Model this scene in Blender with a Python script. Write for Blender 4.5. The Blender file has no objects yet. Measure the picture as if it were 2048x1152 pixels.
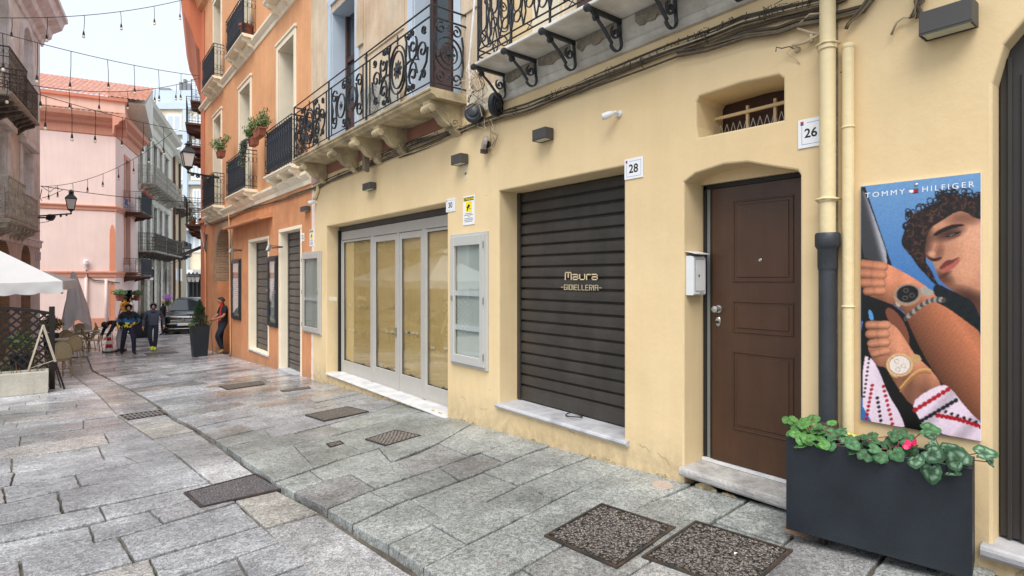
import bpy, math, random
import numpy as np
from mathutils import Vector, Matrix
from mathutils.geometry import tessellate_polygon
R = math.radians
random.seed(7)
SC = bpy.context.scene
COL = SC.collection
# ---------------------------------------------------------------- camera, sky, sun, exposure
EYE = 1.6
FPX, CX, HY = 1120.0, 1024.0, 556.0
YAW = math.atan((CX - 138) / FPX)
SS, CC = math.sin(YAW), math.cos(YAW)
cam_d = bpy.data.cameras.new("camera")
cam = bpy.data.objects.new("camera", cam_d)
COL.objects.link(cam)
cam.location = (0, 0, EYE)
cam.rotation_euler = (R(90), 0, -YAW)
cam_d.sensor_width = 36
cam_d.lens = FPX / 2048 * 36
cam_d.shift_y = -20 / 2048
cam_d.clip_start = 0.05
cam_d.clip_end = 2000
SC.camera = cam
world = bpy.data.worlds.new("World")
SC.world = world
world.use_nodes = True
wn = world.node_tree
bg = wn.nodes["Background"]
sky = wn.nodes.new("ShaderNodeTexSky")
sky.sky_type = 'NISHITA'
sky.sun_disc = False
SUN_EL, SUN_ROT = 56.0, 226.0
sky.sun_elevation = R(SUN_EL)
sky.sun_rotation = R(SUN_ROT)
sky.air_density = 1.0
sky.dust_density = 4.0
cm = wn.nodes.new("ShaderNodeMix")
cm.data_type = 'RGBA'
cm.inputs[0].default_value = 0.72
cm.inputs[7].default_value = (7.9, 8.45, 9.1, 1)      # high even cloud
wn.links.new(sky.outputs[0], cm.inputs[6])
wn.links.new(cm.outputs[2], bg.inputs[0])
bg.inputs[1].default_value = 0.09
sun_d = bpy.data.lights.new("sun", 'SUN')
sun_d.energy = 1.9
sun_d.angle = R(40)
sun_d.color = (1.0, 0.96, 0.9)
sun = bpy.data.objects.new("sun", sun_d)
COL.objects.link(sun)
_az, _el = R(SUN_ROT), R(SUN_EL)
_sd = Vector((math.sin(_az) * math.cos(_el), math.cos(_az) * math.cos(_el), math.sin(_el)))
sun.rotation_euler = (-_sd).to_track_quat('-Z', 'Y').to_euler()
sun.location = (0, 0, 30)
SC.view_settings.view_transform = 'Standard'
SC.view_settings.look = 'None'
SC.view_settings.gamma = 1
SC.view_settings.exposure = 0.78
SC.render.film_transparent = False
SC.cycles.max_bounces = 6
SC.cycles.diffuse_bounces = 4
# ---------------------------------------------------------------- pixel helpers (photo pixel -> place in the world)
def depth_pt(px, py, z):
  lat = (px - CX) / FPX * z
  return Vector((SS * z + CC * lat, CC * z - SS * lat, EYE + (HY - py) / FPX * z))
G0, GK, YF, ZF = -1.535, -0.0465, 23.0, -2.605
def ground_z(x, y, low=0.0):
  z = G0 + GK * y if y < YF else ZF
  if low and y > 8: low *= max(.3, 1 - (y - 8) / 7)
  return EYE + z - low
def ground_pt(px, py, low=0.0):
  t = (px - CX) / FPX
  yc = CC - SS * t
  dz = (HY - py) / FPX
  z = (G0 - low) / (dz - GK * yc)
  if z < 0 or yc * z > YF:
    z = (ZF - low) / dz
  return depth_pt(px, py, z)
class Frame:
  """facade line: O = point, ang = world angle (deg from +Y towards +X) of its direction, side = +1 if the street is to the left of it"""
  def __init__(s, O, ang, side=1):
    a = R(ang)
    s.O = Vector((O[0], O[1])); s.d = Vector((math.sin(a), math.cos(a)))
    s.n = Vector((-s.d.y, s.d.x)) * side
  def p(s, a, o, z):
    q = s.O + s.d * a + s.n * o
    return Vector((q.x, q.y, z))
  def px(s, px, py, o=0.0):
    t = (px - CX) / FPX
    r = Vector((SS + t * CC, CC - t * SS))
    O = s.O + s.n * o
    det = -r.x * s.d.y + r.y * s.d.x
    k = (-O.x * s.d.y + O.y * s.d.x) / det
    q = r * k
    a = (q - O).dot(s.d)
    return a, EYE + (HY - py) / FPX * k
F0 = Frame((3.9, 0), 0)                 # the main right-hand facade
# ---------------------------------------------------------------- materials
def srgb(r, g, b):
  f = lambda c: (c / 255 / 12.92) if c / 255 <= 0.04045 else ((c / 255 + 0.055) / 1.055) ** 2.4
  return (f(r), f(g), f(b))
MATS = {}
def mat(name, col, rough=0.7, metal=0.0, var=0.0, vs=3.0, bump=0.0, bs=60.0, col2=None, fine=0.0, fs=80.0, spec=0.5, detail=5, bump2=0.0, b2s=3.0, streak=0.0, attr=None, trans=0.0, emit=None, rv=0.0, dirt=0.0):
  if name in MATS: return MATS[name]
  m = bpy.data.materials.new(name); m.use_nodes = True
  nt = m.node_tree; N = nt.nodes; L = nt.links
  b = N["Principled BSDF"]
  b.inputs["Roughness"].default_value = rough
  b.inputs["Metallic"].default_value = metal
  b.inputs["Specular IOR Level"].default_value = spec
  if trans: b.inputs["Transmission Weight"].default_value = trans
  tc = N.new("ShaderNodeTexCoord")
  c4 = (*col, 1)
  last = None
  if attr:
    at = N.new("ShaderNodeAttribute"); at.attribute_name = attr; last = at.outputs["Color"]
  def noise(scale, det=detail, rough_=0.6, vec=None):
    n = N.new("ShaderNodeTexNoise"); n.inputs["Scale"].default_value = scale
    n.inputs["Detail"].default_value = det; n.inputs["Roughness"].default_value = rough_
    L.new(vec or tc.outputs["Object"], n.inputs["Vector"]); return n
  def mixc(fac, a, b_, lo=0.35, hi=0.65):
    mr = N.new("ShaderNodeMapRange"); mr.inputs["From Min"].default_value = lo; mr.inputs["From Max"].default_value = hi
    L.new(fac, mr.inputs["Value"])
    mx = N.new("ShaderNodeMix"); mx.data_type = 'RGBA'
    L.new(mr.outputs[0], mx.inputs[0])
    for k, v in ((6, a), (7, b_)):
      if hasattr(v, "is_output"): L.new(v, mx.inputs[k])
      else: mx.inputs[k].default_value = v
    return mx.outputs[2]
  cur = last if last is not None else c4
  def scale_by(v, fac, amt, lo=.3, hi=.7):
    mr = N.new("ShaderNodeMapRange"); mr.inputs["From Min"].default_value = lo; mr.inputs["From Max"].default_value = hi
    mr.inputs["To Min"].default_value = 1 - amt; mr.inputs["To Max"].default_value = 1 + amt
    L.new(fac, mr.inputs["Value"])
    mx = N.new("ShaderNodeMix"); mx.data_type = 'RGBA'; mx.blend_type = 'MULTIPLY'; mx.inputs[0].default_value = 1
    if hasattr(v, "is_output"): L.new(v, mx.inputs[6])
    else: mx.inputs[6].default_value = v
    L.new(mr.outputs[0], mx.inputs[7])
    return mx.outputs[2]
  if col2: cur = mixc(noise(vs * 0.6, 6).outputs[0], cur, (*col2, 1), 0.45, 0.68)
  if var: cur = scale_by(cur, noise(vs).outputs[0], var)
  if streak:
    mp = N.new("ShaderNodeMapping"); mp.inputs["Scale"].default_value = (5, 5, 0.35)
    L.new(tc.outputs["Object"], mp.inputs[0])
    cur = scale_by(cur, noise(1.5, 6, 0.65, mp.outputs[0]).outputs[0], streak)
  if dirt:      # grime splashed on the foot of the wall, following the sloping ground
    ge = N.new("ShaderNodeNewGeometry"); sp = N.new("ShaderNodeSeparateXYZ"); L.new(ge.outputs["Position"], sp.inputs[0])
    m1 = N.new("ShaderNodeMath"); m1.operation = 'MULTIPLY_ADD'; m1.inputs[1].default_value = -GK; m1.inputs[2].default_value = -(G0 + EYE); L.new(sp.outputs[1], m1.inputs[0])
    m2 = N.new("ShaderNodeMath"); m2.operation = 'ADD'; L.new(m1.outputs[0], m2.inputs[0]); L.new(sp.outputs[2], m2.inputs[1])
    m3 = N.new("ShaderNodeMapRange"); m3.inputs[1].default_value = 0; m3.inputs[2].default_value = .42; m3.inputs[3].default_value = 1; m3.inputs[4].default_value = 0; L.new(m2.outputs[0], m3.inputs[0])
    m4 = N.new("ShaderNodeMapRange"); m4.inputs[1].default_value = .35; m4.inputs[2].default_value = .62; m4.inputs[3].default_value = .25; m4.inputs[4].default_value = 1; L.new(noise(9, 6, .7).outputs[0], m4.inputs[0])
    m5 = N.new("ShaderNodeMath"); m5.operation = 'MULTIPLY'; L.new(m3.outputs[0], m5.inputs[0]); L.new(m4.outputs[0], m5.inputs[1])
    m6 = N.new("ShaderNodeMath"); m6.operation = 'MULTIPLY'; m6.inputs[1].default_value = dirt; L.new(m5.outputs[0], m6.inputs[0])
    mx = N.new("ShaderNodeMix"); mx.data_type = 'RGBA'; L.new(m6.outputs[0], mx.inputs[0])
    if hasattr(cur, "is_output"): L.new(cur, mx.inputs[6])
    else: mx.inputs[6].default_value = cur
    mx.inputs[7].default_value = (*srgb(128, 116, 96), 1); cur = mx.outputs[2]
  if fine: cur = scale_by(cur, noise(fs, 3, 0.7).outputs[0], fine)
  if hasattr(cur, "is_output"): L.new(cur, b.inputs["Base Color"])
  else: b.inputs["Base Color"].default_value = cur
  if emit:
    b.inputs["Emission Color"].default_value = (*col, 1); b.inputs["Emission Strength"].default_value = emit
  if rv:
    mr = N.new("ShaderNodeMapRange"); mr.inputs["From Min"].default_value = .35; mr.inputs["From Max"].default_value = .65
    mr.inputs["To Min"].default_value = max(0.05, rough - rv); mr.inputs["To Max"].default_value = min(1, rough + rv)
    L.new(noise(1.7, 4).outputs[0], mr.inputs["Value"]); L.new(mr.outputs[0], b.inputs["Roughness"])
  nrm = None
  for amt, sc in ((bump2, b2s), (bump, bs)):
    if amt:
      bn = N.new("ShaderNodeBump"); bn.inputs["Strength"].default_value = min(1, amt)
      bn.inputs["Distance"].default_value = 0.6 / sc * (1 if amt <= 1 else amt)
      L.new(noise(sc, 4).outputs[0], bn.inputs["Height"])
      if nrm: L.new(nrm, bn.inputs["Normal"])
      nrm = bn.outputs[0]
  if nrm: L.new(nrm, b.inputs["Normal"])
  MATS[name] = m
  return m
M_yellow = mat("yellow plaster", srgb(229, 204, 160), .88, var=.04, vs=1.1, bump=.08, bs=80, bump2=.05, b2s=4, fine=.025, fs=120, streak=.025, col2=srgb(224, 197, 151), dirt=.55)
M_yellow_rv = mat("yellow plaster reveal", srgb(220, 197, 155), .88, var=.06, vs=2, bump=.1, bs=70, fine=.03, fs=90, streak=.04)
M_beigeup = mat("weathered beige plaster", srgb(206, 188, 164), .9, var=.12, vs=1.6, bump=.3, bs=40, streak=.13, col2=srgb(194, 166, 136))
M_orange = mat("orange plaster", srgb(222, 164, 118), .88, var=.07, vs=1.2, bump=.08, bs=60, bump2=.08, b2s=4, streak=.07, fine=.03, col2=srgb(214, 154, 110))
M_orange_low = mat("worn orange plaster", srgb(208, 146, 102), .88, var=.1, vs=2.2, bump=.12, bs=60, streak=.1, col2=srgb(196, 130, 92), dirt=.5)
M_redorange = mat("red orange plaster", srgb(196, 118, 86), .88, var=.06, vs=1.2, bump=.2, bs=50, streak=.06)
M_cream = mat("cream painted stone", srgb(238, 226, 202), .75, var=.05, vs=3, bump=.15, bs=70, streak=.04)
M_greystone = mat("grey white moulding", srgb(206, 202, 192), .85, var=.13, vs=4, bump=.35, bs=40, streak=.1, col2=srgb(176, 170, 158))
M_mortar_old = mat("old crumbling mortar", srgb(140, 132, 118), .95, var=.3, vs=14, bump=.9, bs=30)
M_marble = mat("white marble", srgb(214, 214, 214), .45, var=.1, vs=6, bump=.08, bs=60, col2=srgb(188, 190, 196), fine=.04)
M_greymarble = mat("grey marble sill", srgb(188, 188, 192), .6, var=.1, vs=7, bump=.3, bs=60, col2=srgb(160, 162, 168), fine=.07, fs=90)
M_iron = mat("black wrought iron", srgb(52, 56, 62), .42, .35, var=.2, vs=20, bump=.2, bs=90, spec=.6)
M_iron_rust = mat("worn dark iron", srgb(58, 56, 55), .6, .3, var=.3, vs=14, bump=.3, bs=60, col2=srgb(92, 74, 62))
M_shutter = mat("dark grey shutter steel", srgb(66, 62, 58), .48, .25, var=.2, vs=3, fine=.14, fs=45, bump=.12, bs=80, streak=.12, rv=.12)
M_shutter2 = mat("worn grey shutter steel", srgb(98, 92, 88), .5, .25, var=.18, vs=5, fine=.1, fs=40, bump=.1, bs=80, streak=.12)
M_alu = mat("grey aluminium frame", srgb(188, 185, 178), .42, .15, var=.04, vs=4, fine=.02)
M_alu_dk = mat("grey metal", srgb(140, 142, 142), .4, .5, var=.06)
M_lamp = mat("anthracite lamp", srgb(74, 73, 72), .55, .1, var=.05, fine=.03)
M_lampglass = mat("lamp glass", srgb(190, 195, 180), .25, spec=.6)
M_white = mat("white enamel", srgb(238, 240, 242), .35, var=.015)
M_whitebox = mat("white painted steel", srgb(222, 224, 226), .4, var=.03, vs=10)
M_black = mat("black", srgb(24, 24, 25), .6)
M_dark = mat("dark void", srgb(20, 19, 18), .9)
M_blueline = mat("blue print", srgb(90, 120, 190), .5)
M_red = mat("red print", srgb(190, 30, 50), .5)
M_yellowsign = mat("yellow print", srgb(250, 225, 30), .5)
M_textgold = mat("pale gold lettering", srgb(226, 206, 168), .5)
M_pipe = mat("cream painted pipe", srgb(226, 208, 164), .5, var=.05, vs=5, bump=.15, bs=25)
M_pipeblk = mat("black cast pipe", srgb(58, 62, 68), .45, .2, var=.2, vs=7, bump=.2, bs=60, streak=.15, fine=.08)
M_cable = mat("old cables", srgb(122, 108, 86), .85, var=.25, vs=14, bump=.6, bs=70, fine=.15)
M_cable_dk = mat("dark cables", srgb(76, 68, 58), .8, var=.25, vs=14)
M_cable_lt = mat("light cable", srgb(192, 176, 146), .7)
M_planter = mat("anthracite planter", srgb(28, 35, 43), .5, var=.2, vs=4, bump=.08, bs=60, fine=.14, fs=110, spec=.5, rv=.1)
M_soil = mat("soil", srgb(60, 46, 36), .95, var=.3, vs=20, bump=.8, bs=50)
M_pink = mat("pink plaster", srgb(243, 218, 210), .9, var=.04, vs=1.0, bump=.15, bs=40, streak=.04)
M_salmon = mat("salmon plaster", srgb(224, 190, 172), .9, var=.05, vs=1.0, streak=.05)
M_terra = mat("terracotta trim", srgb(218, 154, 130), .85, var=.06, vs=2, streak=.05)
M_tile = mat("terracotta roof tile", srgb(196, 144, 124), .85, var=.2, vs=6, col2=srgb(176, 110, 88), bump=.3, bs=30)
M_whitewall = mat("off white plaster", srgb(222, 222, 212), .9, var=.07, vs=1.4, streak=.1, bump=.2, bs=30)
M_rough = mat("rough grey stone wall", srgb(150, 142, 128), .95, var=.25, vs=2.5, streak=.15, bump=.6, bs=14, col2=srgb(112, 104, 94))
M_oldwall = mat("stained old plaster", srgb(226, 226, 221), .95, var=.14, vs=1.3, streak=.16, bump=.4, bs=12, col2=srgb(194, 190, 180))
M_oldwhite = mat("peeling white paint", srgb(228, 230, 234), .85, var=.12, vs=3, bump=.3, bs=20, streak=.12, col2=srgb(204, 202, 198))
M_oldpink = mat("stained pink plaster", srgb(210, 200, 198), .95, var=.14, vs=1.3, streak=.15, bump=.3, bs=14)
M_green = mat("dark green shutter", srgb(60, 84, 82), .6, var=.1, vs=5)
M_blueshade = mat("pale blue paint", srgb(186, 200, 214), .7, var=.05, vs=2)
M_modern = mat("cream panels", srgb(222, 208, 182), .8, var=.1, vs=.5, bump=.3, bs=3)
M_modernblue = mat("pale blue cladding", srgb(196, 210, 224), .6, var=.05, vs=.5)
M_door = mat("brown wood door", srgb(72, 47, 30), .4, var=.12, vs=3, streak=.16, bump=.08, bs=60, fine=.05, spec=.45)
M_brownwood = mat("dark brown wood", srgb(74, 48, 42), .55, var=.15, vs=3, streak=.15)
M_brick = None
M_brass = mat("brushed steel hardware", srgb(190, 188, 184), .28, .9)
M_canvas = mat("white canvas", srgb(226, 227, 228), .85, var=.04, vs=2)
M_greycanvas = mat("folded grey canvas", srgb(222, 224, 228), .85, var=.06, vs=3)
M_concrete = mat("concrete planter", srgb(176, 172, 160), .9, var=.16, vs=3, bump=.4, bs=30, streak=.12, fine=.06)
M_trellis = mat("black brown trellis", srgb(28, 22, 20), .8)
M_wicker = mat("wicker", srgb(184, 168, 136), .8, var=.15, vs=30, bump=.6, bs=90)
M_wickerframe = mat("bamboo coloured frame", srgb(146, 134, 98), .6, var=.15, vs=10)
M_paper = mat("brown wrapping paper", srgb(226, 192, 130), .72, var=.03, vs=1.0, bump=.08, bs=12, bump2=.22, b2s=2.2, fine=.02)
M_tape = mat("pale tape", srgb(236, 228, 206), .6)
M_leaf = mat("green leaves", (0.055, 0.12, 0.03), .5, var=.45, vs=18, spec=.4)
M_leaf2 = mat("pale green leaves", (0.12, 0.2, 0.06), .5, var=.4, vs=18)
M_conifer = mat("conifer foliage", (0.03, 0.075, 0.03), .7, var=.5, vs=14)
M_conifer_br = mat("brown conifer foliage", (0.09, 0.055, 0.03), .8, var=.4, vs=14)
M_lavender = mat("grey green foliage", (0.075, 0.105, 0.075), .8, var=.35, vs=14)
M_stem = mat("stems", srgb(132, 76, 70), .6)
M_pinkflower = mat("pink petals", srgb(222, 30, 96), .5, var=.15, vs=40)
M_purple = mat("purple flowers", srgb(160, 110, 180), .6)
M_potclay = mat("terracotta pot", srgb(150, 88, 66), .8, var=.12, vs=9)
M_skin = mat("skin", srgb(206, 156, 128), .55, var=.05, vs=30)
M_skin2 = mat("tanned skin", srgb(178, 124, 98), .55, var=.05, vs=30)
M_tyre = mat("tyre rubber", srgb(30, 30, 31), .85)
M_bulb = mat("bulb glass", srgb(244, 232, 214), .12, spec=.7)
M_frost = mat("frosted lantern glass", srgb(214, 212, 208), .35, spec=.5)
M_socket = mat("black bulb socket", srgb(34, 36, 38), .5)
def glass_mat(name, tint, mixf=.06, rough=.03):
  """clear window glass that lets light straight through and mirrors the street at its surface"""
  m = bpy.data.materials.new(name); m.use_nodes = True
  nt = m.node_tree; N = nt.nodes; L = nt.links
  N.remove(N["Principled BSDF"])
  tr = N.new("ShaderNodeBsdfTransparent"); tr.inputs[0].default_value = (*tint, 1)
  gl = N.new("ShaderNodeBsdfGlossy"); gl.inputs["Roughness"].default_value = rough
  lw = N.new("ShaderNodeLayerWeight"); lw.inputs[0].default_value = .5
  fr = N.new("ShaderNodeMath"); fr.operation = 'POWER'; fr.inputs[1].default_value = 4.5; L.new(lw.outputs["Facing"], fr.inputs[0])
  ad = N.new("ShaderNodeMath"); ad.operation = 'MULTIPLY_ADD'; ad.inputs[1].default_value = 1.0; ad.inputs[2].default_value = mixf
  ad.use_clamp = True
  L.new(fr.outputs[0], ad.inputs[0])
  mx = N.new("ShaderNodeMixShader")
  L.new(ad.outputs[0], mx.inputs[0]); L.new(tr.outputs[0], mx.inputs[1]); L.new(gl.outputs[0], mx.inputs[2])
  L.new(mx.outputs[0], N["Material Output"].inputs[0])
  return m
M_glass = glass_mat("window glass", (.96, .98, .97), .14)
M_darkglass = mat("dark window glass", srgb(50, 58, 64), .08, spec=.9)
M_skyglass = mat("reflecting window glass", srgb(120, 132, 142), .12, spec=.9)
def canvas_light(m, amt=.4):
  nt = m.node_tree; N = nt.nodes; L = nt.links; b = N["Principled BSDF"]; tr = N.new("ShaderNodeBsdfTranslucent"); tr.inputs[0].default_value = (.8, .8, .8, 1)
  mx = N.new("ShaderNodeMixShader"); mx.inputs[0].default_value = amt; L.new(b.outputs[0], mx.inputs[1]); L.new(tr.outputs[0], mx.inputs[2]); L.new(mx.outputs[0], N["Material Output"].inputs[0])
canvas_light(M_canvas); canvas_light(M_greycanvas, .25)
def brick_mat():
  m = bpy.data.materials.new("thin old bricks"); m.use_nodes = True
  nt = m.node_tree; N = nt.nodes; L = nt.links; b = N["Principled BSDF"]
  tc = N.new("ShaderNodeTexCoord"); mp = N.new("ShaderNodeMapping")
  cx = N.new("ShaderNodeSeparateXYZ"); cb = N.new("ShaderNodeCombineXYZ"); ad = N.new("ShaderNodeMath")
  L.new(tc.outputs["Object"], cx.inputs[0]); L.new(cx.outputs[0], ad.inputs[0]); L.new(cx.outputs[1], ad.inputs[1])
  L.new(ad.outputs[0], cb.inputs[0]); L.new(cx.outputs[2], cb.inputs[1])
  br = N.new("ShaderNodeTexBrick"); L.new(cb.outputs[0], br.inputs[0])
  br.inputs["Color1"].default_value = (*srgb(178, 140, 108), 1); br.inputs["Color2"].default_value = (*srgb(146, 108, 84), 1)
  br.inputs["Mortar"].default_value = (*srgb(176, 162, 140), 1)
  br.inputs["Scale"].default_value = 1; br.inputs["Brick Width"].default_value = .26; br.inputs["Row Height"].default_value = .055; br.inputs["Mortar Size"].default_value = .008
  L.new(br.outputs[0], b.inputs["Base Color"]); b.inputs["Roughness"].default_value = .95
  bn = N.new("ShaderNodeBump"); bn.inputs["Strength"].default_value = .8; bn.inputs["Distance"].default_value = .01; bn.invert = True
  L.new(br.outputs[1], bn.inputs["Height"]); L.new(bn.outputs[0], b.inputs["Normal"])
  return m
M_brick = brick_mat()
# ---------------------------------------------------------------- mesh builder
class MB:
  def __init__(s): s.v = []; s.f = []; s.m = []; s.col = None
  def poly(s, pts, m=0):
    i = len(s.v); s.v += [tuple(p) for p in pts]; s.f.append(list(range(i, i + len(pts)))); s.m.append(m)
  def raw(s, verts, faces, m=0):
    i = len(s.v); s.v += [tuple(p) for p in verts]
    for f in faces: s.f.append([i + k for k in f]); s.m.append(m)
  def box8(s, c, m=0):
    s.raw(c, [(0, 1, 2, 3), (4, 7, 6, 5), (0, 4, 5, 1), (1, 5, 6, 2), (2, 6, 7, 3), (3, 7, 4, 0)], m)
  def box(s, x0, x1, y0, y1, z0, z1, m=0):
    s.box8([(x0, y0, z0), (x1, y0, z0), (x1, y1, z0), (x0, y1, z0), (x0, y0, z1), (x1, y0, z1), (x1, y1, z1), (x0, y1, z1)], m)
  def fbox(s, F, a0, a1, o0, o1, z0, z1, m=0):
    P = F.p
    s.box8([P(a0, o0, z0), P(a1, o0, z0), P(a1, o1, z0), P(a0, o1, z0), P(a0, o0, z1), P(a1, o0, z1), P(a1, o1, z1), P(a0, o1, z1)], m)
  def rbox(s, F, a0, a1, o0, o1, z0, z1, b=.006, m=0):
    """box with small chamfers: swept from 3 nested outlines"""
    P = F.p
    rings = []
    for (o, i) in ((o0, b), (o0 + (b if o1 > o0 else -b), 0), (o1 - (b if o1 > o0 else -b), 0), (o1, b)):
      rings.append([P(a0 + i, o, z0 + i), P(a1 - i, o, z0 + i), P(a1 - i, o, z1 - i), P(a0 + i, o, z1 - i)])
    s.loft(rings, True, m)
  def loft(s, rings, caps=True, m=0, closed=True):
    n = len(rings[0]); i = len(s.v)
    for r in rings: s.v += [tuple(p) for p in r]
    for k in range(len(rings) - 1):
      for j in range(n if closed else n - 1):
        a = i + k * n + j; b = i + k * n + (j + 1) % n
        s.f.append([a, b, b + n, a + n]); s.m.append(m)
    if caps:
      s.f.append([i + j for j in range(n)][::-1]); s.m.append(m)
      k = i + (len(rings) - 1) * n
      s.f.append([k + j for j in range(n)]); s.m.append(m)
  def tube(s, pts, r, n=6, m=0, flat=None, closed=False, up=None):
    """swept tube; r number or list; flat=(w,h) gives a flat bar, w across 'up'"""
    pts = [Vector(p) for p in pts]
    if len(pts) < 2: return
    rings = []; prev = None
    for i, p in enumerate(pts):
      if closed: t = pts[(i + 1) % len(pts)] - pts[i - 1]
      else: t = pts[min(i + 1, len(pts) - 1)] - pts[max(i - 1, 0)]
      if t.length < 1e-9: t = Vector((0, 0, 1))
      t.normalize()
      if up is not None: ref = Vector(up)
      elif prev is not None: ref = prev
      else: ref = Vector((0, 0, 1)) if abs(t.z) < .9 else Vector((1, 0, 0))
      u = (ref - t * ref.dot(t))
      if u.length < 1e-6: u = t.orthogonal()
      u.normalize(); w = t.cross(u); prev = u
      rr = r[i] if isinstance(r, (list, tuple)) else r
      if flat:
        a, b = flat[0] / 2, flat[1] / 2
        rings.append([p + u * a + w * b, p - u * a + w * b, p - u * a - w * b, p + u * a - w * b])
      else:
        rings.append([p + (u * math.cos(2 * math.pi * j / n) + w * math.sin(2 * math.pi * j / n)) * rr for j in range(n)])
    if closed: rings.append(rings[0])
    s.loft(rings, not closed, m)
  def lathe(s, prof, c, n=16, m=0, axis=None):
    """prof: list of (r, h); c centre; axis direction (default z)"""
    c = Vector(c); ax = Vector(axis).normalized() if axis else Vector((0, 0, 1))
    u = ax.orthogonal().normalized(); w = ax.cross(u)
    if not axis: u, w = Vector((1, 0, 0)), Vector((0, 1, 0))
    s.loft([[c + ax * h + (u * math.cos(2 * math.pi * j / n) + w * math.sin(2 * math.pi * j / n)) * max(r, 1e-4) for j in range(n)] for r, h in prof], True, m)
  def sphere(s, c, r, n=8, m=0, sc=(1, 1, 1)):
    c = Vector(c); rings = []
    for k in range(n // 2 + 1):
      th = math.pi * k / (n // 2); rr = max(math.sin(th), .01)
      rings.append([c + Vector((math.cos(2 * math.pi * j / n) * rr * r * sc[0], math.sin(2 * math.pi * j / n) * rr * r * sc[1], -math.cos(th) * r * sc[2])) for j in range(n)])
    s.loft(rings, True, m)
  def prism(s, pts2, fn, d0, d1, m=0):
    """outline pts2 [(a,b)] extruded from d0 to d1; fn(a,b,d)->world"""
    n = len(pts2)
    A = [fn(a, b, d0) for a, b in pts2]; B = [fn(a, b, d1) for a, b in pts2]
    i = len(s.v); s.v += [tuple(p) for p in A + B]
    for j in range(n): s.f.append([i + j, i + (j + 1) % n, i + n + (j + 1) % n, i + n + j]); s.m.append(m)
    tris = tessellate_polygon([[Vector((a, b, 0)) for a, b in pts2]])
    for t in tris:
      s.f.append([i + k for k in t]); s.m.append(m)
      s.f.append([i + n + k for k in t][::-1]); s.m.append(m)
  def build(s, name, mats, parent=None, loc=None, smooth=False, angle=None, label=None, cat=None, group=None, kind=None):
    if not isinstance(mats, (list, tuple)): mats = [mats]
    o = Vector((0, 0, 0))
    if parent is not None:
      p = parent
      while p is not None: o = o + p.location; p = p.parent
    else: o = Vector(loc) if loc is not None else Vector((0, 0, 0))
    me = bpy.data.meshes.new(name)
    me.from_pydata([(a - o.x, b - o.y, c - o.z) for a, b, c in s.v], [], s.f)
    for k in mats: me.materials.append(k)
    me.polygons.foreach_set("material_index", s.m)
    if smooth: me.polygons.foreach_set("use_smooth", [True] * len(s.f))
    if s.col is not None:
      ca = me.color_attributes.new("tint", 'FLOAT_COLOR', 'POINT')
      ca.data.foreach_set("color", np.array(s.col, dtype=np.float32).ravel())
    me.update()
    if smooth and angle:
      me.shade_smooth() if hasattr(me, "shade_smooth") else None
      try: me.set_sharp_from_angle(angle=R(angle))
      except Exception: pass
    ob = bpy.data.objects.new(name, me); COL.objects.link(ob)
    if parent is not None: ob.parent = parent
    else: ob.location = o
    tag(ob, label, cat, group, kind)
    return ob
def tag(ob, label=None, cat=None, group=None, kind=None):
  if label: ob["label"] = label
  if cat: ob["category"] = cat
  if group: ob["group"] = group
  if kind: ob["kind"] = kind
  return ob
def root(name, loc, label, cat, group=None, rz=0):
  e = bpy.data.objects.new(name, None); COL.objects.link(e); e.location = loc; e.rotation_euler = (0, 0, rz)
  e.empty_display_size = .2
  return tag(e, label, cat, group)
def copy_tree(o, parent=None, loc=None, rz=None, label=None):
  c = o.copy(); COL.objects.link(c)
  if parent is not None: c.parent = parent
  else: c.parent = None
  if loc is not None: c.location = loc
  if rz is not None: c.rotation_euler = (0, 0, rz)
  if label: c["label"] = label
  for ch in list(o.children):
    copy_tree(ch, c)
  return c
def rect(a0, a1, z0, z1): return [(a0, z0), (a1, z0), (a1, z1), (a0, z1)]
def arch(a0, a1, z0, zs, zt, n=12):
  """rectangle with an arched top: springing zs, crown zt"""
  c = (a0 + a1) / 2; w = (a1 - a0) / 2; h = zt - zs
  return [(a0, z0), (a1, z0)] + [(c + w * math.cos(math.pi * k / n), zs + h * math.sin(math.pi * k / n)) for k in range(n + 1)]
def expand(loop, e):
  n = len(loop); out = []
  area = sum(loop[i][0] * loop[(i + 1) % n][1] - loop[(i + 1) % n][0] * loop[i][1] for i in range(n))
  sg = 1 if area > 0 else -1
  for i in range(n):
    p0, p1, p2 = loop[i - 1], loop[i], loop[(i + 1) % n]
    n1 = Vector((p1[1] - p0[1], -(p1[0] - p0[0]))) * sg; n2 = Vector((p2[1] - p1[1], -(p2[0] - p1[0]))) * sg
    n1.normalize(); n2.normalize(); b = n1 + n2
    k = e / max(.3, (1 + n1.dot(n2)) / 2) / 2
    out.append((p1[0] + b.x * k, p1[1] + b.y * k))
  return out
def wall(mb, F, outline, holes, m=0, o=0.0, mr=None, ch=.012):
  """front face with holes; holes = [(loop, depth)] or [(loop, depth, material)]"""
  loops = [[Vector((a, z, 0)) for a, z in outline]]; ex = []
  for h in holes:
    e = expand(h[0], ch); ex.append(e); loops.append([Vector((a, z, 0)) for a, z in e])
  pts = [p for l in loops for p in l]
  tris = tessellate_polygon(loops)
  mb.raw([F.p(p.x, o, p.y) for p in pts], tris, m)
  for h, e in zip(holes, ex):
    lp, dep = h[0], h[1]; mm = h[2] if len(h) > 2 else (m if mr is None else mr)
    n = len(lp)
    mid = expand(lp, ch * .3)
    rings = [[F.p(a, o, z) for a, z in e], [F.p(a, o - ch * .3, z) for a, z in mid], [F.p(a, o - ch, z) for a, z in lp], [F.p(a, o - dep, z) for a, z in lp]]
    mb.loft(rings, False, mm)
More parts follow.
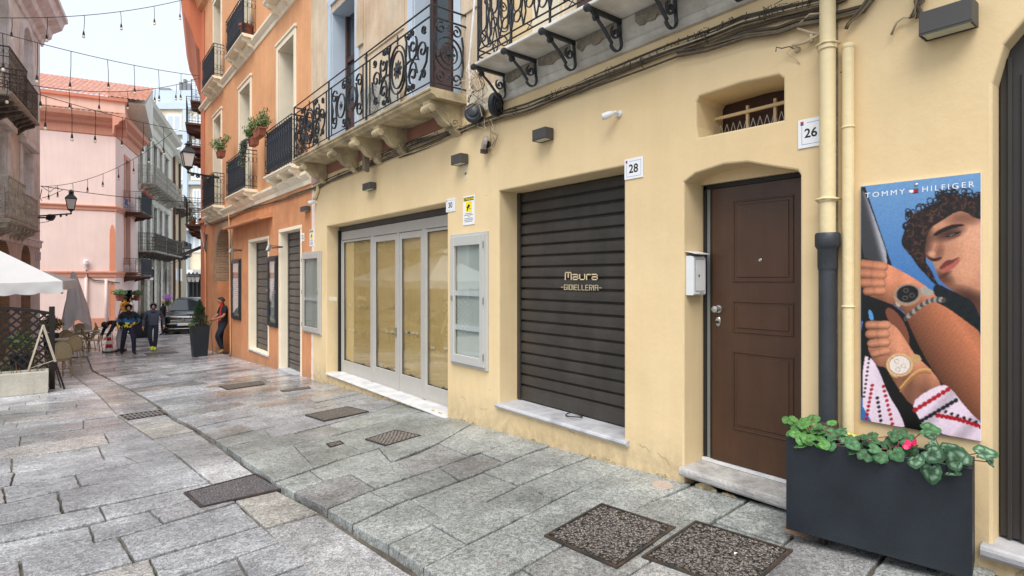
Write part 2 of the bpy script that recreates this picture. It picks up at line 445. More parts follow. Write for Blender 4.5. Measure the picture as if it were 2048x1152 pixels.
def slab_profile(mb, F, a0, a1, prof, m=0, caps=True):
  """moulding: prof [(o,z)] swept from a0 to a1"""
  mb.loft([[F.p(a, o, z) for o, z in prof] for a in (a0, a1)], caps, m)
_fontcache = {}
def text_mesh(mb, txt, fn, size, m=0, align='LEFT', bold=0.0, spacing=1.0, d=0.0):
  """lettering: fn(x, y, d) -> world, x right, y up"""
  key = (txt, size, bold, align, spacing)
  cu = bpy.data.curves.new("t", 'FONT'); cu.body = txt; cu.size = size; cu.align_x = align; cu.offset = bold; cu.space_character = spacing; cu.resolution_u = 3
  ob = bpy.data.objects.new("t", cu); COL.objects.link(ob)
  dg = bpy.context.evaluated_depsgraph_get()
  me = bpy.data.meshes.new_from_object(ob.evaluated_get(dg))
  mb.raw([fn(v.co.x, v.co.y, d) for v in me.vertices], [list(p.vertices) for p in me.polygons], m)
  w = max([v.co.x for v in me.vertices] or [0]) - min([v.co.x for v in me.vertices] or [0])
  bpy.data.objects.remove(ob); bpy.data.curves.remove(cu); bpy.data.meshes.remove(me)
  return w
def spiral(cx, cy, r0, r1, a0, turns, n=26):
  return [(cx + (r0 + (r1 - r0) * k / n) * math.cos(a0 + turns * 2 * math.pi * k / n), cy + (r0 + (r1 - r0) * k / n) * math.sin(a0 + turns * 2 * math.pi * k / n)) for k in range(n + 1)]
def circ(cx, cy, rx, ry=None, n=24, a0=0, a1=2 * math.pi):
  ry = rx if ry is None else ry
  return [(cx + rx * math.cos(a0 + (a1 - a0) * k / n), cy + ry * math.sin(a0 + (a1 - a0) * k / n)) for k in range(n + 1)]
# ---------------------------------------------------------------- ground and paving
def stone_mat(name):
  m = bpy.data.materials.new(name); m.use_nodes = True
  nt = m.node_tree; N = nt.nodes; L = nt.links; b = N["Principled BSDF"]
  tc = N.new("ShaderNodeTexCoord")
  at = N.new("ShaderNodeAttribute"); at.attribute_name = "tint"
  def noise(sc, det=4, ro=.6, dist=0):
    n = N.new("ShaderNodeTexNoise"); n.inputs["Scale"].default_value = sc; n.inputs["Detail"].default_value = det; n.inputs["Roughness"].default_value = ro
    n.inputs["Distortion"].default_value = dist; L.new(tc.outputs["Object"], n.inputs["Vector"]); return n.outputs[0]
  def mr(f, a, b_, c, d):
    n = N.new("ShaderNodeMapRange"); L.new(f, n.inputs["Value"])
    for k, v in zip(("From Min", "From Max", "To Min", "To Max"), (a, b_, c, d)): n.inputs[k].default_value = v
    return n.outputs[0]
  def mul(c, f):
    n = N.new("ShaderNodeMix"); n.data_type = 'RGBA'; n.blend_type = 'MULTIPLY'; n.inputs[0].default_value = 1
    L.new(c, n.inputs[6]); L.new(f, n.inputs[7]); return n.outputs[2]
  c = at.outputs["Color"]
  grain = noise(34, 4, .72, 1.2)
  c = mul(c, mr(grain, .41, .59, .58, 1.3))
  c = mul(c, mr(noise(130, 2, .6), .38, .62, .72, 1.28))
  c = mul(c, mr(noise(2.6, 6, .7), .35, .65, .74, 1.2))
  c = mul(c, mr(noise(.9, 5, .6), .36, .64, .7, 1.14))
  L.new(c, b.inputs["Base Color"])
  sx = N.new("ShaderNodeSeparateXYZ"); L.new(tc.outputs["Object"], sx.inputs[0])
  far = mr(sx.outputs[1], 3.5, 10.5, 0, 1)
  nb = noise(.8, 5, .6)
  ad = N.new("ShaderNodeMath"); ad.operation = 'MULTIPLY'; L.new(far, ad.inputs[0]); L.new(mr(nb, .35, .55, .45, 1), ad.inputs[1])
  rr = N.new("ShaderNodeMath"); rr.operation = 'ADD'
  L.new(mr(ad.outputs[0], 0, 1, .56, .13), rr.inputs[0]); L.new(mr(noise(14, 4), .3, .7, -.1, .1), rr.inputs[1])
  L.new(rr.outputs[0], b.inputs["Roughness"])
  b.inputs["Specular IOR Level"].default_value = .5
  b1 = N.new("ShaderNodeBump"); b1.inputs["Strength"].default_value = .35; b1.inputs["Distance"].default_value = .012
  L.new(noise(26, 5, .65), b1.inputs["Height"])
  b2 = N.new("ShaderNodeBump"); b2.inputs["Strength"].default_value = .5; b2.inputs["Distance"].default_value = .02
  L.new(noise(3.5, 3), b2.inputs["Height"]); L.new(b2.outputs[0], b1.inputs["Normal"])
  L.new(b1.outputs[0], b.inputs["Normal"])
  return m
M_stone = stone_mat("granite paving")
M_joint = mat("sandy mortar joints", srgb(104, 97, 86), .95, var=.35, vs=4, bump=.6, bs=40, col2=srgb(52, 48, 42), fine=.15, fs=60)
LOW = .045
kerb_px = [(900, 1190), (840, 1150), (757, 1093), (692, 1058), (620, 1012), (560, 985), (440, 895), (385, 858), (340, 838), (325, 822), (290, 800), (250, 778), (185, 745)]
KERB = [ground_pt(*p, LOW) for p in kerb_px]
KERB = [Vector((p.x, p.y)) for p in KERB]
KERB.insert(0, Vector((1.58, 1.2))); KERB.insert(0, Vector((1.6, -3)))
inn_px = [(640, 1150), (529, 1056), (470, 1000), (415, 960), (340, 900), (280, 862), (235, 832), (200, 795), (140, 748)]
INN = [ground_pt(*p, LOW) for p in inn_px]
INN = [Vector((p.x, p.y)) for p in INN]
INN.insert(0, Vector((1.15, 1.2))); INN.insert(0, Vector((1.15, -3)))
def xat(line, y):
  for a, b in zip(line, line[1:]):
    if a.y <= y <= b.y: return a.x + (b.x - a.x) * (y - a.y) / (b.y - a.y)
  return line[0].x if y < line[0].y else line[-1].x
pav = MB(); pav.col = []
PR = random.Random(11)
def add_slab(corners, z_off, tint, low, gap=.007, fine=True, drop=.03, tilt=.0025):
  """corners: 4 xy points in order; builds a worn slab with soft edge"""
  c = sum((Vector(p) for p in corners), Vector((0, 0))) / len(corners)
  tx, ty = PR.uniform(-tilt, tilt), PR.uniform(-tilt, tilt)
  step = .07 if fine else .3
  out = []
  n = len(corners)
  for i in range(n):
    p, q = Vector(corners[i]), Vector(corners[(i + 1) % n])
    k = max(1, int((q - p).length / step))
    nrm = Vector((q.y - p.y, -(q.x - p.x)))
    if nrm.length < 1e-6: continue
    nrm.normalize()
    ph, fr = PR.uniform(0, 6), PR.uniform(3, 8)
    for j in range(k):
      t = j / k
      w = p.lerp(q, t)
      if j == 0: jit = 0
      else: jit = (PR.uniform(-.0035, .0035) + .0025 * math.sin(ph + fr * t * 2)) if fine else PR.uniform(-.005, .005)
      w = w + nrm * jit
      out.append((w, j == 0))
  def ring(inset, dz):
    r = []
    for w, cor in out:
      d = w - c; L_ = d.length
      if L_ < 1e-6: r.append(None); continue
      e = inset * (1.25 if cor else 1.0)
      q = w - d.normalized() * min(e, L_ * .4)
      z = ground_z(q.x, q.y, low) + z_off + dz + tx * d.x * 2 + ty * d.y * 2
      r.append(Vector((q.x, q.y, z)))
    return r
  base = [w for w, _ in out]
  m_ = len(base)
  area = sum(base[i].x * base[(i + 1) % m_].y - base[(i + 1) % m_].x * base[i].y for i in range(m_))
  sg = 1 if area > 0 else -1
  def shrink(e, dz):
    r = []
    for i in range(m_):
      a, b, d = base[i - 1], base[i], base[(i + 1) % m_]
      n1 = Vector((-(b.y - a.y), b.x - a.x)) * sg; n2 = Vector((-(d.y - b.y), d.x - b.x)) * sg
      if n1.length > 1e-9: n1.normalize()
      if n2.length > 1e-9: n2.normalize()
      nn = n1 + n2
      k = e / max(.5, (1 + n1.dot(n2)) / 2) / 2
      q = b + nn * k
      z = ground_z(q.x, q.y, low) + z_off + dz + tx * (q.x - c.x) * 2 + ty * (q.y - c.y) * 2
      r.append(Vector((q.x, q.y, z)))
    return r
  rings = [shrink(gap, -drop), shrink(gap, -.009), shrink(gap + .002, -.003), shrink(gap + .007, 0)] if fine else [shrink(gap, -.03), shrink(gap, -.004), shrink(gap + .006, 0)]
  i0 = len(pav.v)
  pav.loft(rings, False, 0)
  k = i0 + (len(rings) - 1) * m_
  pav.f.append(list(range(k, k + m_))); pav.m.append(0)
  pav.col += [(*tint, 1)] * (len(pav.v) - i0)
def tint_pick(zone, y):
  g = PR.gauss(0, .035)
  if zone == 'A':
    base = Vector(srgb(150, 154, 152)) if y < 7 else (Vector(srgb(162, 164, 168)) if y < 11 else Vector(srgb(184, 186, 192)))  # farther slabs paler and bluish: sky reflection painted into the tint
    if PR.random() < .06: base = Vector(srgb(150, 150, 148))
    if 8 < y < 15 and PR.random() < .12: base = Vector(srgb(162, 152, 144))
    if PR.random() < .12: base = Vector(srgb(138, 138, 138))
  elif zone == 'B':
    base = Vector(srgb(154, 156, 160)) if y < 12 else Vector(srgb(192, 194, 200))  # distant slabs lightened too, sky sheen put into their colour
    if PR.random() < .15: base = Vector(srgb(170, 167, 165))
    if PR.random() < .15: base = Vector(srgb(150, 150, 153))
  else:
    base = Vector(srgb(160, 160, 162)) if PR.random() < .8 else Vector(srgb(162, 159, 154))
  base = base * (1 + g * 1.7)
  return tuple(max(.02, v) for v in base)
HOLES = []      # manholes: (xy polygon)
def inside(pt, poly):
  c = False; n = len(poly)
  for i in range(n):
    a, b = poly[i], poly[(i + 1) % n]
    if (a[1] > pt[1]) != (b[1] > pt[1]) and pt[0] < (b[0] - a[0]) * (pt[1] - a[1]) / (b[1] - a[1]) + a[0]: c = not c
  return c
def row_lines(lines, L, Rr, low, zone, cross=None, zo=0.0, lens=(.55, 1.2), ymax_fine=10):
  """lines: list of functions y(x) ordered near to far; L,Rr boundary functions x(y)"""
  for i in range(len(lines) - 1):
    f0, f1 = lines[i], lines[i + 1]
    def bound(fn, b):
      x = b(fn(1.0))
      for _ in range(6): x = b(fn(x))
      return x
    xl0, xl1 = bound(f0, L), bound(f1, L); xr0, xr1 = bound(f0, Rr), bound(f1, Rr)
    cuts = [(xl0, xl1)]
    if cross and i in cross:
      for x0, x1 in sorted(cross[i]):
        if x0 > xl0 + .1 and x0 < xr0 - .1: cuts.append((x0, x1))
    else:
      x = xl0 + PR.uniform(.3, 1) * lens[1]
      while x < xr0 - .3:
        cuts.append((x, x + (xl1 - xl0) * .5 + PR.uniform(-.02, .02))); x += PR.uniform(*lens)
    cuts.append((xr0, xr1))
    for (a0, a1), (b0, b1) in zip(cuts, cuts[1:]):
      y = f0((a0 + b0) / 2)
      mid = ((a0 + b0) / 2, (f0(a0) + f1(b1)) / 2)
      if any(inside(mid, h) for h in HOLES): continue
      rg0 = (PR.uniform(.004, .016) if zone == 'B' else PR.uniform(.001, .010)) * (1 if y < 9 else .6); rg1 = (PR.uniform(.004, .016) if zone == 'B' else PR.uniform(.001, .010)) * (1 if y < 9 else .6)
      nseg = 2
      pts = [(a0 + (b0 - a0) * k / nseg, f0(a0 + (b0 - a0) * k / nseg) + rg0) for k in range(nseg + 1)] + [(b1 + (a1 - b1) * k / nseg, f1(b1 + (a1 - b1) * k / nseg) - rg1) for k in range(nseg + 1)]
      z = PR.uniform(-.007, .006) + zo
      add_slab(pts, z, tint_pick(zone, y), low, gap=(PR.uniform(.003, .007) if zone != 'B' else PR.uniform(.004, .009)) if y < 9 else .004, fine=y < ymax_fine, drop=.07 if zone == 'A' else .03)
def poly_fn(pts):
  pts = sorted(pts)
  def f(x):
    if x <= pts[0][0]: a, b = pts[0], pts[1]
    elif x >= pts[-1][0]: a, b = pts[-2], pts[-1]
    else:
      for a, b in zip(pts, pts[1:]):
        if a[0] <= x <= b[0]: break
    return a[1] + (b[1] - a[1]) * (x - a[0]) / (b[0] - a[0])
  return f
def px_line(pp, low=0.0):
  q = [ground_pt(*p, low) for p in pp]
  return [(v.x, v.y) for v in q]
WALLX = 3.93
A_px = [
  [(1014, 1151), (1118, 1094), (1300, 1005), (1400, 962)],
  [(844, 1135), (884, 1115), (935, 1088), (1049, 1032), (1118, 993), (1226, 944)],
  [(765, 1092), (860, 1050), (974, 1001), (1037, 970), (1135, 929), (1172, 916)],
  [(692, 1054), (786, 1010), (824, 996), (962, 945), (1060, 905), (1110, 888)],
  [(648, 1021), (751, 978), (832, 950), (939, 912), (1040, 880)],
  [(590, 984), (649, 960), (703, 948), (793, 921), (857, 899), (928, 857)],
  [(554, 962), (612, 943), (664, 923), (766, 894), (839, 872), (890, 846)],
  [(480, 914), (585, 890), (617, 882), (659, 874), (693, 862), (760, 845), (850, 820)],
  [(450, 896), (500, 882), (588, 867), (659, 848), (738, 825), (800, 807)],
  [(427, 880), (500, 862), (560, 850), (680, 822), (780, 795)],
]
A_lines = [poly_fn(px_line(p)) for p in A_px]
y0w = A_lines[0](WALLX); y0k = A_lines[0](1.55)
near = []
for k in (4, 3, 2, 1):
  near.append(poly_fn([(1.5, y0k - .47 * k), (4, A_lines[0](4) - .47 * k)]))
fw, fk = A_lines[-1](WALLX), A_lines[-1](1.3)
far = []
n_far = 0
yk, yw = fk, fw
while yk < 24:
  st = PR.uniform(.36, .5); yk += st; yw += st + (yk - yw) * .03
  far.append(poly_fn([(1.0, yk), (WALLX, yw)]))
def crossx(i, segs):
  out = []
  for a, b in segs:
    p, q = ground_pt(*a), ground_pt(*b); out.append((p.x, q.x))
  return i, out
nb = len(near)
crA = dict([
  crossx(nb + 0, [((1118, 1094), (991, 1065)), ((1345, 1015), (1264, 1000))]),
  crossx(nb + 1, [((935, 1088), (866, 1050)), ((1049, 1032), (974, 1004)), ((1118, 1000), (1060, 975))]),
  crossx(nb + 2, [((885, 1036), (828, 1002)), ((1036, 970), (972, 946)), ((1133, 930), (1075, 912))]),
  crossx(nb + 3, [((790, 1010), (743, 985)), ((918, 960), (890, 940)), ((1010, 925), (960, 905))]),
  crossx(nb + 4, [((751, 978), (703, 950)), ((834, 950), (795, 925)), ((939, 913), (905, 897)), ((985, 895), (950, 880))]),
  crossx(nb + 5, [((650, 962), (622, 942)), ((785, 925), (766, 900))]),
  crossx(nb + 6, [((630, 938), (590, 892)), ((700, 890), (660, 875))]),
  crossx(nb + 7, [((620, 884), (597, 872)), ((694, 863), (660, 850))]),
  crossx(nb + 8, [((545, 876), (530, 858))]),
])
def manhole_poly(c, low=0.0): return [(v.x, v.y) for v in (ground_pt(*p, low) for p in c)]
MH = [  # photo corners, low?, style
  ([(1088, 1074), (1203, 1009), (1352, 1057), (1234, 1139)], 0, 'big'),
  ([(1283, 1116), (1391, 1044), (1586, 1104), (1490, 1190)], 0, 'big'),
  ([(367, 987), (512, 949), (568, 979), (400, 1017)], LOW, 'panel'),
  ([(730, 880), (790, 861), (842, 872), (772, 893)], 0, 'small'),
  ([(610, 831), (695, 814), (738, 824), (648, 843)], 0, 'small'),
  ([(438, 773), (520, 763), (530, 769), (455, 780)], 0, 'small'),
  ([(238, 833), (322, 823), (334, 831), (256, 843)], LOW, 'grate'),
  ([(560, 782), (618, 774), (622, 778), (567, 785)], 0, 'slot'),
  ([(652, 889), (680, 883), (688, 888), (660, 896)], 0, 'tiny'),
  ([(288, 707), (350, 703), (358, 706), (296, 711)], 0, 'panel'),
]
for c, lo, st in MH: HOLES.append([tuple(Vector(p) + (Vector(p) - sum((Vector(q) for q in manhole_poly(c, lo)), Vector((0, 0))) / 4) * (.25 if st in ('big', 'panel') else 0)) for p in manhole_poly(c, lo)])
HOLES2 = HOLES; HOLES = []
allA = near + A_lines + far
row_lines(allA, lambda y: xat(KERB, y) + .015, lambda y: WALLX, 0.0, 'A', crA, lens=(.5, 1.15))
cl = []
for a, b in [((529, 1056), (648, 1023)), ((465, 1006), (570, 979)), ((406, 973), (508, 950)), ((385, 940), (462, 922)), ((341, 906), (430, 890)), ((306, 878), (392, 862)), ((268, 853), (358, 842)), ((256, 842), (334, 831)), ((238, 833), (322, 822))]:
  cl.append(poly_fn(px_line([a, b], LOW)))
y = 10.4
while y < 23.4:
  cl.append(poly_fn([(0, y), (1.3, y + .02)])); y += PR.uniform(.5, .8)
pre = [poly_fn([(1, 1.2), (1.6, 1.35)]), poly_fn([(1, 2.15), (1.6, 2.4)])]
row_lines(pre + cl, lambda y: xat(INN, y), lambda y: xat(KERB, y) - .012, LOW, 'C', {k: [] for k in range(60)})
B_px = [
  [(360, 1150), (500, 1105), (562, 1083)],
  [(160, 1151), (265, 1123), (320, 1111), (500, 1057)],
  [(0, 1127), (187, 1085), (236, 1073), (330, 1046), (395, 1027)],
  [(0, 1084), (176, 1050), (217, 1038), (298, 1021), (374, 1002)],
  [(0, 1050), (114, 1028), (198, 1013), (344, 981)],
  [(0, 1008), (160, 973), (271, 954), (368, 937)],
  [(0, 975), (162, 947), (338, 914)],
  [(0, 948), (200, 922), (328, 897)],
  [(0, 918), (168, 897), (290, 873)],
  [(0, 897), (130, 880), (262, 858)],
  [(0, 878), (110, 866), (245, 846)],
  [(0, 860), (108, 849), (238, 833)],
]
B_lines = [poly_fn(px_line(p, LOW)) for p in B_px]
nearB = [poly_fn([(-2, B_lines[0](-2) - .45 * k), (1.2, B_lines[0](1.2) - .45 * k)]) for k in (3, 2, 1)]
farB = []; a_, b_ = B_lines[-1](-4), B_lines[-1](.6)
a_ = b_ + (a_ - b_) * .6
while b_ < 23.5:
  st = PR.uniform(.33, .5); b_ += st; a_ += st + (b_ - a_) * .03
  farB.append(poly_fn([(-4, a_), (.6, b_)]))
nb = 3
def crossb(i, segs):
  out = []
  for a, b in segs:
    p, q = ground_pt(*a, LOW), ground_pt(*b, LOW); out.append((p.x, q.x))
  p = out[0][0]
  while p > -6:
    p -= PR.uniform(.7, 1.3); out.append((p, p))
  return i, out
crB = dict([
  crossb(nb + 0, [((310, 1135), (300, 1118))]),
  crossb(nb + 1, [((268, 1122), (238, 1074)), ((50, 1165), (40, 1122))]),
  crossb(nb + 2, [((190, 1084), (178, 1052)), ((328, 1046), (300, 1022))]),
  crossb(nb + 3, [((212, 1038), (200, 1014))]),
  crossb(nb + 4, [((125, 1025), (115, 985))]),
  crossb(nb + 5, [((162, 973), (150, 950)), ((12, 1003), (5, 975))]),
  crossb(nb + 6, [((280, 935), (252, 918))]),
  crossb(nb + 7, [((210, 922), (200, 905)), ((22, 946), (18, 932))]),
  crossb(nb + 8, [((224, 903), (214, 888))]),
])
row_lines(nearB + B_lines + farB, lambda y: -7.5, lambda y: xat(INN, y) - .004, LOW, 'B', crB, lens=(.8, 1.6), ymax_fine=12)
y = 23.6
while y < 60:
  x = -9 + PR.uniform(0, 1)
  st = PR.uniform(.45, .7)
  while x < 12:
    w = PR.uniform(.9, 1.8)
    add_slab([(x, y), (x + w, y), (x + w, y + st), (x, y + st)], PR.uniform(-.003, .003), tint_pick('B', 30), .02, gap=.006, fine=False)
    x += w
  y += st
pav.build("paving_stones", [M_stone], kind="structure")
g = MB()
ys = [-12, 0, 6, 12, 18, YF, 40, 70, 260]
for a, b in zip(ys, ys[1:]):
  for x0, x1 in ((-120, -9), (-9, 12), (12, 160)):
    lo = LOW + .028
    g.poly([(x0, a, ground_z(0, a, lo)), (x1, a, ground_z(0, a, lo)), (x1, b, ground_z(0, b, lo)), (x0, b, ground_z(0, b, lo))])
g.build("ground", [M_joint], kind="structure")
g = MB()
yy = [-3, 1.2, 2.8, 3.3, 4.8, 6.8, 9, 10, 11.3, 14, 17.4, 20, 23.5]
for a, b in zip(yy, yy[1:]):
  x0, x1 = xat(KERB, a) + .03, xat(KERB, b) + .03
  g.poly([(x0, a, ground_z(0, a) - .024), (4.6, a, ground_z(0, a) - .024), (4.6, b, ground_z(0, b) - .024), (x1, b, ground_z(0, b) - .024)])
g.build("pavement_bed", [M_joint], kind="structure")
def cover_mat(name, c1, c2, scale, bump, rough=.5, metal=.4, kind='VORONOI'):
  m = bpy.data.materials.new(name); m.use_nodes = True
  nt = m.node_tree; N = nt.nodes; L = nt.links; b = N["Principled BSDF"]
  tc = N.new("ShaderNodeTexCoord")
  v = N.new("ShaderNodeTexVoronoi"); v.feature = 'DISTANCE_TO_EDGE'; v.inputs["Scale"].default_value = scale; L.new(tc.outputs["Object"], v.inputs[0])
  n = N.new("ShaderNodeTexNoise"); n.inputs["Scale"].default_value = scale * .7; n.inputs["Detail"].default_value = 5; L.new(tc.outputs["Object"], n.inputs[0])
  r = N.new("ShaderNodeMapRange"); r.inputs["From Max"].default_value = .22; L.new(v.outputs["Distance"], r.inputs[0])
  a = N.new("ShaderNodeMath"); a.operation = 'MULTIPLY'; L.new(r.outputs[0], a.inputs[0]); L.new(n.outputs[0], a.inputs[1])
  mx = N.new("ShaderNodeMix"); mx.data_type = 'RGBA'; mx.inputs[6].default_value = (*c1, 1); mx.inputs[7].default_value = (*c2, 1)
  rr = N.new("ShaderNodeMapRange"); rr.inputs["From Min"].default_value = .12; rr.inputs["From Max"].default_value = .55; L.new(a.outputs[0], rr.inputs[0])
  L.new(rr.outputs[0], mx.inputs[0]); L.new(mx.outputs[2], b.inputs["Base Color"])
  b.inputs["Roughness"].default_value = rough; b.inputs["Metallic"].default_value = metal
  bn = N.new("ShaderNodeBump"); bn.inputs["Strength"].default_value = bump; bn.inputs["Distance"].default_value = .012
  L.new(a.outputs[0], bn.inputs["Height"]); L.new(bn.outputs[0], b.inputs["Normal"])
  return m
M_cover = cover_mat("studded cast iron", srgb(40, 35, 32), srgb(128, 120, 112), 32, 1, .45)
M_coverflat = cover_mat("worn grey cast iron", srgb(84, 82, 86), srgb(136, 132, 136), 45, .8, .5)
M_coversmall = cover_mat("dark cast iron", srgb(70, 66, 62), srgb(150, 142, 132), 40, .9, .5)
names = ["dark studded manhole cover in the pavement, the left one of the big foreground pair",
     "dark studded manhole cover with paper scraps, nearest to the black planter box",
     "long purplish grey metal cover panel set just left of the stone kerb step",
     "small square iron cover with diagonal studs below the wall with the right glass cabinet",
     "square worn iron cover in front of the papered glass doors",
     "distant rusty iron cover in the wet paving before the orange building",
     "square hole street drain grate beside the kerb corner",
     "narrow slot drain cover close to the boundary of orange and yellow walls",
     "tiny dark valve cover in a paving slab of the middle pavement",
     "far dark cover plate in the paving under the hooded walker"]
PRm = random.Random(3)
for (c, lo, st), lab in zip(MH, names):
  q = manhole_poly(c, lo); cen = sum((Vector(p) for p in q), Vector((0, 0))) / 4
  up = .015
  P = lambda x, y, d: Vector((x, y, ground_z(x, y, lo) + d))
  rt = root("manhole_cover" if st not in ('grate', 'slot') else "drain_grate", P(cen.x, cen.y, 0), lab, "manhole cover" if st not in ('grate', 'slot') else "drain grate", "iron covers in the paving")
  def corner(u, v):
    a = Vector(q[0]).lerp(Vector(q[3]), u); b = Vector(q[1]).lerp(Vector(q[2]), u); return a.lerp(b, v)
  fr = MB(); pl = MB(); fw_ = .018 if st in ('big', 'panel') else .012
  su = (Vector(q[3]) - Vector(q[0])).length; sv = (Vector(q[1]) - Vector(q[0])).length
  eu, ev = fw_ / su, fw_ / sv
  def strip(u0, u1, v0, v1, d, mb, dz0=-.03):
    cs = [corner(u0, v0), corner(u1, v0), corner(u1, v1), corner(u0, v1)]
    mb.box8([P(p.x, p.y, dz0) for p in cs] + [P(p.x, p.y, d) for p in cs])
  strip(0, 1, 0, ev, up - .002, fr); strip(0, 1, 1 - ev, 1, up - .002, fr); strip(0, eu, ev, 1 - ev, up - .002, fr); strip(1 - eu, 1, ev, 1 - ev, up - .002, fr)
  fr.build("cover_frame", [M_iron_rust], rt)
  if st == 'grate':
    nu, nv = 3, 9
    for k in range(1, nu): strip(k / nu - .05, k / nu + .05, ev, 1 - ev, up - .001, pl)
    for k in range(1, nv): strip(eu, 1 - eu, k / nv - .018, k / nv + .018, up - .0025, pl)
    pl.build("grate_bars", [mat("pale worn iron", srgb(122, 118, 116), .55, .3, var=.2, vs=20)], rt)
    for k in (0,):
      b = MB(); strip(eu, 1 - eu, ev, 1 - ev, .0065, b, -.05); b.build("hole_shade", [M_dark], rt)  # dark plate laid over the slabs paints the shade in the grate holes
  else:
    strip(eu * 1.5, 1 - eu * 1.5, ev * 1.5, 1 - ev * 1.5, up - .004, pl)
    if st == 'big':      # raised curved studs
      for _ in range(950):
        u, v = PRm.uniform(.06, .94), PRm.uniform(.06, .94); p = corner(u, v); a = PRm.uniform(0, 6.28); r = .011
        pts = []
        for k in range(4):
          t = a + k * .75; pts.append(P(p.x + r * math.cos(t), p.y + r * math.sin(t), up - .001))
        pl.tube(pts, .003, 3, 1)
      if 'paper' in lab:
        for (x, y) in ((1345, 1083), (1375, 1096), (1430, 1100), (1412, 1122)):
          g_ = ground_pt(x + 60, y - 8); a = PRm.uniform(0, 3); d = .02
          pl.poly([P(g_.x + d * math.cos(a), g_.y + d * math.sin(a), up + .004), P(g_.x - d * math.sin(a) * .6, g_.y + d * math.cos(a) * .6, up + .01), P(g_.x - d * math.cos(a), g_.y - d * math.sin(a), up + .005)], 2)
    if st == 'small':
      for i in range(14):
        for j in range(14):
          u, v = .08 + i * .065, .08 + j * .065; p = corner(u, v); a = .8 if (i + j) % 2 else -.8
          dx, dy = .012 * math.cos(a), .012 * math.sin(a)
          pl.tube([P(p.x - dx, p.y - dy, up - .002), P(p.x + dx, p.y + dy, up - .002)], .003, 3, 1)
    mm = {'big': M_cover, 'panel': M_coverflat}.get(st, M_coversmall)
    pl.build("cover_plate", [mm, mat("cast iron studs", srgb(112, 106, 102), .4, .4, var=.3, vs=60), M_white], rt)
for (x, y, lab, cm_) in ((1325, 971, "small round stone coloured lid in the pavement before the brown door", mat("stone lid", srgb(176, 160, 148), .8, var=.1, vs=20)), (1598, 1062, "round rusty lid partly under the black planter box", mat("rusty lid", srgb(160, 128, 104), .8, var=.15, vs=20))):
  p = ground_pt(x, y); mb = MB(); mb.lathe([(.088, -.02), (.088, .006), (.082, .01), (.08, .006), (.006, .007), (.001, .007)], (p.x, p.y, p.z), 24)
  mb.build("drain_cover", [cm_], loc=p, label=lab, cat="drain lid", group="round lids in the pavement")
tf = MB(); T = random.Random(5)
for (x, y, n, r) in ((152, 902, 40, .06), (205, 932, 60, .05), (22, 945, 40, .05), (126, 1023, 40, .04), (245, 784, 30, .06), (263, 794, 30, .06), (342, 838, 30, .04), (318, 1140, 30, .04), (600, 1002, 12, .03)):
  p = ground_pt(x, y, LOW)
  for _ in range(n):
    a, d = T.uniform(0, 6.28), T.uniform(0, r); q = Vector((p.x + d * math.cos(a), p.y + d * math.sin(a) * .5, p.z - .012)); h = T.uniform(.012, .03); b = T.uniform(0, 6.28)
    tf.poly([q, q + Vector((.004 * math.cos(b), .004 * math.sin(b), 0)), q + Vector((T.uniform(-.02, .02), T.uniform(-.02, .02), h))])
tf.build("grass_tufts", [M_leaf], kind="stuff", label="small tufts of grass growing in the joints of the paving", cat="grass")
lt = MB()
for _ in range(70):
  x = T.uniform(1.4, 3.85); yv = T.uniform(2, 9);
  if T.random() < .5: x = 3.87 - abs(T.gauss(0, .12))
  a = T.uniform(0, 6.28); d = T.uniform(.004, .01); z = ground_z(x, yv) + .006
  lt.poly([(x + d * math.cos(a), yv + d * math.sin(a), z), (x - d * math.sin(a) * .5, yv + d * math.cos(a) * .5, z + .002), (x - d * math.cos(a), yv - d * math.sin(a), z), (x + d * math.sin(a) * .5, yv - d * math.cos(a) * .5, z + .001)], T.choice([0, 0, 0, 1, 2]))
lt.build("fallen_petals_and_leaves", [mat("dry leaf", srgb(96, 70, 50), .8), mat("petal scraps", srgb(200, 60, 70), .7), mat("pale scraps", srgb(226, 222, 214), .7)], kind="stuff", label="tiny scraps of dry leaf and petals scattered along the foot of the wall", cat="litter")
# ---------------------------------------------------------------- yellow building (numbers 26, 28, 30)
YB = root("yellow_building", (3.9, 5, 0), "long yellow plastered building with white string course, house numbers 26 to 30", "building")
Z = lambda y: EYE + y
P0 = F0.p
def ay(px, py=556): return F0.px(px, py)[0]
BOUND = 11.55
DOOR = (1.77, 2.69); SH = (3.31, 5.17); WIDE = (6.30, 10.70)
door_loop = [(DOOR[0], Z(-1.8)), (DOOR[1], Z(-1.8)), (DOOR[1], Z(.775)), (DOOR[1] - .1, Z(.83)), (DOOR[1] - .35, Z(.865)), (2.15, Z(.85)), (DOOR[0] + .2, Z(.79)), (DOOR[0] + .02, Z(.735)), (DOOR[0], Z(.70))]
sh_loop = rect(SH[0], SH[1], Z(-1.45), Z(1.005))
wide_loop = rect(WIDE[0], WIDE[1], Z(-1.82), Z(.995))
vent_loop = [(1.885, Z(1.10)), (2.56, Z(1.11)), (2.575, Z(1.2)), (2.575, Z(1.40)), (2.55, Z(1.435)), (2.2, Z(1.445)), (1.92, Z(1.425)), (1.885, Z(1.39))]
nb_ = 10
arch_loop = [(-1.2, Z(-1.44)), (.76, Z(-1.44)), (.76, Z(1.05))] + [(-.22 + .98 * math.cos(math.pi * k / nb_), Z(1.05) + .62 * math.sin(math.pi * k / nb_)) for k in range(1, nb_ + 1)]
mb = MB()
foot = []
a = -3.0
RW = random.Random(4)
while a < BOUND:
  foot.append((a, ground_z(3.9, a) - .05)); a += .4
out = [(-3, Z(2.02))] + foot + [(BOUND, ground_z(3.9, BOUND) - .05), (BOUND, Z(2.02))]
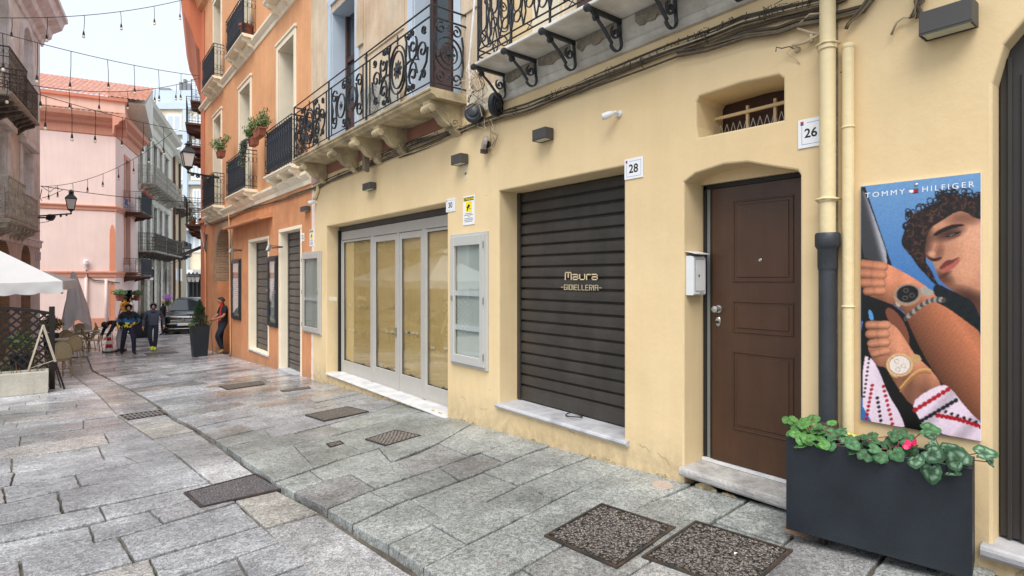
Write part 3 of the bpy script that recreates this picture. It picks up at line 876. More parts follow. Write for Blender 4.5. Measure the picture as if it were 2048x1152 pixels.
wall(mb, F0, [(a, z) for a, z in out], [(door_loop, .33, 1), (sh_loop, .36, 1), (wide_loop, .36, 1), (vent_loop, .38, 1), (arch_loop, .30, 1)], 0, ch=.014)
mb.build("wall", [M_yellow, M_yellow_rv], YB)
mb = MB()
mb.fbox(F0, -3, 11.5, -6, -.9, -.6, 9.0)
mb.build("core", [M_dark], YB)
mb = MB(); mb.fbox(F0, 1.7, 2.8, -.9, -.34, Z(-1.53), Z(-1.49)); mb.build("doorway_floor", [M_greymarble], YB)
mb = MB()
a = -2.8
while a < 11:
  w = RW.uniform(.05, .2); h = RW.uniform(.01, .045)
  if RW.random() < .75:
    z0 = ground_z(3.9, a)
    mb.loft([[P0(a + w * k / 3, .012 - abs(1.5 - k) * .006, z0 - .02), P0(a + w * k / 3, .010 - abs(1.5 - k) * .006, z0 + h * math.sin(math.pi * (k + .3) / 3.6)), P0(a + w * k / 3, -.01, z0 + h * 1.1 * math.sin(math.pi * (k + .3) / 3.6))] for k in range(4)], False, 0, closed=False)
  a += w + RW.uniform(0, .05)
mb.build("crumbled_foot", kind="stuff", parent=YB, mats=[mat("crumbling base plaster", srgb(190, 170, 132), .95, var=.35, vs=20, bump=.9, bs=40, col2=srgb(130, 118, 98))])
mb = MB(); mb.fbox(F0, 1.53, 1.57, .002, .012, Z(-1.6), Z(2.0)); mb.build("wall_seam", [M_mortar_old], YB)
UP0, UP1 = Z(2.02), 9.0  # unseen wall top set low to let more sky light into the street
up_holes = [(rect(6.12, 7.2, Z(2.3), Z(5.0)), .30, 1), (rect(9.30, 10.42, Z(2.3), Z(5.0)), .30, 1)]
mb = MB()
wall(mb, F0, [(5.15, UP0), (BOUND, UP0), (BOUND, UP1), (5.15, UP1)], up_holes, 0, ch=.01)
mb.build("upper_wall", [M_beigeup, M_blueshade], YB)
mb = MB()
wall(mb, F0, [(-3, UP0), (5.15, UP0), (5.15, UP1), (-3, UP1)], [(rect(2.95, 4.1, Z(2.3), Z(5.0)), .25, 1)], 0, ch=.01)
mb.build("upper_wall", [M_yellow, M_cream], YB)
mb = MB()
def quoin(a0, a1, z0, z1, d=.02):
  q_ = MB(); q_.rbox(F0, a0, a1, .001, d, z0, z1, .006); q_.build("raised_panel", [M_beigeup], YB)
quoin(11.12, 11.53, Z(3.15), Z(6.4)); quoin(10.62, 11.08, Z(3.2), Z(6.4), .03)
quoin(11.10, 11.53, Z(3.02), Z(3.12), .045)
quoin(7.5, 8.93, Z(3.7), Z(6.4), .02); quoin(8.95, 9.2, Z(3.95), Z(6.4), .035)
quoin(5.5, 5.95, Z(3.3), Z(6.4), .02)
for a0, a1 in ((6.12, 7.2), (9.30, 10.42)):
  mb = MB()
  for (x0, x1) in ((a0 - .16, a0 - .012), (a1 + .012, a1 + .16)): mb.rbox(F0, x0, x1, .001, .03, Z(2.3), Z(5.15), .004)
  mb.rbox(F0, a0 - .16, a1 + .16, .001, .032, Z(5.15), Z(5.3), .004)
  sur = mb.build("window_surround", [M_blueshade], YB)
  mb = MB(); mb.fbox(F0, a0, a1, -.32, -.30, Z(2.3), Z(5.0), 1)
  for x in (a0, (a0 + a1) / 2 - .04, a1 - .08):
    mb.fbox(F0, x, x + .08, -.30, -.262, Z(2.3), Z(5.0), 0)
  for z in (2.3, 3.2, 4.1): mb.fbox(F0, a0 + .08, a1 - .08, -.298, -.27, Z(z), Z(z) + .09, 0)
  mb.fbox(F0, a0 + .08, a1 - .08, -.299, -.28, Z(2.39), Z(3.2), 0)
  mb.build("balcony_door", [M_brownwood, M_darkglass], YB)
mb = MB()
for x0, x1 in ((2.78, 2.938), (4.112, 4.42)): mb.rbox(F0, x0, x1, .001, .05, Z(2.3), Z(5.2), .006)
mb.rbox(F0, 4.44, 4.55, .001, .03, Z(2.3), Z(5.2), .006)
mb.build("window_surround", [M_cream], YB)
for x0, x1 in ((2.97, 3.5), (3.52, 4.08)):
  mb = MB(); mb.rbox(F0, x0, x1, -.22, -.17, Z(2.3), Z(4.95), .006, 0)
  mb.rbox(F0, x0 + .08, x1 - .08, -.169, -.155, Z(2.42), Z(3.3), .008, 0); mb.rbox(F0, x0 + .08, x1 - .08, -.169, -.155, Z(3.42), Z(4.8), .008, 0)
  mb.build("wooden_shutter", [M_brownwood], YB)
mb = MB(); mb.fbox(F0, -3, 1.2, .0, .01, Z(2.28), 13);
mb = MB(); slab_profile(mb, F0, -3, BOUND, [(0, 8.6), (.15, 8.65), (.2, 8.8), (.45, 8.9), (.5, 9.05), (-6, 9.3), (-6, 9.0), (0, 9.0)]); mb.build("roof", [M_cream], YB)  # out of view, lowered with the wall top to admit more light
mb = MB()
prof = [(.004, Z(2.005)), (.03, Z(2.01)), (.05, Z(2.035)), (.055, Z(2.075)), (.04, Z(2.09)), (.055, Z(2.11)), (.085, Z(2.15)), (.09, Z(2.2)), (.1, Z(2.262)), (.004, Z(2.262))]
slab_profile(mb, F0, -3, 5.05, prof); mb.build("string_course", [M_greystone], YB)
mb = MB()   # crumbled patches between the iron brackets
for (a0, a1) in ((4.42, 4.93), (3.9, 4.36), (3.3, 3.8), (2.75, 3.1)):
  n = 9; top = [];
  pts = [(a0 + (a1 - a0) * k / n, Z(2.255)) for k in range(n + 1)] + [(a1 - (a1 - a0) * k / n, Z(2.19) - RW.uniform(0, .05) * (1 if 0 < k < n else 0)) for k in range(n + 1)]
  mb.prism(pts, lambda a, b, d: P0(a, d, b), .06, .108)
mb.build("crumbled_mortar", [M_mortar_old], YB)
mb = MB(); mb.rbox(F0, 5.95, 10.9, .001, .018, Z(1.99), Z(2.17), .004); mb.build("painted_band", [mat("brown painted band", srgb(140, 96, 78), .85, var=.12, vs=3, streak=.08)], YB)
mb = MB(); mb.rbox(F0, 10.95, 11.5, .001, .02, Z(1.9), Z(2.2), .004); mb.build("painted_band", [mat("mauve painted band", srgb(168, 140, 136), .85, var=.12, vs=3, streak=.08)], YB)
mb = MB(); slab_profile(mb, F0, 5.1, 5.75, [(.0, Z(1.98)), (.03, Z(1.99)), (.045, Z(2.04)), (.03, Z(2.06)), (.06, Z(2.12)), (.065, Z(2.25)), (0, Z(2.26))]); mb.build("string_course", [M_cream], YB)
mb = MB()
def sill(a0, a1, o1, zt, th, m=0):
  prof = [(-.36, zt), (o1 - .02, zt - .005), (o1 - .006, zt - .014), (o1, zt - .03), (o1 - .002, zt - th + .02), (o1 - .012, zt - th + .004), (o1 - .03, zt - th), (-.36, zt - th)]
  slab_profile(mb, F0, a0, a1, prof, m)
sill(3.25, 5.2, .05, Z(-1.44), .055); mb.build("sill", [M_greymarble], YB)
mb = MB(); sill(6.26, 10.66, .045, Z(-1.812), .04); mb.build("sill", [M_marble], YB)
mb = MB(); sill(1.7, 2.7, .055, Z(-1.515), .078); mb.build("door_step", [mat("pitted grey step stone", srgb(176, 174, 172), .8, var=.14, vs=9, bump=.7, bs=30, col2=srgb(138, 136, 134), fine=.12, fs=70)], YB)
mb = MB(); mb.fbox(F0, 1.78, 2.68, -.345, -.235, Z(-1.513), Z(-1.49)); mb.build("threshold", [M_marble], YB)
mb = MB(); sill(-2, .8, .06, Z(-1.43), .075); mb.build("door_step", [M_greymarble], YB)
def roller(F, a0, a1, z0, z1, o, h, mats, parent, tagline=None, last=None):
  mb = MB(); prof = []; z = z1
  while z > z0 + .14:
    zb = max(z - h, z0 + .12)
    prof += [(o - .010, z), (o + .006, z - .012), (o + .010, z - .05 * h / .13), (o + .010, zb + .028), (o - .002, zb + .018), (o - .024, zb + .012), (o - .024, zb + .004)]
    z = zb
  prof += [(o + .006, z - .002), (o + .012, z - .01), (o + .012, z0)]
  mb.loft([[F.p(a, q[0], q[1]) for q in prof] for a in (a0, a1)], False, 0, closed=False)
  ob = mb.build("roller_shutter", mats, parent)
  for a in (a0 - .0, a1 - .05):
    mb = MB(); mb.fbox(F, a, a + .05, o + .012, o + .035, z0, z1 - .002); mb.build("guide_rail", mats, ob)
  return ob
RS = roller(F0, SH[0] + .002, SH[1] - .002, Z(-1.425), Z(1.0), -.30, .126, [M_shutter], YB)
mb = MB()
def sstroke(seg, a_org, z_org, s, w, d):
  for (x0, y0, x1, y1) in seg:
    X0, X1 = min(x0, x1) - w / 2 / s, max(x0, x1) + w / 2 / s; Y0, Y1 = min(y0, y1) - w / 2 / s, max(y0, y1) + w / 2 / s
    if abs(x1 - x0) < 1e-6: Y0, Y1 = min(y0, y1) - w / 2 / s, max(y0, y1) + w / 2 / s
    mb.fbox(F0, a_org - X0 * s, a_org - X1 * s, d - .004, d, z_org + Y0 * s, z_org + Y1 * s)
G = {'M': ([(0, 0, 0, 2), (0, 2, 2, 2), (1, 0.6, 1, 2), (2, 0, 2, 2)], 2), 'a': ([(0, 1.4, 1.6, 1.4), (1.6, 0, 1.6, 1.4), (0, 0, 1.6, 0), (0, 0, 0, .75), (0, .75, 1.6, .75)], 1.6),
   'u': ([(0, 0, 0, 1.4), (0, 0, 1.6, 0), (1.6, 0, 1.6, 1.4)], 1.6), 'r': ([(0, 0, 0, 1.4), (0, 1.4, 1.1, 1.4)], 1.1),
   'G': ([(0, 0, 0, 1), (0, 1, 1, 1), (0, 0, 1, 0), (1, 0, 1, .5), (.5, .5, 1, .5)], 1), 'I': ([(0, 0, 0, 1)], 0.05), 'O': ([(0, 0, 0, 1), (0, 1, 1, 1), (1, 0, 1, 1), (0, 0, 1, 0)], 1),
   'E': ([(0, 0, 0, 1), (0, 1, .9, 1), (0, .5, .8, .5), (0, 0, .9, 0)], .9), 'L': ([(0, 0, 0, 1), (0, 0, .9, 0)], .9), 'R': ([(0, 0, 0, 1), (0, 1, 1, 1), (1, .5, 1, 1), (0, .5, 1, .5), (.7, 0, .7, .5)], 1),
   'A': ([(0, 0, 0, 1), (0, 1, 1, 1), (1, 0, 1, 1), (0, .5, 1, .5)], 1), '-': ([(0, .5, .7, .5)], .7)}
def word(txt, a_left, a_right, z, hgt, w, unit_h, d, gap):
  tot = sum(G[c][1] for c in txt) + gap * (len(txt) - 1)
  s = (a_left - a_right) / tot; x = 0
  for c in txt:
    seg = [(x + x0, y0 * hgt / unit_h / s, x + x1, y1 * hgt / unit_h / s) for x0, y0, x1, y1 in G[c][0]]
    sstroke(seg, a_left, z, s, w, d); x += G[c][1] + gap
aL, zT = F0.px(1130, 545, -.28); aR, _ = F0.px(1194, 545, -.28); _, zB = F0.px(1160, 559, -.28)
word("Maura", aL, aR, zB, zT - zB, .0115, 2, -.283, .6)
aL2, z2 = F0.px(1122, 571, -.28); aR2, _ = F0.px(1202, 571, -.28)
z2t = F0.px(1160, 570, -.28)[1]; z2b = F0.px(1160, 580, -.28)[1]
word("-GIOIELLERIA-", aL2, aR2, z2b, z2t - z2b, .0055, 1, -.283, .5)
mb.build("lettering", [M_textgold], RS)
mb = MB(); c = P0(4.15, -.2, Z(-1.435)); mb.tube([c + Vector((.07 * math.sin(t), .1 * math.cos(t), .012 + .006 * math.sin(2 * t))) for t in np.linspace(0, 6.28, 14)], .006, 5); mb.build("pull_ring", [M_black], RS)
mb = MB();
FR = -.26
wf = MB()
A0, A1, zb, zt = WIDE[0] + .0, WIDE[1] - .12, Z(-1.80), Z(.86)
posts = [A0, ay(849, 600) * (3.9 + .26) / 3.9, ay(797) * 4.16 / 3.9, ay(746) * 4.16 / 3.9, A1]
mb = MB(); mb.fbox(F0, WIDE[0], WIDE[1], -.36, FR + .01, Z(.90), Z(.99)); mb.build("shutter_box", [M_lamp], YB)
wid = root("shop_window", P0(8.5, -.3, Z(-1.8)), None, None); wid.parent = YB; wid.location = wid.location - YB.location
mb = MB(); mb.rbox(F0, A0, A1, FR - .05, FR + .012, zt - .13, zt + .03, .004); mb.fbox(F0, A0, A1, FR - .05, FR + .004, zb - .02, zb + .02)
for i, p in enumerate(posts):
  w = .055 if i in (1, 3) else .03
  mb.rbox(F0, max(A0, p - w), min(A1, p + w), FR - .05, FR + .018, zb, zt - .13, .004)
mb.build("window_frame", [M_alu], wid)
mb = MB(); mb.fbox(F0, WIDE[1] - .10, WIDE[1] - .06, -.33, -.2, Z(-1.83), Z(.92)); mb.fbox(F0, WIDE[1] - .058, WIDE[1] - .0, -.33, -.25, Z(-1.83), Z(.92), 1); mb.build("guide_rail", [M_black, M_alu], wid)
PRp = random.Random(9)
for i in range(4):
  a0, a1 = posts[i] + .035, posts[i + 1] - .035
  if i in (0, 3): a0 += .02 if i == 3 else 0
  leaf = MB(); kick = (.27 if i in (1, 2) else .22); st = .075 if i in (1, 2) else .045
  O0, O1 = FR - .03, FR + .006
  leaf.rbox(F0, a0, a0 + st, O0, O1, zb + .02, zt - .14, .005); leaf.rbox(F0, a1 - st, a1, O0, O1, zb + .02, zt - .14, .005)
  leaf.rbox(F0, a0 + st, a1 - st, O0, O1, zb + .02, zb + kick, .005); leaf.rbox(F0, a0 + st, a1 - st, O0, O1, zt - .14 - (.1 if i in (1, 2) else .04), zt - .14, .005)
  lo = leaf.build("door_leaf" if i in (1, 2) else "side_light", [M_alu], wid)
  gz0, gz1 = zb + kick, zt - .18
  gm = MB(); gm.fbox(F0, a0 + st, a1 - st, FR - .02, FR - .014, gz0, gz1); gm.build("pane", [M_glass], lo)
  gk = MB()
  for (x0, x1, y0, y1) in ((a0 + st, a0 + st + .008, gz0, gz1), (a1 - st - .008, a1 - st, gz0, gz1), (a0 + st + .008, a1 - st - .008, gz1 - .008, gz1), (a0 + st + .008, a1 - st - .008, gz0, gz0 + .008)):
    gk.fbox(F0, x0, x1, FR - .013, FR - .009, y0, y1)
  gk.build("gasket", [M_black], lo)
  pm = MB(); tops = gz1 + .05
  cuts = [tops, gz0 + (gz1 - gz0) * PRp.uniform(.45, .52), gz0 + (gz1 - gz0) * PRp.uniform(.2, .3), gz0 - .005]
  for k in range(3):
    z1_, z0_ = cuts[k] + (.03 if k else 0), cuts[k + 1]
    nx, nz = 26, 22; x0, x1 = a0 + st - .03 + PRp.uniform(0, .04), a1 - st + .03
    oo = FR - .045 - .006 * k
    ph = PRp.uniform(0, 6); vs = []
    for j in range(nz + 1):
      for q in range(nx + 1):
        u = q / nx; v = j / nz
        a = x0 + (x1 - x0) * u
        zb_ = z0_ + (.02 * math.sin(11 * u + ph) + .012 * math.sin(37 * u + ph * 2) + PRp.uniform(-.004, .004)) * (1 - v)
        z = zb_ + (z1_ - zb_) * v
        off = .004 * math.sin(5 * u + 3 * v + ph) + .002 * math.sin(13 * v + 4 * u) + PRp.uniform(-.0008, .0008) + .003 * abs(math.sin(3.14 * 3 * v))
        vs.append(P0(a, oo + off, z))
    fs = [(j * (nx + 1) + q, j * (nx + 1) + q + 1, (j + 1) * (nx + 1) + q + 1, (j + 1) * (nx + 1) + q) for j in range(nz) for q in range(nx)]
    pm.raw(vs, fs, 0)
    if k == 1 or PRp.random() < .6:
      for _ in range(5):
        a = PRp.uniform(x0, x1 - .15); z = cuts[k + 1] + PRp.uniform(.0, .035)
        pm.poly([P0(a, oo + .02, z), P0(a + PRp.uniform(.05, .14), oo + .02, z + PRp.uniform(-.01, .01)), P0(a + .1, oo + .02, z + .028), P0(a, oo + .02, z + .03)], 1)
  pm.build("paper_cover", [M_paper, M_tape], lo, smooth=True)
  if i == 2:
    hd = MB(); hd.rbox(F0, a0 + .012, a0 + .05, O1, O1 + .02, Z(-.95), Z(-.8), .006, 0); hd.lathe([(.008, 0), (.008, .03)], P0(a0 + .03, O1 + .02, Z(-.88)), 8, axis=(-1, 0, 0)); hd.build("lock", [M_brass], lo)
bk = MB(); bk.fbox(F0, WIDE[0], WIDE[1], -.52, -.5, Z(-1.9), Z(1.0)); bk.fbox(F0, WIDE[0], WIDE[1], -.5, -.36, Z(-1.9), Z(-1.84), 1); bk.build("shop_interior", [mat("shop interior", srgb(190, 176, 140), .9), M_marble], wid)
dr = root("entrance_door", P0(2.2, -.25, Z(-1.5)), None, None); dr.parent = YB; dr.location = dr.location - YB.location
DO = -.25
mb = MB(); d0, d1, dz0, dz1 = DOOR[0] - .02, ay(1424) * (3.9 + .25) / 3.9, Z(-1.485), Z(.73)
mb.rbox(F0, d0, d1, DO - .05, DO, dz0, dz1, .004)
def panel(a0, a1, z0, z1):
  w = .012
  for (x0, x1, y0, y1) in ((a0, a1, z0, z0 + w), (a0, a1, z1 - w, z1), (a0, a0 + w, z0 + w, z1 - w), (a1 - w, a1, z0 + w, z1 - w)):
    mb.rbox(F0, x0, x1, DO, DO + .008, y0, y1, .003)
  mb.rbox(F0, a0 + .035, a1 - .035, DO, DO + .006, z0 + .035, z1 - .035, .0035)
pl_, pr_ = ay(1466) * 4.15 / 3.9, ay(1588) * 4.15 / 3.9
panel(pr_, pl_, Z(-.03), Z(.61)); panel(pr_, pl_, Z(-.43), Z(-.18)); panel(pr_, pl_, Z(-1.2), Z(-.58))
mb.build("door_panel", [M_door], dr)
mb = MB(); mb.fbox(F0, d1 + .004, d1 + .026, DO - .06, DO - .015, dz0, Z(.74)); mb.fbox(F0, d1 + .06, d1 + .085, DO - .06, DO - .01, dz0, Z(.76)); mb.build("door_frame", [M_black], dr)
mb = MB(); mb.fbox(F0, d1 + .027, d1 + .058, DO - .06, DO - .02, dz0, Z(.74)); mb.build("frame_strip", [M_alu_dk], dr)
mb = MB(); mb.fbox(F0, d0, d1 + .085, DO - .06, DO - .01, dz1 + .004, Z(.77)); mb.build("door_lintel", [M_black], dr)
mb = MB(); mb.prism([(DOOR[0] - .01, Z(.772)), (DOOR[1] + .01, Z(.772)), (DOOR[1] + .01, Z(.95)), (DOOR[0] - .01, Z(.95))], lambda a, b, d: P0(a, d, b), -.33, -.225); mb.build("lintel_plaster", [M_yellow_rv], YB)
kz = F0.px(1437, 618, DO)
mb = MB(); mb.lathe([(.032, 0), (.032, .006), (.012, .01), (.012, .03), (.026, .036), (.03, .05), (.026, .062), (.008, .066), (.001, .066)], P0(kz[0], DO, kz[1]), 18, axis=(-1, 0, 0)); mb.build("door_knob", [M_brass], dr, smooth=True, angle=40)
kz = F0.px(1437, 643, DO)
mb = MB(); mb.loft([[P0(kz[0] + .024 * s_ * math.cos(t), DO + o_, kz[1] + .04 * s_ * math.sin(t)) for t in np.linspace(0, 2 * math.pi, 20)[:-1]] for s_, o_ in ((1, 0), (1, .006), (.85, .011), (.3, .012))], True, 0); mb.lathe([(.012, 0), (.012, .016), (.002, .017)], P0(kz[0], DO + .01, kz[1] - .004), 12, 1, axis=(-1, 0, 0)); mb.build("keyhole_plate", [M_brass, M_black], dr)
kz = F0.px(1521, 520, DO)
mb = MB(); mb.lathe([(.013, 0), (.013, .008), (.009, .012), (.001, .010)], P0(kz[0], DO, kz[1]), 12, axis=(-1, 0, 0)); mb.build("peephole", [M_brass], dr)
vt = MB()
for a in (2.08, 2.3): vt.rbox(F0, a, a + .02, -.31, -.285, Z(1.10), Z(1.36), .002)
vt.rbox(F0, 1.88, 2.58, -.285, -.262, Z(1.295), Z(1.318), .002)
vt.build("vent_bar", [M_yellow_rv], YB)
vm = MB(); k = 0
a = 1.8
while a < 2.62:
  for s_ in (-1, 1):
    vm.tube([P0(a + s_ * .0, -.25, Z(1.05)), P0(a + s_ * .055, -.25, Z(1.24))], .0022, 3)
  a += .055
vm.build("wire_mesh", [mat("wire", srgb(186, 182, 170), .5, .4)], YB)
vb = MB(); vb.fbox(F0, 1.7, 2.7, -.41, -.385, Z(1.0), Z(1.5), 0); vb.fbox(F0, 1.9, 2.12, -.382, -.36, Z(1.12), Z(1.19), 1); vb.build("vent_back", [mat("brown vent recess", srgb(70, 48, 40), .8), M_oldwhite], YB)
mb = MB()
of = -.05
pts = expand(arch_loop, -.002)
mb.prism(expand(arch_loop, -.004), lambda a, b, d: P0(a, d, b), -.26, -.20)
aj = .76
mb.rbox(F0, .55, .755, -.2, -.13, Z(-1.42), Z(1.6), .006)
mb.rbox(F0, .46, .55, -.2, -.155, Z(-1.42), Z(.95), .006); mb.rbox(F0, .70, .72, -.129, -.112, Z(-1.42), Z(1.2), .004); mb.rbox(F0, .64, .665, -.129, -.116, Z(-1.42), Z(1.1), .004)
mb.rbox(F0, -1, .55, -.2, -.12, Z(.95), Z(1.04), .006)
for zz in (Z(-.14), Z(-.21)): mb.rbox(F0, -.6, .46, -.2, -.17, zz, zz + .05, .005)
mb.rbox(F0, -.6, .46, -.2, -.165, Z(-1.42), Z(-1.15), .005)
mb.build("shopfront_frame", [mat("anthracite shopfront", srgb(54, 51, 49), .55, .1, var=.08, fine=.04)], YB)
mb = MB(); mb.rbox(F0, -.6, .42, -.199, -.19, Z(-1.1), Z(-.25), .004); mb.rbox(F0, -.6, .42, -.199, -.19, Z(-.1), Z(.9), .004); mb.build("shopfront_panel", [mat("brown black panel", srgb(44, 38, 34), .5, var=.1)], YB)
def blob(mb, ca, cz, ra, rz, o, m=0, n=18, seed=1):
  q = random.Random(seed); pts = [(ca + ra * math.cos(t) * q.uniform(.7, 1.1), cz + rz * math.sin(t) * q.uniform(.7, 1.1)) for t in np.linspace(0, 2 * math.pi, n + 1)[:-1]]
  mb.prism(pts, lambda a, b, d: P0(a, d, b), o, o + .0015, m)
mb = MB(); c = F0.px(930, 340); blob(mb, c[0], c[1] + .02, .09, .09, .001, seed=4); blob(mb, c[0] - .02, c[1] - .08, .05, .05, .001, seed=8); mb.build("filler_patch", [mat("pale filler", srgb(228, 214, 180), .9, var=.06)], YB)
mb = MB()
q = random.Random(2); zz = ground_z(3.9, BOUND); L1, R1 = [], []
while zz < Z(1.9):
  if zz < Z(-1.1): w0, w1 = q.uniform(.02, .06), q.uniform(.04, .1)
  elif zz < Z(.45): w0, w1 = .005, .01
  else: w0, w1 = q.uniform(-.02, .02), q.uniform(.12, .2)
  L1.append((BOUND - .03 - w1, zz)); R1.append((BOUND - .03 + w0, zz)); zz += .07
mb.prism(L1 + R1[::-1], lambda a, b, d: P0(a, d, b), .001, .003); mb.build("filler_patch", [mat("white filler", srgb(236, 216, 206), .9, var=.06, vs=8)], YB)
q = random.Random(17); mb = MB()
for (x, y, n) in ((1300, 905, 7), (1340, 930, 9), (1385, 965, 8), (1440, 990, 10), (1500, 1005, 9), (975, 820, 6), (1545, 1010, 8), (930, 800, 5), (1150, 870, 6)):
  a, z = F0.px(x, y); pts = [P0(a, .0006, z)]; d = q.choice([-1, 1])
  for k in range(n):
    a += d * q.uniform(.006, .03); z += q.uniform(-.02, .022); pts.append(P0(a, .0006, z))
  mb.tube(pts, .0016, 3)
for _ in range(16):
  a, z = q.uniform(1, 6.2), Z(q.uniform(-1.4, 1.6))
  if 1.7 < a < 2.8 or 3.2 < a < 5.3 or a < 1.5: continue
  mb.lathe([(.006, 0), (.004, .002), (.001, .002)], P0(a, 0, z), 6, axis=(-1, 0, 0))
mb.build("plaster_cracks", [mat("crack shadow", srgb(132, 112, 78), .95)], YB, kind="stuff")
# ---------------------------------------------------------------- left balcony with scrollwork
XB = 3.4; OB = 3.9 - XB      # both balconies reach .5 m over the street
S0, S1 = 5.86, 11.05
mb = MB()
zt = Z(2.28)
def slab(mb, a0, a1, o1, zt, th, m=0):
  prof = [(0, zt), (o1 + .03, zt), (o1 + .035, zt - .012), (o1 + .03, zt - .03), (o1 + .012, zt - .035), (o1 + .02, zt - .05), (o1 + .012, zt - .07), (o1 - .03, zt - .085), (o1 - .05, zt - th), (0, zt - th)]
  slab_profile(mb, F0, a0, a1, prof, m)
slab(mb, S0 - .03, S1 + .03, OB, zt, .11)
M_console = mat("sandstone balcony", srgb(186, 170, 136), .88, var=.2, vs=4, bump=.4, bs=40, col2=srgb(128, 115, 94), streak=.16)
BALC = mb.build("balcony_slab", [M_console], YB)
def console(Fr, a, w, z1, depth, h, mats, parent):
  """scroll console: S profile with a rolled front and a rolled foot"""
  mb = MB(); D, Hh = depth, h
  pts = [(0, 0), (D * .96, 0), (D, -.02), (D * .98, -.05)]
  pts += [(D * .93 + .055 * math.sin(t), -.10 - .055 * math.cos(t)) for t in np.linspace(.5, 4.2, 9)]
  pts += [(D * .78, -.13), (D * .66, -.17), (D * .55, -.235), (D * .45, -.26), (D * .36, -.27)]
  pts += [(D * .24 + .06 * math.sin(t), -Hh * .74 - .065 * math.cos(t)) for t in np.linspace(1.4, 4.6, 6)][:3]
  pts += [(D * .2, -Hh * .9), (D * .06, -Hh), (0, -Hh)]
  mb.prism(pts, lambda o, zz, d: Fr.p(a + d, o, z1 + zz), -w / 2, w / 2)
  ob = mb.build("console", mats, parent)
  sc = MB()
  for s_ in (-1, 1):
    sc.tube([Fr.p(a + s_ * (w / 2 + .004), o, z1 + zz) for o, zz in spiral(D * .23, -Hh * .66, .01, .07, 0, 1.7, 24)], .011, 5)
    sc.tube([Fr.p(a + s_ * (w / 2 + .004), o, z1 + zz) for o, zz in [(D * .23 + .07, -Hh * .66), (D * .45, -.16), (D * .65, -.09), (D * .8, -.07)]], .012, 5)
    sc.tube([Fr.p(a + s_ * (w / 2 + .004), o, z1 + zz) for o, zz in [(D * .4, -.22), (D * .55, -.17), (D * .7, -.11)]], .008, 5)
  sc.lathe([(.05, -w / 2 - .03), (.055, -w / 2 - .01), (.04, -w / 2), (.04, w / 2), (.055, w / 2 + .01), (.05, w / 2 + .03)], Fr.p(a, D * .93, z1 - .10), 12, axis=Fr.p(1, 0, 0) - Fr.p(0, 0, 0))
  sc.build("scroll", mats, ob)
  return ob
for a in (6.02, 7.45, 8.28, 9.22, 10.7): console(F0, a, .15, Z(2.17), OB * .97, .36, [M_console], YB)
RAIL = root("balcony_railing", P0((S0 + S1) / 2, OB, zt), None, None); RAIL.parent = YB; RAIL.location = RAIL.location - YB.location
zt0, zr2, zr1 = zt + .07, zt + .86, zt + 1.0
fl = (.008, .022)
mbr = MB()
posts = [S0, 7.72, 9.22, S1]
for z in (zr1, zr2): mbr.tube([P0(0 + .0, 0, 0) * 0 + P0(S0, .0, z), P0(S0, OB, z), P0(S1, OB, z), P0(S1, 0, z)], .014, 4)
mbr.tube([P0(S0, 0, zt0), P0(S0, OB, zt0), P0(S1, OB, zt0), P0(S1, 0, zt0)], .011, 4)
for p in posts + [8.47]: mbr.fbox(F0, p - .012, p + .012, OB - .012, OB + .012, zt, zr1 if p != 8.47 else zr2)
for p in (7.60, 7.84, 9.10, 9.34): mbr.fbox(F0, p - .008, p + .008, OB - .008, OB + .008, zt0, zr2)
mbr.build("rail_frame", [M_iron], RAIL)
def put2(mb, fn, pts, flat=(.026, .013), r=None, up=None):
  if r: mb.tube([fn(u, v) for u, v in pts], r, 5)
  else: mb.tube([fn(u, v) for u, v in pts], .01, 4, flat=flat, up=up)
def rosette(mb, fn, u, v, r, n=8):
  for k in range(n):
    t = k * 2 * math.pi / n
    a, b = u + r * math.cos(t), v + r * math.sin(t)
    mb.loft([[fn(u + r * q * math.cos(t + s_ * w_), v + r * q * math.sin(t + s_ * w_)) for s_ in (-1, 0, 1)] for q, w_ in ((.15, .1), (.55, .36), (.8, .3), (1, .05))], False, 0, closed=False)
  mb.sphere(fn(u, v), r * .36, 6)
def bud(mb, fn, u, v, s):
  """small leafy ornament on the rails"""
  for q, w in ((-.5, .25), (0, .42), (.5, .25)):
    mb.tube([fn(u + w * s * math.cos(t), v + q * s + w * .45 * s * math.sin(t)) for t in np.linspace(0, 6.28, 9)], .007, 4)
  mb.tube([fn(u, v - s), fn(u, v + s)], .01, 4)
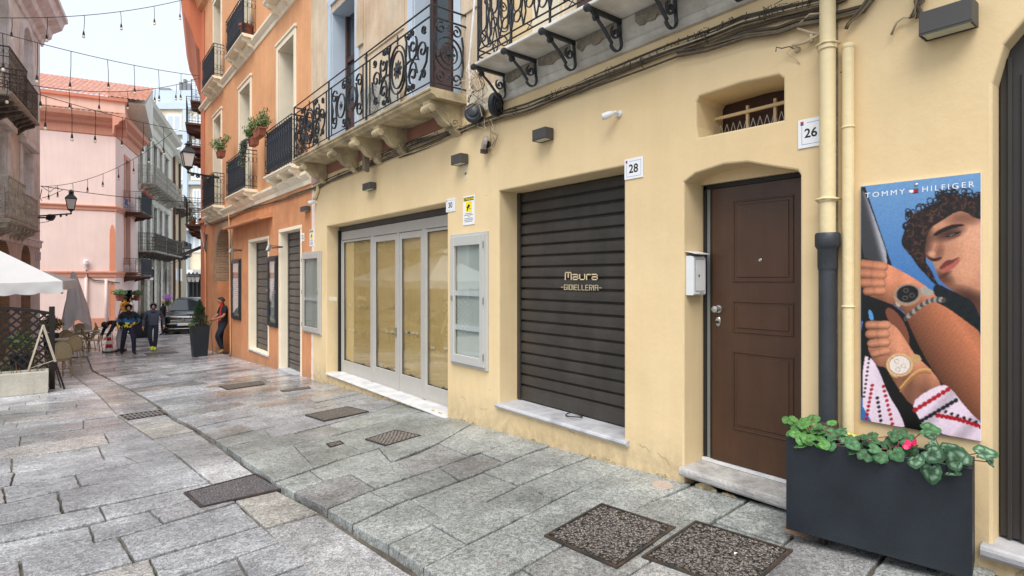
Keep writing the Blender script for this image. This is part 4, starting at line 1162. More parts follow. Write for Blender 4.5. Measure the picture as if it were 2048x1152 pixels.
def scroll_panel(kind, fn, w, h):
  mb = MB(); up = fn(0, 0, 1) - fn(0, 0, 0)
  P2 = lambda u, v: fn(u, v, 0)
  F_ = lambda pts: put2(mb, P2, pts, up=up)
  c, m = w / 2, h / 2
  if kind == 'ring':
    F_(circ(c, m, .235, h * .40)); F_(circ(c, m, .17, h * .31)); rosette(mb, P2, c, m, .13, 9)
    mb.tube([P2(c, 0), P2(c, .12)], .008, 4); mb.tube([P2(c, h - .12), P2(c, h)], .008, 4)
    bud(mb, P2, c, h - .01, .07); bud(mb, P2, c, .03, .05)
    F_([(c - .22, m), (c - .36, m + .03), (c + .0, m)][:2]);
    for s_ in (-1, 1):
      x = lambda q: c + s_ * q
      F_([(x(q), v) for q, v in spiral(.42, m + .19, .02, .11, 0, 1.15, 22)])
      F_([(x(q), v) for q, v in spiral(.42, m - .19, .02, .11, math.pi, 1.15, 22)])
      F_([(x(.53), m + .19), (x(.5), m + .05), (x(.36), m - .05), (x(.30), m - .19)])
      F_([(x(.31), m + .22), (x(.34), m + .04), (x(.48), m - .06), (x(.53), m - .19)])
      if w > 1.3:
        F_([(x(q), v) for q, v in spiral(.66, m + .05, .02, .13, 2, 1.3, 26)])
        F_([(x(.79), m + .05), (x(.76), m - .12), (x(.66), m - .22), (x(.58), m - .3)])
        F_([(x(q), v) for q, v in spiral(.68, m - .25, .015, .06, 0, 1.4, 18)])
        F_([(x(q), v) for q, v in spiral(.70, m + .29, .015, .055, 3, 1.4, 18)])
      F_([(x(.24), m), (x(.40), m + .02), (x(.52), m - .02)]); F_([(x(q), v) for q, v in spiral(.40, m + .34, .01, .05, 2, 1.3, 14)]); F_([(x(q), v) for q, v in spiral(.42, m - .34, .01, .05, 2, 1.3, 14)])
      F_([(x(.20), h), (x(.25), m + .28), (x(.235), m + .1)]); F_([(x(.20), 0), (x(.25), m - .28), (x(.235), m - .1)])
      F_([(x(q), v) for q, v in spiral(.29, m + .33, .01, .045, 0, 1.3, 14)])
      F_([(x(q), v) for q, v in spiral(.29, m - .33, .01, .045, 0, 1.3, 14)])
  elif kind == 'twin':
    for s_ in (-1, 1):
      x = lambda q: c + s_ * q
      F_(circ(x(.22), m, .16, .19)); rosette(mb, P2, x(.22), m, .08, 7)
      F_([(x(q), v) for q, v in spiral(.1, m + .29, .01, .08, 0, 1.4, 18)]); F_([(x(q), v) for q, v in spiral(.1, m - .29, .01, .08, 3.1, 1.4, 18)])
      F_([(x(q), v) for q, v in spiral(.5, m + .2, .015, .12, 1, 1.3, 22)]); F_([(x(q), v) for q, v in spiral(.5, m - .2, .015, .12, 4, 1.3, 22)])
      F_([(x(.38), m + .2), (x(.44), m), (x(.4), m - .2)])
      F_([(x(.62), m + .15), (x(.56), m), (x(.62), m - .2)])
    F_([(c, 0), (c, h)]); bud(mb, P2, c, h - .01, .07); bud(mb, P2, c, .03, .05)
  else:
    F_(circ(c, m, min(.19, c * .82), .20)); F_(circ(c, m, .12, .13)); rosette(mb, P2, c, m, .1, 8)
    for s_ in (-1, 1):
      for t_ in (-1, 1):
        F_([(c + s_ * q, m + t_ * v) for q, v in spiral(.11, .29, .015, .075, 0, 1.3, 18)])
        F_([(c + s_ * .19, m + t_ * .25), (c + s_ * .21, m + t_ * .12), (c + s_ * .2, m)])
    bud(mb, P2, c, h - .08, .07); bud(mb, P2, c, .09, .06)
  return mb
hh = zr2 - zt0
for (p0, p1, kd) in ((7.60, S0, 'ring'), (9.10, 7.84, 'twin'), (S1, 9.34, 'ring')):
  w = abs(p0 - p1); s_ = -1 if p1 < p0 else 1
  m_ = scroll_panel(kd, lambda u, v, d=0: P0(p0 + s_ * u, OB + d, zt0 + v), w, hh)
  m_.build("scroll_panel", [M_iron], RAIL)
m_ = scroll_panel('side', lambda u, v, d=0: P0(S0 - d, OB - u, zt0 + v), OB, hh); m_.build("scroll_panel", [M_iron], RAIL)
m_ = scroll_panel('side', lambda u, v, d=0: P0(S1 - d, OB - u, zt0 + v), OB, hh); m_.build("scroll_panel", [M_iron], RAIL)
ac = root("air_conditioner", P0(7.9, .2, zt), "off white air conditioning unit standing on the floor of the scrolled iron balcony", "air conditioner")
mb = MB(); mb.rbox(F0, 7.45, 8.25, .08, .38, zt + .05, zt + .62, .02); mb.build("casing", [mat("old white casing", srgb(200, 196, 184), .6, var=.08)], ac)
mb = MB()
for r in (.06, .11, .16, .21): mb.tube([P0(7.72 + r * math.cos(t), .39, zt + .33 + r * math.sin(t)) for t in np.linspace(0, 6.28, 20)], .005, 4)
mb.build("fan_grille", [M_alu_dk], ac)
for a in (7.55, 8.15):
  mb = MB(); mb.fbox(F0, a - .03, a + .03, .1, .36, zt + .001, zt + .05); mb.build("foot", [M_alu_dk], ac)
# ---------------------------------------------------------------- right balcony on iron brackets
RB0, RB1 = .6, 4.95; zb2 = Z(2.27)
mb = MB(); mb.rbox(F0, RB0, RB1, 0, OB, zb2, zb2 + .035, .008); RSL = mb.build("balcony_slab", [mat("pale marble slab", srgb(222, 220, 214), .7, var=.12, vs=5, streak=.05, col2=srgb(190, 186, 176))], YB)
mb = MB()
for a in (4.98 - .04, 4.41, 3.84, 3.27, 2.70, 2.13, 1.56, .99):
  b = MB()
  b.fbox(F0, a - .018, a + .018, .1, OB + .005, zb2 - .032, zb2 - .002)
  b.lathe([(.001, -.022), (.03, -.02), (.034, 0), (.03, .02), (.001, .022)], P0(a, OB + .015, zb2 - .018), 12, axis=(0, 1, 0))
  A2 = (0, 1, 0)
  b.tube([P0(a, o, z) for o, z in [(OB - .04, zb2 - .03), (OB * .62, zb2 - .14), (OB * .42, zb2 - .235)] + [(.16 + .075 * math.cos(t), zb2 - .215 + .075 * math.sin(t)) for t in np.linspace(-.6, -math.pi - .3, 9)] + [(.10, zb2 - .14), (.11, zb2 - .05), (.1, zb2 - .03)]], .01, 4, flat=(.03, .012), up=A2)
  b.tube([P0(a, o, z) for o, z in spiral(.165, zb2 - .135, .012, .058, -1.2, 1.35, 22)], .01, 4, flat=(.026, .010), up=A2)
  b.tube([P0(a, o, z) for o, z in spiral(OB - .085, zb2 - .075, .008, .036, 1.2, 1.3, 18)], .01, 4, flat=(.026, .009), up=A2)
  b.build("iron_bracket", [M_iron], YB)
RR = root("balcony_railing", P0(3, OB, zb2), None, None); RR.parent = YB; RR.location = RR.location - YB.location
b = MB(); zf = zb2 + .035
for z, r in ((zf + .06, .010), (zf + .13, .010), (zf + 1.0, .014)): b.tube([P0(RB1 - .03, 0, z), P0(RB1 - .03, OB - .03, z), P0(RB0, OB - .03, z)], r, 4)
a = RB1 - .03
while a > RB0:
  b.fbox(F0, a - .009, a + .009, OB - .04, OB - .022, zf, zf + 1.0); a -= .57
b.build("rail_frame", [M_iron], RR)
def loops_panel(fn, w, h):
  mb = MB(); n = max(1, round(w / .19)); s = w / n; up = fn(0, 0, 1) - fn(0, 0, 0)
  for k in range(n):
    u = s * (k + .5); P2 = lambda x, y: fn(x, y, 0)
    F_ = lambda pts: put2(mb, P2, pts, flat=(.016, .009), up=up)
    off = .12 if k % 2 else 0
    F_([(u + (s * .30) * math.cos(t), .24 + off + .07 * math.sin(t)) for t in np.linspace(-math.pi, 0, 9)][::1])
    F_([(u - s * .30, .24 + off), (u - s * .30, h * .72)]); F_([(u + s * .30, .24 + off), (u + s * .30, h * .72)])
    F_([(u + (s * .30) * math.cos(t), h * .72 + .07 * math.sin(t)) for t in np.linspace(math.pi, 0, 9)])
    F_(circ(u, .12 + off * .6, s * .27, .055, 14))
    F_([(u - s * .5, .0), (u - s * .3, .12), (u - s * .48, .3), (u - s * .3, .45)])
    F_([(u + s * .5, .0), (u + s * .34, .14), (u + s * .5, .33), (u + s * .34, .5)])
    F_(spiral(u, h * .72 - .07, .008, s * .25, 0, 1.3, 14))
  return mb
k = RB1 - .03
while k > RB0 + .5:
  kk = k; m_ = loops_panel(lambda u, v, d=0: P0(kk - u, OB - .03 + d, zf + .13 + v), .57, .87); m_.build("loop_panel", [M_iron], RR)
  x = MB()
  for s_ in (0, 1): x.tube([P0(k - .235 - .1 * s_, OB - .03, zf + .06), P0(k - .335 + .1 * s_, OB - .03, zf + .13)], .005, 4)
  x.build("cross_tie", [M_iron], RR)
  k -= .57
m_ = loops_panel(lambda u, v, d=0: P0(RB1 - .03 - d, OB - .03 - u, zf + .13 + v), OB - .05, .87); m_.build("loop_panel", [M_iron], RR)
# ---------------------------------------------------------------- drain pipes
def pipe(name, pts, r, m, label, collars=(), extra=None, cat="pipe", group=None):
  mb = MB(); mb.tube(pts, r, 20)
  rt = root(name, pts[-1], label, cat, group); mb.build("pipe_body", [m], rt, smooth=True, angle=50)
  for (p, rr, h, mm) in collars:
    c = MB(); c.lathe([(rr * .93, -h / 2), (rr, -h / 2 + .004), (rr, h / 2 - .004), (rr * .93, h / 2)], p, 20); c.build("collar", [mm], rt, smooth=True, angle=40)
  return rt
a1 = (ay(1643) + ay(1674)) / 2 * (3.9 - .06) / 3.9 - .0; r1 = .047
ca = 1.565
pp = lambda a, o, z: P0(a, o, z)
dpp = pipe("drain_pipe", [pp(ca, .075, 12.5), pp(ca, .075, Z(.26))], r1, M_pipe, "thick cream painted rain pipe running down into the black cast lower pipe", [(pp(ca, .075, Z(1.48)), .056, .03, M_pipe), (pp(ca, .075, Z(.5)), .055, .022, M_pipe), (pp(ca, .075, Z(3.2)), .056, .03, M_pipe)], group="pipes on the yellow wall")
for z in (Z(1.5), Z(.505)):
  mb = MB(); mb.tube([pp(ca - .06, .04, z), pp(ca - .052, .11, z), pp(ca, .135, z + .004), pp(ca + .055, .11, z), pp(ca + .065, .05, z - .006), pp(ca + .075, .01, z - .01)], .009, 6); mb.build("pipe_clip", [M_pipe], dpp, smooth=True)
rt = root("cast_iron_pipe", pp(ca, .075, Z(-1.6)), "black cast iron lower rain pipe behind the left end of the planter box", "pipe", "pipes on the yellow wall")
mb = MB(); mb.tube([pp(ca, .075, Z(.2)), pp(ca, .075, Z(-1.66))], .052, 22); mb.build("pipe_body", [M_pipeblk], rt, smooth=True, angle=50)
mb = MB(); mb.lathe([(.054, -.16), (.058, -.14), (.058, -.03), (.066, -.015), (.073, -.005), (.073, .07), (.066, .08), (.05, .08)], pp(ca, .075, Z(.21)), 22); mb.build("socket", [M_pipeblk], rt, smooth=True, angle=40)
mb = MB(); mb.lathe([(.058, -.1), (.062, -.09), (.062, .02), (.058, .03)], pp(ca, .075, Z(-.95)), 22); mb.build("collar", [M_iron_rust], rt, smooth=True, angle=40)
ca2 = 1.455
dp2 = pipe("cable_conduit", [pp(ca2, .045, Z(1.47)), pp(ca2, .045, Z(-1.15))], .034, M_pipe, "thinner cream painted conduit between the rain pipe and the poster", [(pp(ca2, .045, Z(1.46)), .037, .03, M_pipe), (pp(ca2, .045, Z(-.18)), .04, .012, M_pipe), (pp(ca2, .045, Z(.95)), .04, .012, M_pipe)], group="pipes on the yellow wall")
# ---------------------------------------------------------------- wall lamps (black boxes)
def wall_lamp(pxl, pyt, pxr, pyb, depth, label, big=False):
  """front face given by its pixel extent"""
  o = depth
  aL, zc = F0.px(pxl, (pyt + pyb) / 2, o); aR, _ = F0.px(pxr, 100, o)
  return aL, aR
def lamp_at(a, zc, w, h, d, label, name="wall_lamp"):
  rt = root(name, P0(a, 0, zc), label, "wall lamp", "box lamps on the facade")
  mb = MB(); t = .008
  mb.rbox(F0, a - w / 2, a + w / 2, .012, d, zc - h / 2 + t, zc + h / 2, .003)
  mb.fbox(F0, a - w / 2, a - w / 2 + t, .014, d - .001, zc - h / 2 - .001, zc - h / 2 + t - .001); mb.fbox(F0, a + w / 2 - t, a + w / 2, .014, d - .001, zc - h / 2 - .001, zc - h / 2 + t - .001)
  mb.fbox(F0, a - w / 2 + t, a + w / 2 - t, .014, .014 + t, zc - h / 2 - .001, zc - h / 2 + t - .001); mb.fbox(F0, a - w / 2 + t, a + w / 2 - t, d - t, d - .0015, zc - h / 2 - .001, zc - h / 2 + t - .001)
  mb.build("lamp_body", [M_lamp], rt)
  g = MB(); g.fbox(F0, a - w / 2 + t * 1.6, a + w / 2 - t * 1.6, .014 + t * 2, d - t * 2, zc - h / 2 + t * .3, zc - h / 2 + t - .002); g.build("lamp_glass", [M_lampglass], rt)
  p = MB(); p.fbox(F0, a - w * .3, a + w * .3, .001, .012, zc - h * .4, zc + h * .4); p.build("back_plate", [M_black], rt)
lamp_at(8.60, Z(1.49), .29, .11, .12, "small black box lamp on the yellow wall above the papered glass doors")
lamp_at(5.90, Z(1.48), .215, .12, .13, "black box lamp above the pale filler patch, right of the glass doors")
lamp_at(4.33, Z(1.475), .2, .115, .13, "black box lamp above the shutter numbered 28, left of the white camera")
lamp_at(11.75, Z(1.43), .3, .1, .12, "black box lamp at the seam between the orange and the yellow wall")
lamp_at(.935, Z(1.43), .24, .13, .14, "largest black box lamp with a glass strip underneath, above the advertising poster")
# ---------------------------------------------------------------- cables along the facade
def cable_bundle(pts, n, spread, label, m, seed, parent_name="cable_bundle", r=(.006, .011)):
  q = random.Random(seed); mb = MB()
  fine = []
  for (x, y), (x2, y2) in zip(pts, pts[1:]):
    k = max(2, int(math.hypot(x2 - x, y2 - y) / 22))
    for j in range(k): fine.append((x + (x2 - x) * j / k, y + (y2 - y) * j / k))
  fine.append(pts[-1])
  base = [F0.px(x, y) for x, y in fine]
  for c in range(n):
    oy = q.gauss(0, spread); oo = q.uniform(.012, .05); ph = q.uniform(0, 6); fr = q.uniform(.8, 2.5)
    L_ = []
    for i, (a, z) in enumerate(base):
      L_.append(P0(a, oo + .008 * math.sin(fr * a + ph), z + oy * (1 + .5 * math.sin(1.3 * a + ph)) + .012 * math.sin(fr * 1.3 * a + ph * 2)))
    mb.tube(L_, q.uniform(*r), 5, q.choice([0, 0, 0, 1, 1, 2]) if n > 2 else 0)
  return mb, base
rt = root("cable_bundle", P0(6, 0, Z(1.9)), "long sagging bundle of old brown cables strung along the top of the yellow wall", "cables")
c1 = [(632, 378), (660, 363), (720, 340), (780, 312), (830, 291), (900, 266), (960, 251), (1010, 233), (1060, 219), (1140, 188), (1210, 160), (1290, 128), (1350, 104), (1420, 78), (1490, 48), (1560, 30), (1640, 12), (1700, -10)]
mb, base = cable_bundle(c1, 11, .018, "", None, 3)
q = random.Random(8)
for _ in range(130):    # ties and frayed ends
  a, z = q.choice(base); a += q.uniform(-.2, .2)
  zz = np.interp(a, [b[0] for b in base][::-1], [b[1] for b in base][::-1])
  mb.tube([P0(a, .05, zz + q.uniform(-.02, .03)), P0(a + q.uniform(-.03, .03), .065, zz + q.uniform(.02, .07)), P0(a + q.uniform(-.05, .05), .07, zz + q.uniform(-.01, .075))], .0035, 3, 1)
for i in range(2, len(base), 5):
  a, z = base[i]; mb.tube([P0(a, .01, z - .045), P0(a, .065, z - .02), P0(a, .065, z + .03), P0(a, .01, z + .05)], .0045, 4, 1)
mb.build("cable_strands", [M_cable, M_cable_dk, M_cable_lt], rt)
mb, base = cable_bundle([(1360, 108), (1420, 96), (1500, 70), (1560, 62), (1600, 48), (1650, 40), (1700, 28), (1730, 20), (1752, -10)], 7, .012, "", None, 12)
mb.build("cable_branch", [M_cable, M_cable_dk, M_cable_lt], rt)
mb, base = cable_bundle([(800, 316), (880, 285), (935, 262), (985, 242), (1020, 228)], 3, .012, "", None, 15, r=(.005, .008))
mb.build("cable_branch", [M_cable_dk, M_cable_dk, M_cable_lt], rt)
mb = MB()   # branches and loops near the pipes
for pts, r, m in (([(1590, 95), (1615, 88), (1640, 75), (1655, 62)], .012, 2), ([(1605, 50), (1625, 32), (1650, 30)], .008, 2), ([(1600, 60), (1625, 68), (1650, 72)], .008, 2), ([(1628, 72), (1628, 88)], .014, 2)):
  mb.tube([P0(*(lambda q: (q[0], .04, q[1]))(F0.px(x, y))) for x, y in pts], r, 6, m)
mb.build("cable_loop", [M_cable, M_cable_dk, M_cable_lt], rt, smooth=True)
rt2 = root("cable_bundle", P0(1.4, 0, Z(1.6)), "thick grey cable rising from the top of the thin conduit beside the rain pipe", "cables", None)
mb = MB()
for dx, m in ((0, 1), (7, 0), (-5, 0)): mb.tube([P0(F0.px(x + dx * k, y)[0], .045 + .004 * dx * .1, F0.px(x, y)[1]) for x, y, k in ((1698, 62, 0), (1702, 52, .2), (1716, 38, 1), (1735, 16, 1), (1750, -8, 1), (1768, -40, 1))], .011 if not dx else .008, 6, m)
mb.build("cable_strands", [M_cable, M_cable_dk], rt2, smooth=True)
rt3 = root("cable_bundle", P0(1.0, 0, Z(1.6)), "dangling grey cables entering the top of the biggest box lamp above the poster", "cables", None)
mb = MB()
for k in range(7):
  dx = -9 + k * 3
  mb.tube([P0(*(lambda q: (q[0], .03 + .01 * (k % 3), q[1]))(F0.px(x, y))) for x, y in ((1844 + dx, -20), (1842 + dx, 6), (1838 + dx * .3, 16), (1839 + dx * 1.2, 30), (1836 + dx * 1.6, 40))], .007, 5, k % 2)
mb.tube([P0(*(lambda q: (q[0], .03, q[1]))(F0.px(x, y))) for x, y in ((1826, 37), (1810, 38), (1796, 48), (1786, 72), (1790, 70))], .007, 5, 2)
mb.build("cable_strands", [M_cable, M_cable_dk, M_cable_lt], rt3, smooth=True)
mb = MB(); mb.tube([P0(*(lambda q, o: (q[0], o, q[1]))(F0.px(x, y), o)) for x, y, o in ((1597, 103, .0), (1585, 96, .04), (1572, 101, .06), (1564, 100, .08), (1563, 109, .08))], .004, 5, 0)
mb.lathe([(.022, 0), (.018, .02), (.012, .03)], P0(F0.px(1596, 100)[0], 0, F0.px(1596, 100)[1]), 10, 1, axis=(-1, 0, 0))
mb.tube([P0(*(lambda q, o: (q[0], o, q[1]))(F0.px(x, y), o)) for x, y, o in ((1597, 100, .01), (1588, 98, .03), (1578, 108, .03), (1596, 122, .01), (1600, 128, .004))], .003, 5, 1)
mb.build("broken_wall_hook", [M_cable_dk, M_cable_lt], loc=P0(F0.px(1596, 100)[0], 0, F0.px(1596, 100)[1]), label="broken wire stub sticking out of the wall above the small barred vent", cat="wire stub")
# ---------------------------------------------------------------- bits on the wall
def plate(name, pts, label, th=.006, o=.003, cat="sign", group=None):
  """sign plate from its pixel corners TL, TR on the wall -> (root, fn(u,v,d), w, h)"""
  (a0, z1), (a1, z0) = F0.px(*pts[0]), F0.px(*pts[1])
  rt = root(name, P0((a0 + a1) / 2, 0, (z0 + z1) / 2), label, cat, group)
  mb = MB(); mb.rbox(F0, a1, a0, o, o + th, z0, z1, .0015); mb.build("plate", [M_white], rt)
  return rt, (lambda u, v, d=0: P0(a0 - u, o + th + .0008 + d, z1 - v)), a0 - a1, z1 - z0
def house_number(num, tl, br, label, size, dx=0):
  rt, fn, w, h = plate("house_number_sign", (tl, br), label, group="house number plates")
  t = MB()
  wd = len(num) * size * .52
  text_mesh(t, num, lambda x, y, d: fn(w / 2 + x + dx, h * .5 + size * .34 - y, d), size, 0, 'CENTER', bold=size * .02)
  t.build("number", [M_black], rt)
  b = MB(); i = h * .13; tk = .0025
  def seg(u0, u1, v0, v1, m=0): b.poly([fn(u0, v0), fn(u1, v0), fn(u1, v1), fn(u0, v1)], m)
  seg(i, w - i, h - i, h - i + tk); seg(i, i + tk, i * 1.9, h - i); seg(w - i, w - i + tk, i, h - i); seg(i * 2.4, w - i, i, i + tk)
  seg(i * .7, i * 1.5, i * .55, i * 1.15, 1); seg(i * .7, i * 1.5, i * 1.15, i * 1.6, 2)
  b.build("border", [M_blueline, M_red, mat("blue crest", srgb(60, 70, 140), .5)], rt)
house_number("26", (1597, 242), (1664, 287), "white house number plate reading 26, half hidden by the rain pipe", .085, dx=-.022)
house_number("28", (1250, 320), (1287, 354), "white house number plate reading 28 beside the dark roller shutter", .105)
house_number("30", (893, 399), (911, 422), "small white house number plate reading 30 right of the glass doors", .1)
house_number("32", (603, 467), (609, 482), "tiny white house number plate on the orange wall beside its narrow door shutter", .12)
def camera_sign(tl, br, label):
  rt, fn, w, h = plate("cctv_warning_sign", (tl, br), label, group="camera warning signs")
  b = MB()
  def seg(u0, u1, v0, v1, m=0, d=0): b.poly([fn(u0 * w, v0 * h, d), fn(u1 * w, v0 * h, d), fn(u1 * w, v1 * h, d), fn(u0 * w, v1 * h, d)], m)
  seg(.06, .94, .05, .17, 1); seg(.26, .78, .2, .56, 0)
  b.poly([fn(.33 * w, .40 * h, .0006), fn(.52 * w, .28 * h, .0006), (fn(.64 * w, .35 * h, .0006)), fn(.46 * w, .46 * h, .0006)], 1)
  seg(.36, .44, .44, .52, 1, .0006); seg(.58, .7, .44, .46, 1, .0006)
  for k, (u0, u1) in enumerate(((.2, .8), (.12, .88), (.45, .58), (.14, .86), (.12, .9), (.16, .84))): seg(u0, u1, .6 + k * .055, .625 + k * .055, 2)
  b.build("print", [M_yellowsign, M_black, mat("grey print", srgb(140, 140, 146), .6)], rt)
  t = MB(); text_mesh(t, "ATTENZIONE", lambda x, y, d: fn(w / 2 + x, h * .145 - y, .001), h * .1, 0, 'CENTER', bold=.001); t.build("lettering", [M_yellowsign], rt)
camera_sign((927, 394), (950, 448), "white and yellow camera warning sign headed ATTENZIONE above the right glass cabinet")
camera_sign((620, 460), (628, 492), "smaller camera warning sign above the left glass cabinet near the orange wall")
rt, fn, w, h = plate("small_wall_plate", ((658, 593), (674, 602)), "tiny blank white plate on the wall reveal left of the glass doors", o=.002)
for c in rt.children: c.data.materials[0] = mat("beige plastic", srgb(222, 210, 184), .6)
def cctv(a, z, label, aim, m, r=.03, ln=.11):
  rt = root("security_camera", P0(a, 0, z), label, "camera", "security cameras")
  p0 = P0(a, .0, z); pj = P0(a, .06, z + .005)
  b = MB(); b.lathe([(.03, 0), (.03, .018), (.022, .026), (.001, .027)], p0, 16, axis=(-1, 0, 0)); b.build("base", [m], rt, smooth=True, angle=40)
  b = MB(); b.tube([p0 + Vector((-.02, 0, 0)), pj], .009, 8); b.sphere(pj, .016, 10); b.build("joint", [m], rt, smooth=True)
  d = Vector(aim).normalized(); s = pj + d * .01
  b = MB(); b.lathe([(r * .45, 0), (r * .8, .025), (r, .05), (r, ln), (r * .93, ln + .003)], s, 18, 0, axis=d); b.build("camera_body", [m], rt, smooth=True, angle=40)
  b = MB(); b.lathe([(r * .92, ln + .002), (r * .9, ln + .0045), (.001, ln + .0045)], s, 18, 0, axis=d); b.build("lens", [M_black], rt)
a, z = F0.px(1240, 228)
cctv(a, z, "white bullet security camera between the box lamp and the barred vent", (-.55, .75, -.28), M_whitebox, .032, .11)
a, z = F0.px(634, 405)
cctv(a, z, "small security camera beside the lamp at the orange and yellow seam", (-.6, .75, -.1), M_whitebox, .04, .1)
mb = MB(); mb.tube([P0(*(lambda q: (q[0], .04, q[1]))(F0.px(x, y))) for x, y in ((641, 372), (640, 378), (636, 392), (632, 398))], .035, 8); mb.build("flex_pipe", [M_pipe], loc=P0(11.1, 0, Z(1.7)), smooth=True, label="short bent cream pipe above the camera at the orange and yellow seam", cat="pipe")
def disc(a, z, o, r, t, label, tilt, parent=None):
  rt = root("cable_reel", P0(a, o, z), label, "cable reel", "black cable reels under the balconies")
  ax = Vector(tilt).normalized()
  b = MB(); b.lathe([(.001, -t / 2), (r * .8, -t / 2), (r * .95, -t * .35), (r, -t * .1), (r, t * .1), (r * .95, t * .35), (r * .8, t / 2), (.001, t / 2)], P0(a, o, z), 24, axis=ax); b.build("reel_drum", [M_planter], rt, smooth=True, angle=35)
  for s_ in (-1, 1):
    b = MB(); b.lathe([(r * .45, 0), (r * .42, .012), (r * .2, .02), (.001, .021)], P0(a, o, z) + ax * s_ * t / 2, 16, axis=ax * s_); b.tube([P0(a, o, z) + ax * s_ * (t / 2 + .002) + (ax.orthogonal().normalized() * math.cos(q_) + ax.cross(ax.orthogonal().normalized()) * math.sin(q_)) * r * .72 for q_ in np.linspace(0, 6.28, 20)], .005, 4); b.build("hub", [M_iron], rt, smooth=True, angle=40)
  return rt
a, z = F0.px(949, 226, .12); disc(a, z, .12, .125, .07, "left black disc shaped cable reel hanging by the big stone console", (-.75, -.6, .1))
a, z = F0.px(992, 209, .1); disc(a, z, .10, .135, .08, "right black disc shaped cable reel hanging under the iron bracketed balcony", (-.35, .9, .1))
rt = root("alarm_bell", P0(F0.px(980, 290)[0], .05, F0.px(980, 290)[1]), "dusty old round bell hanging from frayed wires right of the black reels", "bell")
a, z = F0.px(980, 290)
b = MB(); b.lathe([(.001, -.01), (.09, -.01), (.095, .01), (.09, .03), (.07, .045), (.03, .05), (.001, .052)], P0(a, .06, z), 20, axis=(-.8, .5, .2))
for k in range(10):
  t = k * .628;
b.build("bell_gong", [mat("dusty grey metal", srgb(160, 154, 146), .7, .3, var=.35, vs=25, bump=.5, bs=60)], rt, smooth=True, angle=35)
b = MB(); b.lathe([(.04, 0), (.045, .03), (.03, .035)], P0(a, .005, z), 12, axis=(-1, 0, 0)); b.box(3.9 - .12, 3.9 - .05, a - .03, a + .03, z - .11, z - .06); b.build("bell_mount", [M_iron_rust], rt)
b = MB()
q = random.Random(3)
for k in range(6):
  x0 = 965 + k * 6
  b.tube([P0(*(lambda q_: (q_[0], .06, q_[1]))(F0.px(x, y))) for x, y in ((x0, 240), (x0 + q.uniform(-8, 14), 255), (1006 - k * 3, 268 + k * 5), (998 - k * 2, 296), (982, 300))], .0045, 4, k % 2)
b.build("wires", [M_cable_lt, M_cable], rt)
rt = root("wire_tangle", P0(5.3, .2, Z(2.2)), "tangle of pale wires and a thin white pipe between the two iron balconies", "cables")
b = MB(); q = random.Random(6)
b.tube([P0(*(lambda q_: (q_[0], .12, q_[1]))(F0.px(x, y, .12))) for x, y in ((952, -30), (944, 60), (938, 130), (940, 180))], .012, 8, 1)
b.tube([P0(*(lambda q_: (q_[0], .14, q_[1]))(F0.px(x, y, .14))) for x, y in ((942, 168), (950, 178), (938, 195), (937, 205))], .015, 8, 2)
for k in range(16):
  x, y = q.uniform(932, 968), q.uniform(120, 150); pts = []
  for j in range(6):
    pts.append(P0(*(lambda q_: (q_[0], q.uniform(.08, .3), q_[1]))(F0.px(x, y, .18)))); x += q.uniform(-9, 12); y += q.uniform(8, 26)
  b.tube(pts, .0035, 4, q.choice([0, 0, 1, 3]))
b.tube([P0(*(lambda q_: (q_[0], .1, q_[1]))(F0.px(955 + 14 * math.cos(t), 168 + 14 * math.sin(t), .1))) for t in np.linspace(0, 6.28, 18)], .006, 5, 3)
b.build("wires", [M_cable_lt, M_oldwhite, M_cable, M_cable_dk], rt)
rt = root("small_floodlight", P0(F0.px(733, 322, .2)[0], .2, F0.px(733, 322)[1]), "small grey box hanging slanted below the left scroll console", "lamp")
a, z = F0.px(733, 325, .15); b = MB()
b.loft([[P0(a + s * .05, o, z + zz) for s, o, zz in ((-1, .12 + k * .0, -.15 + k), (1, .12, -.15 + k), (1, .2, -.11 + k), (-1, .2, -.11 + k))] for k in (0, .24)], True); b.build("box_body", [mat("grey weathered box", srgb(120, 110, 92), .8, var=.15)], rt)
b = MB(); b.tube([P0(a, .1, z + .1), P0(a, .0, z + .12)], .01, 5); b.build("arm", [M_iron_rust], rt)
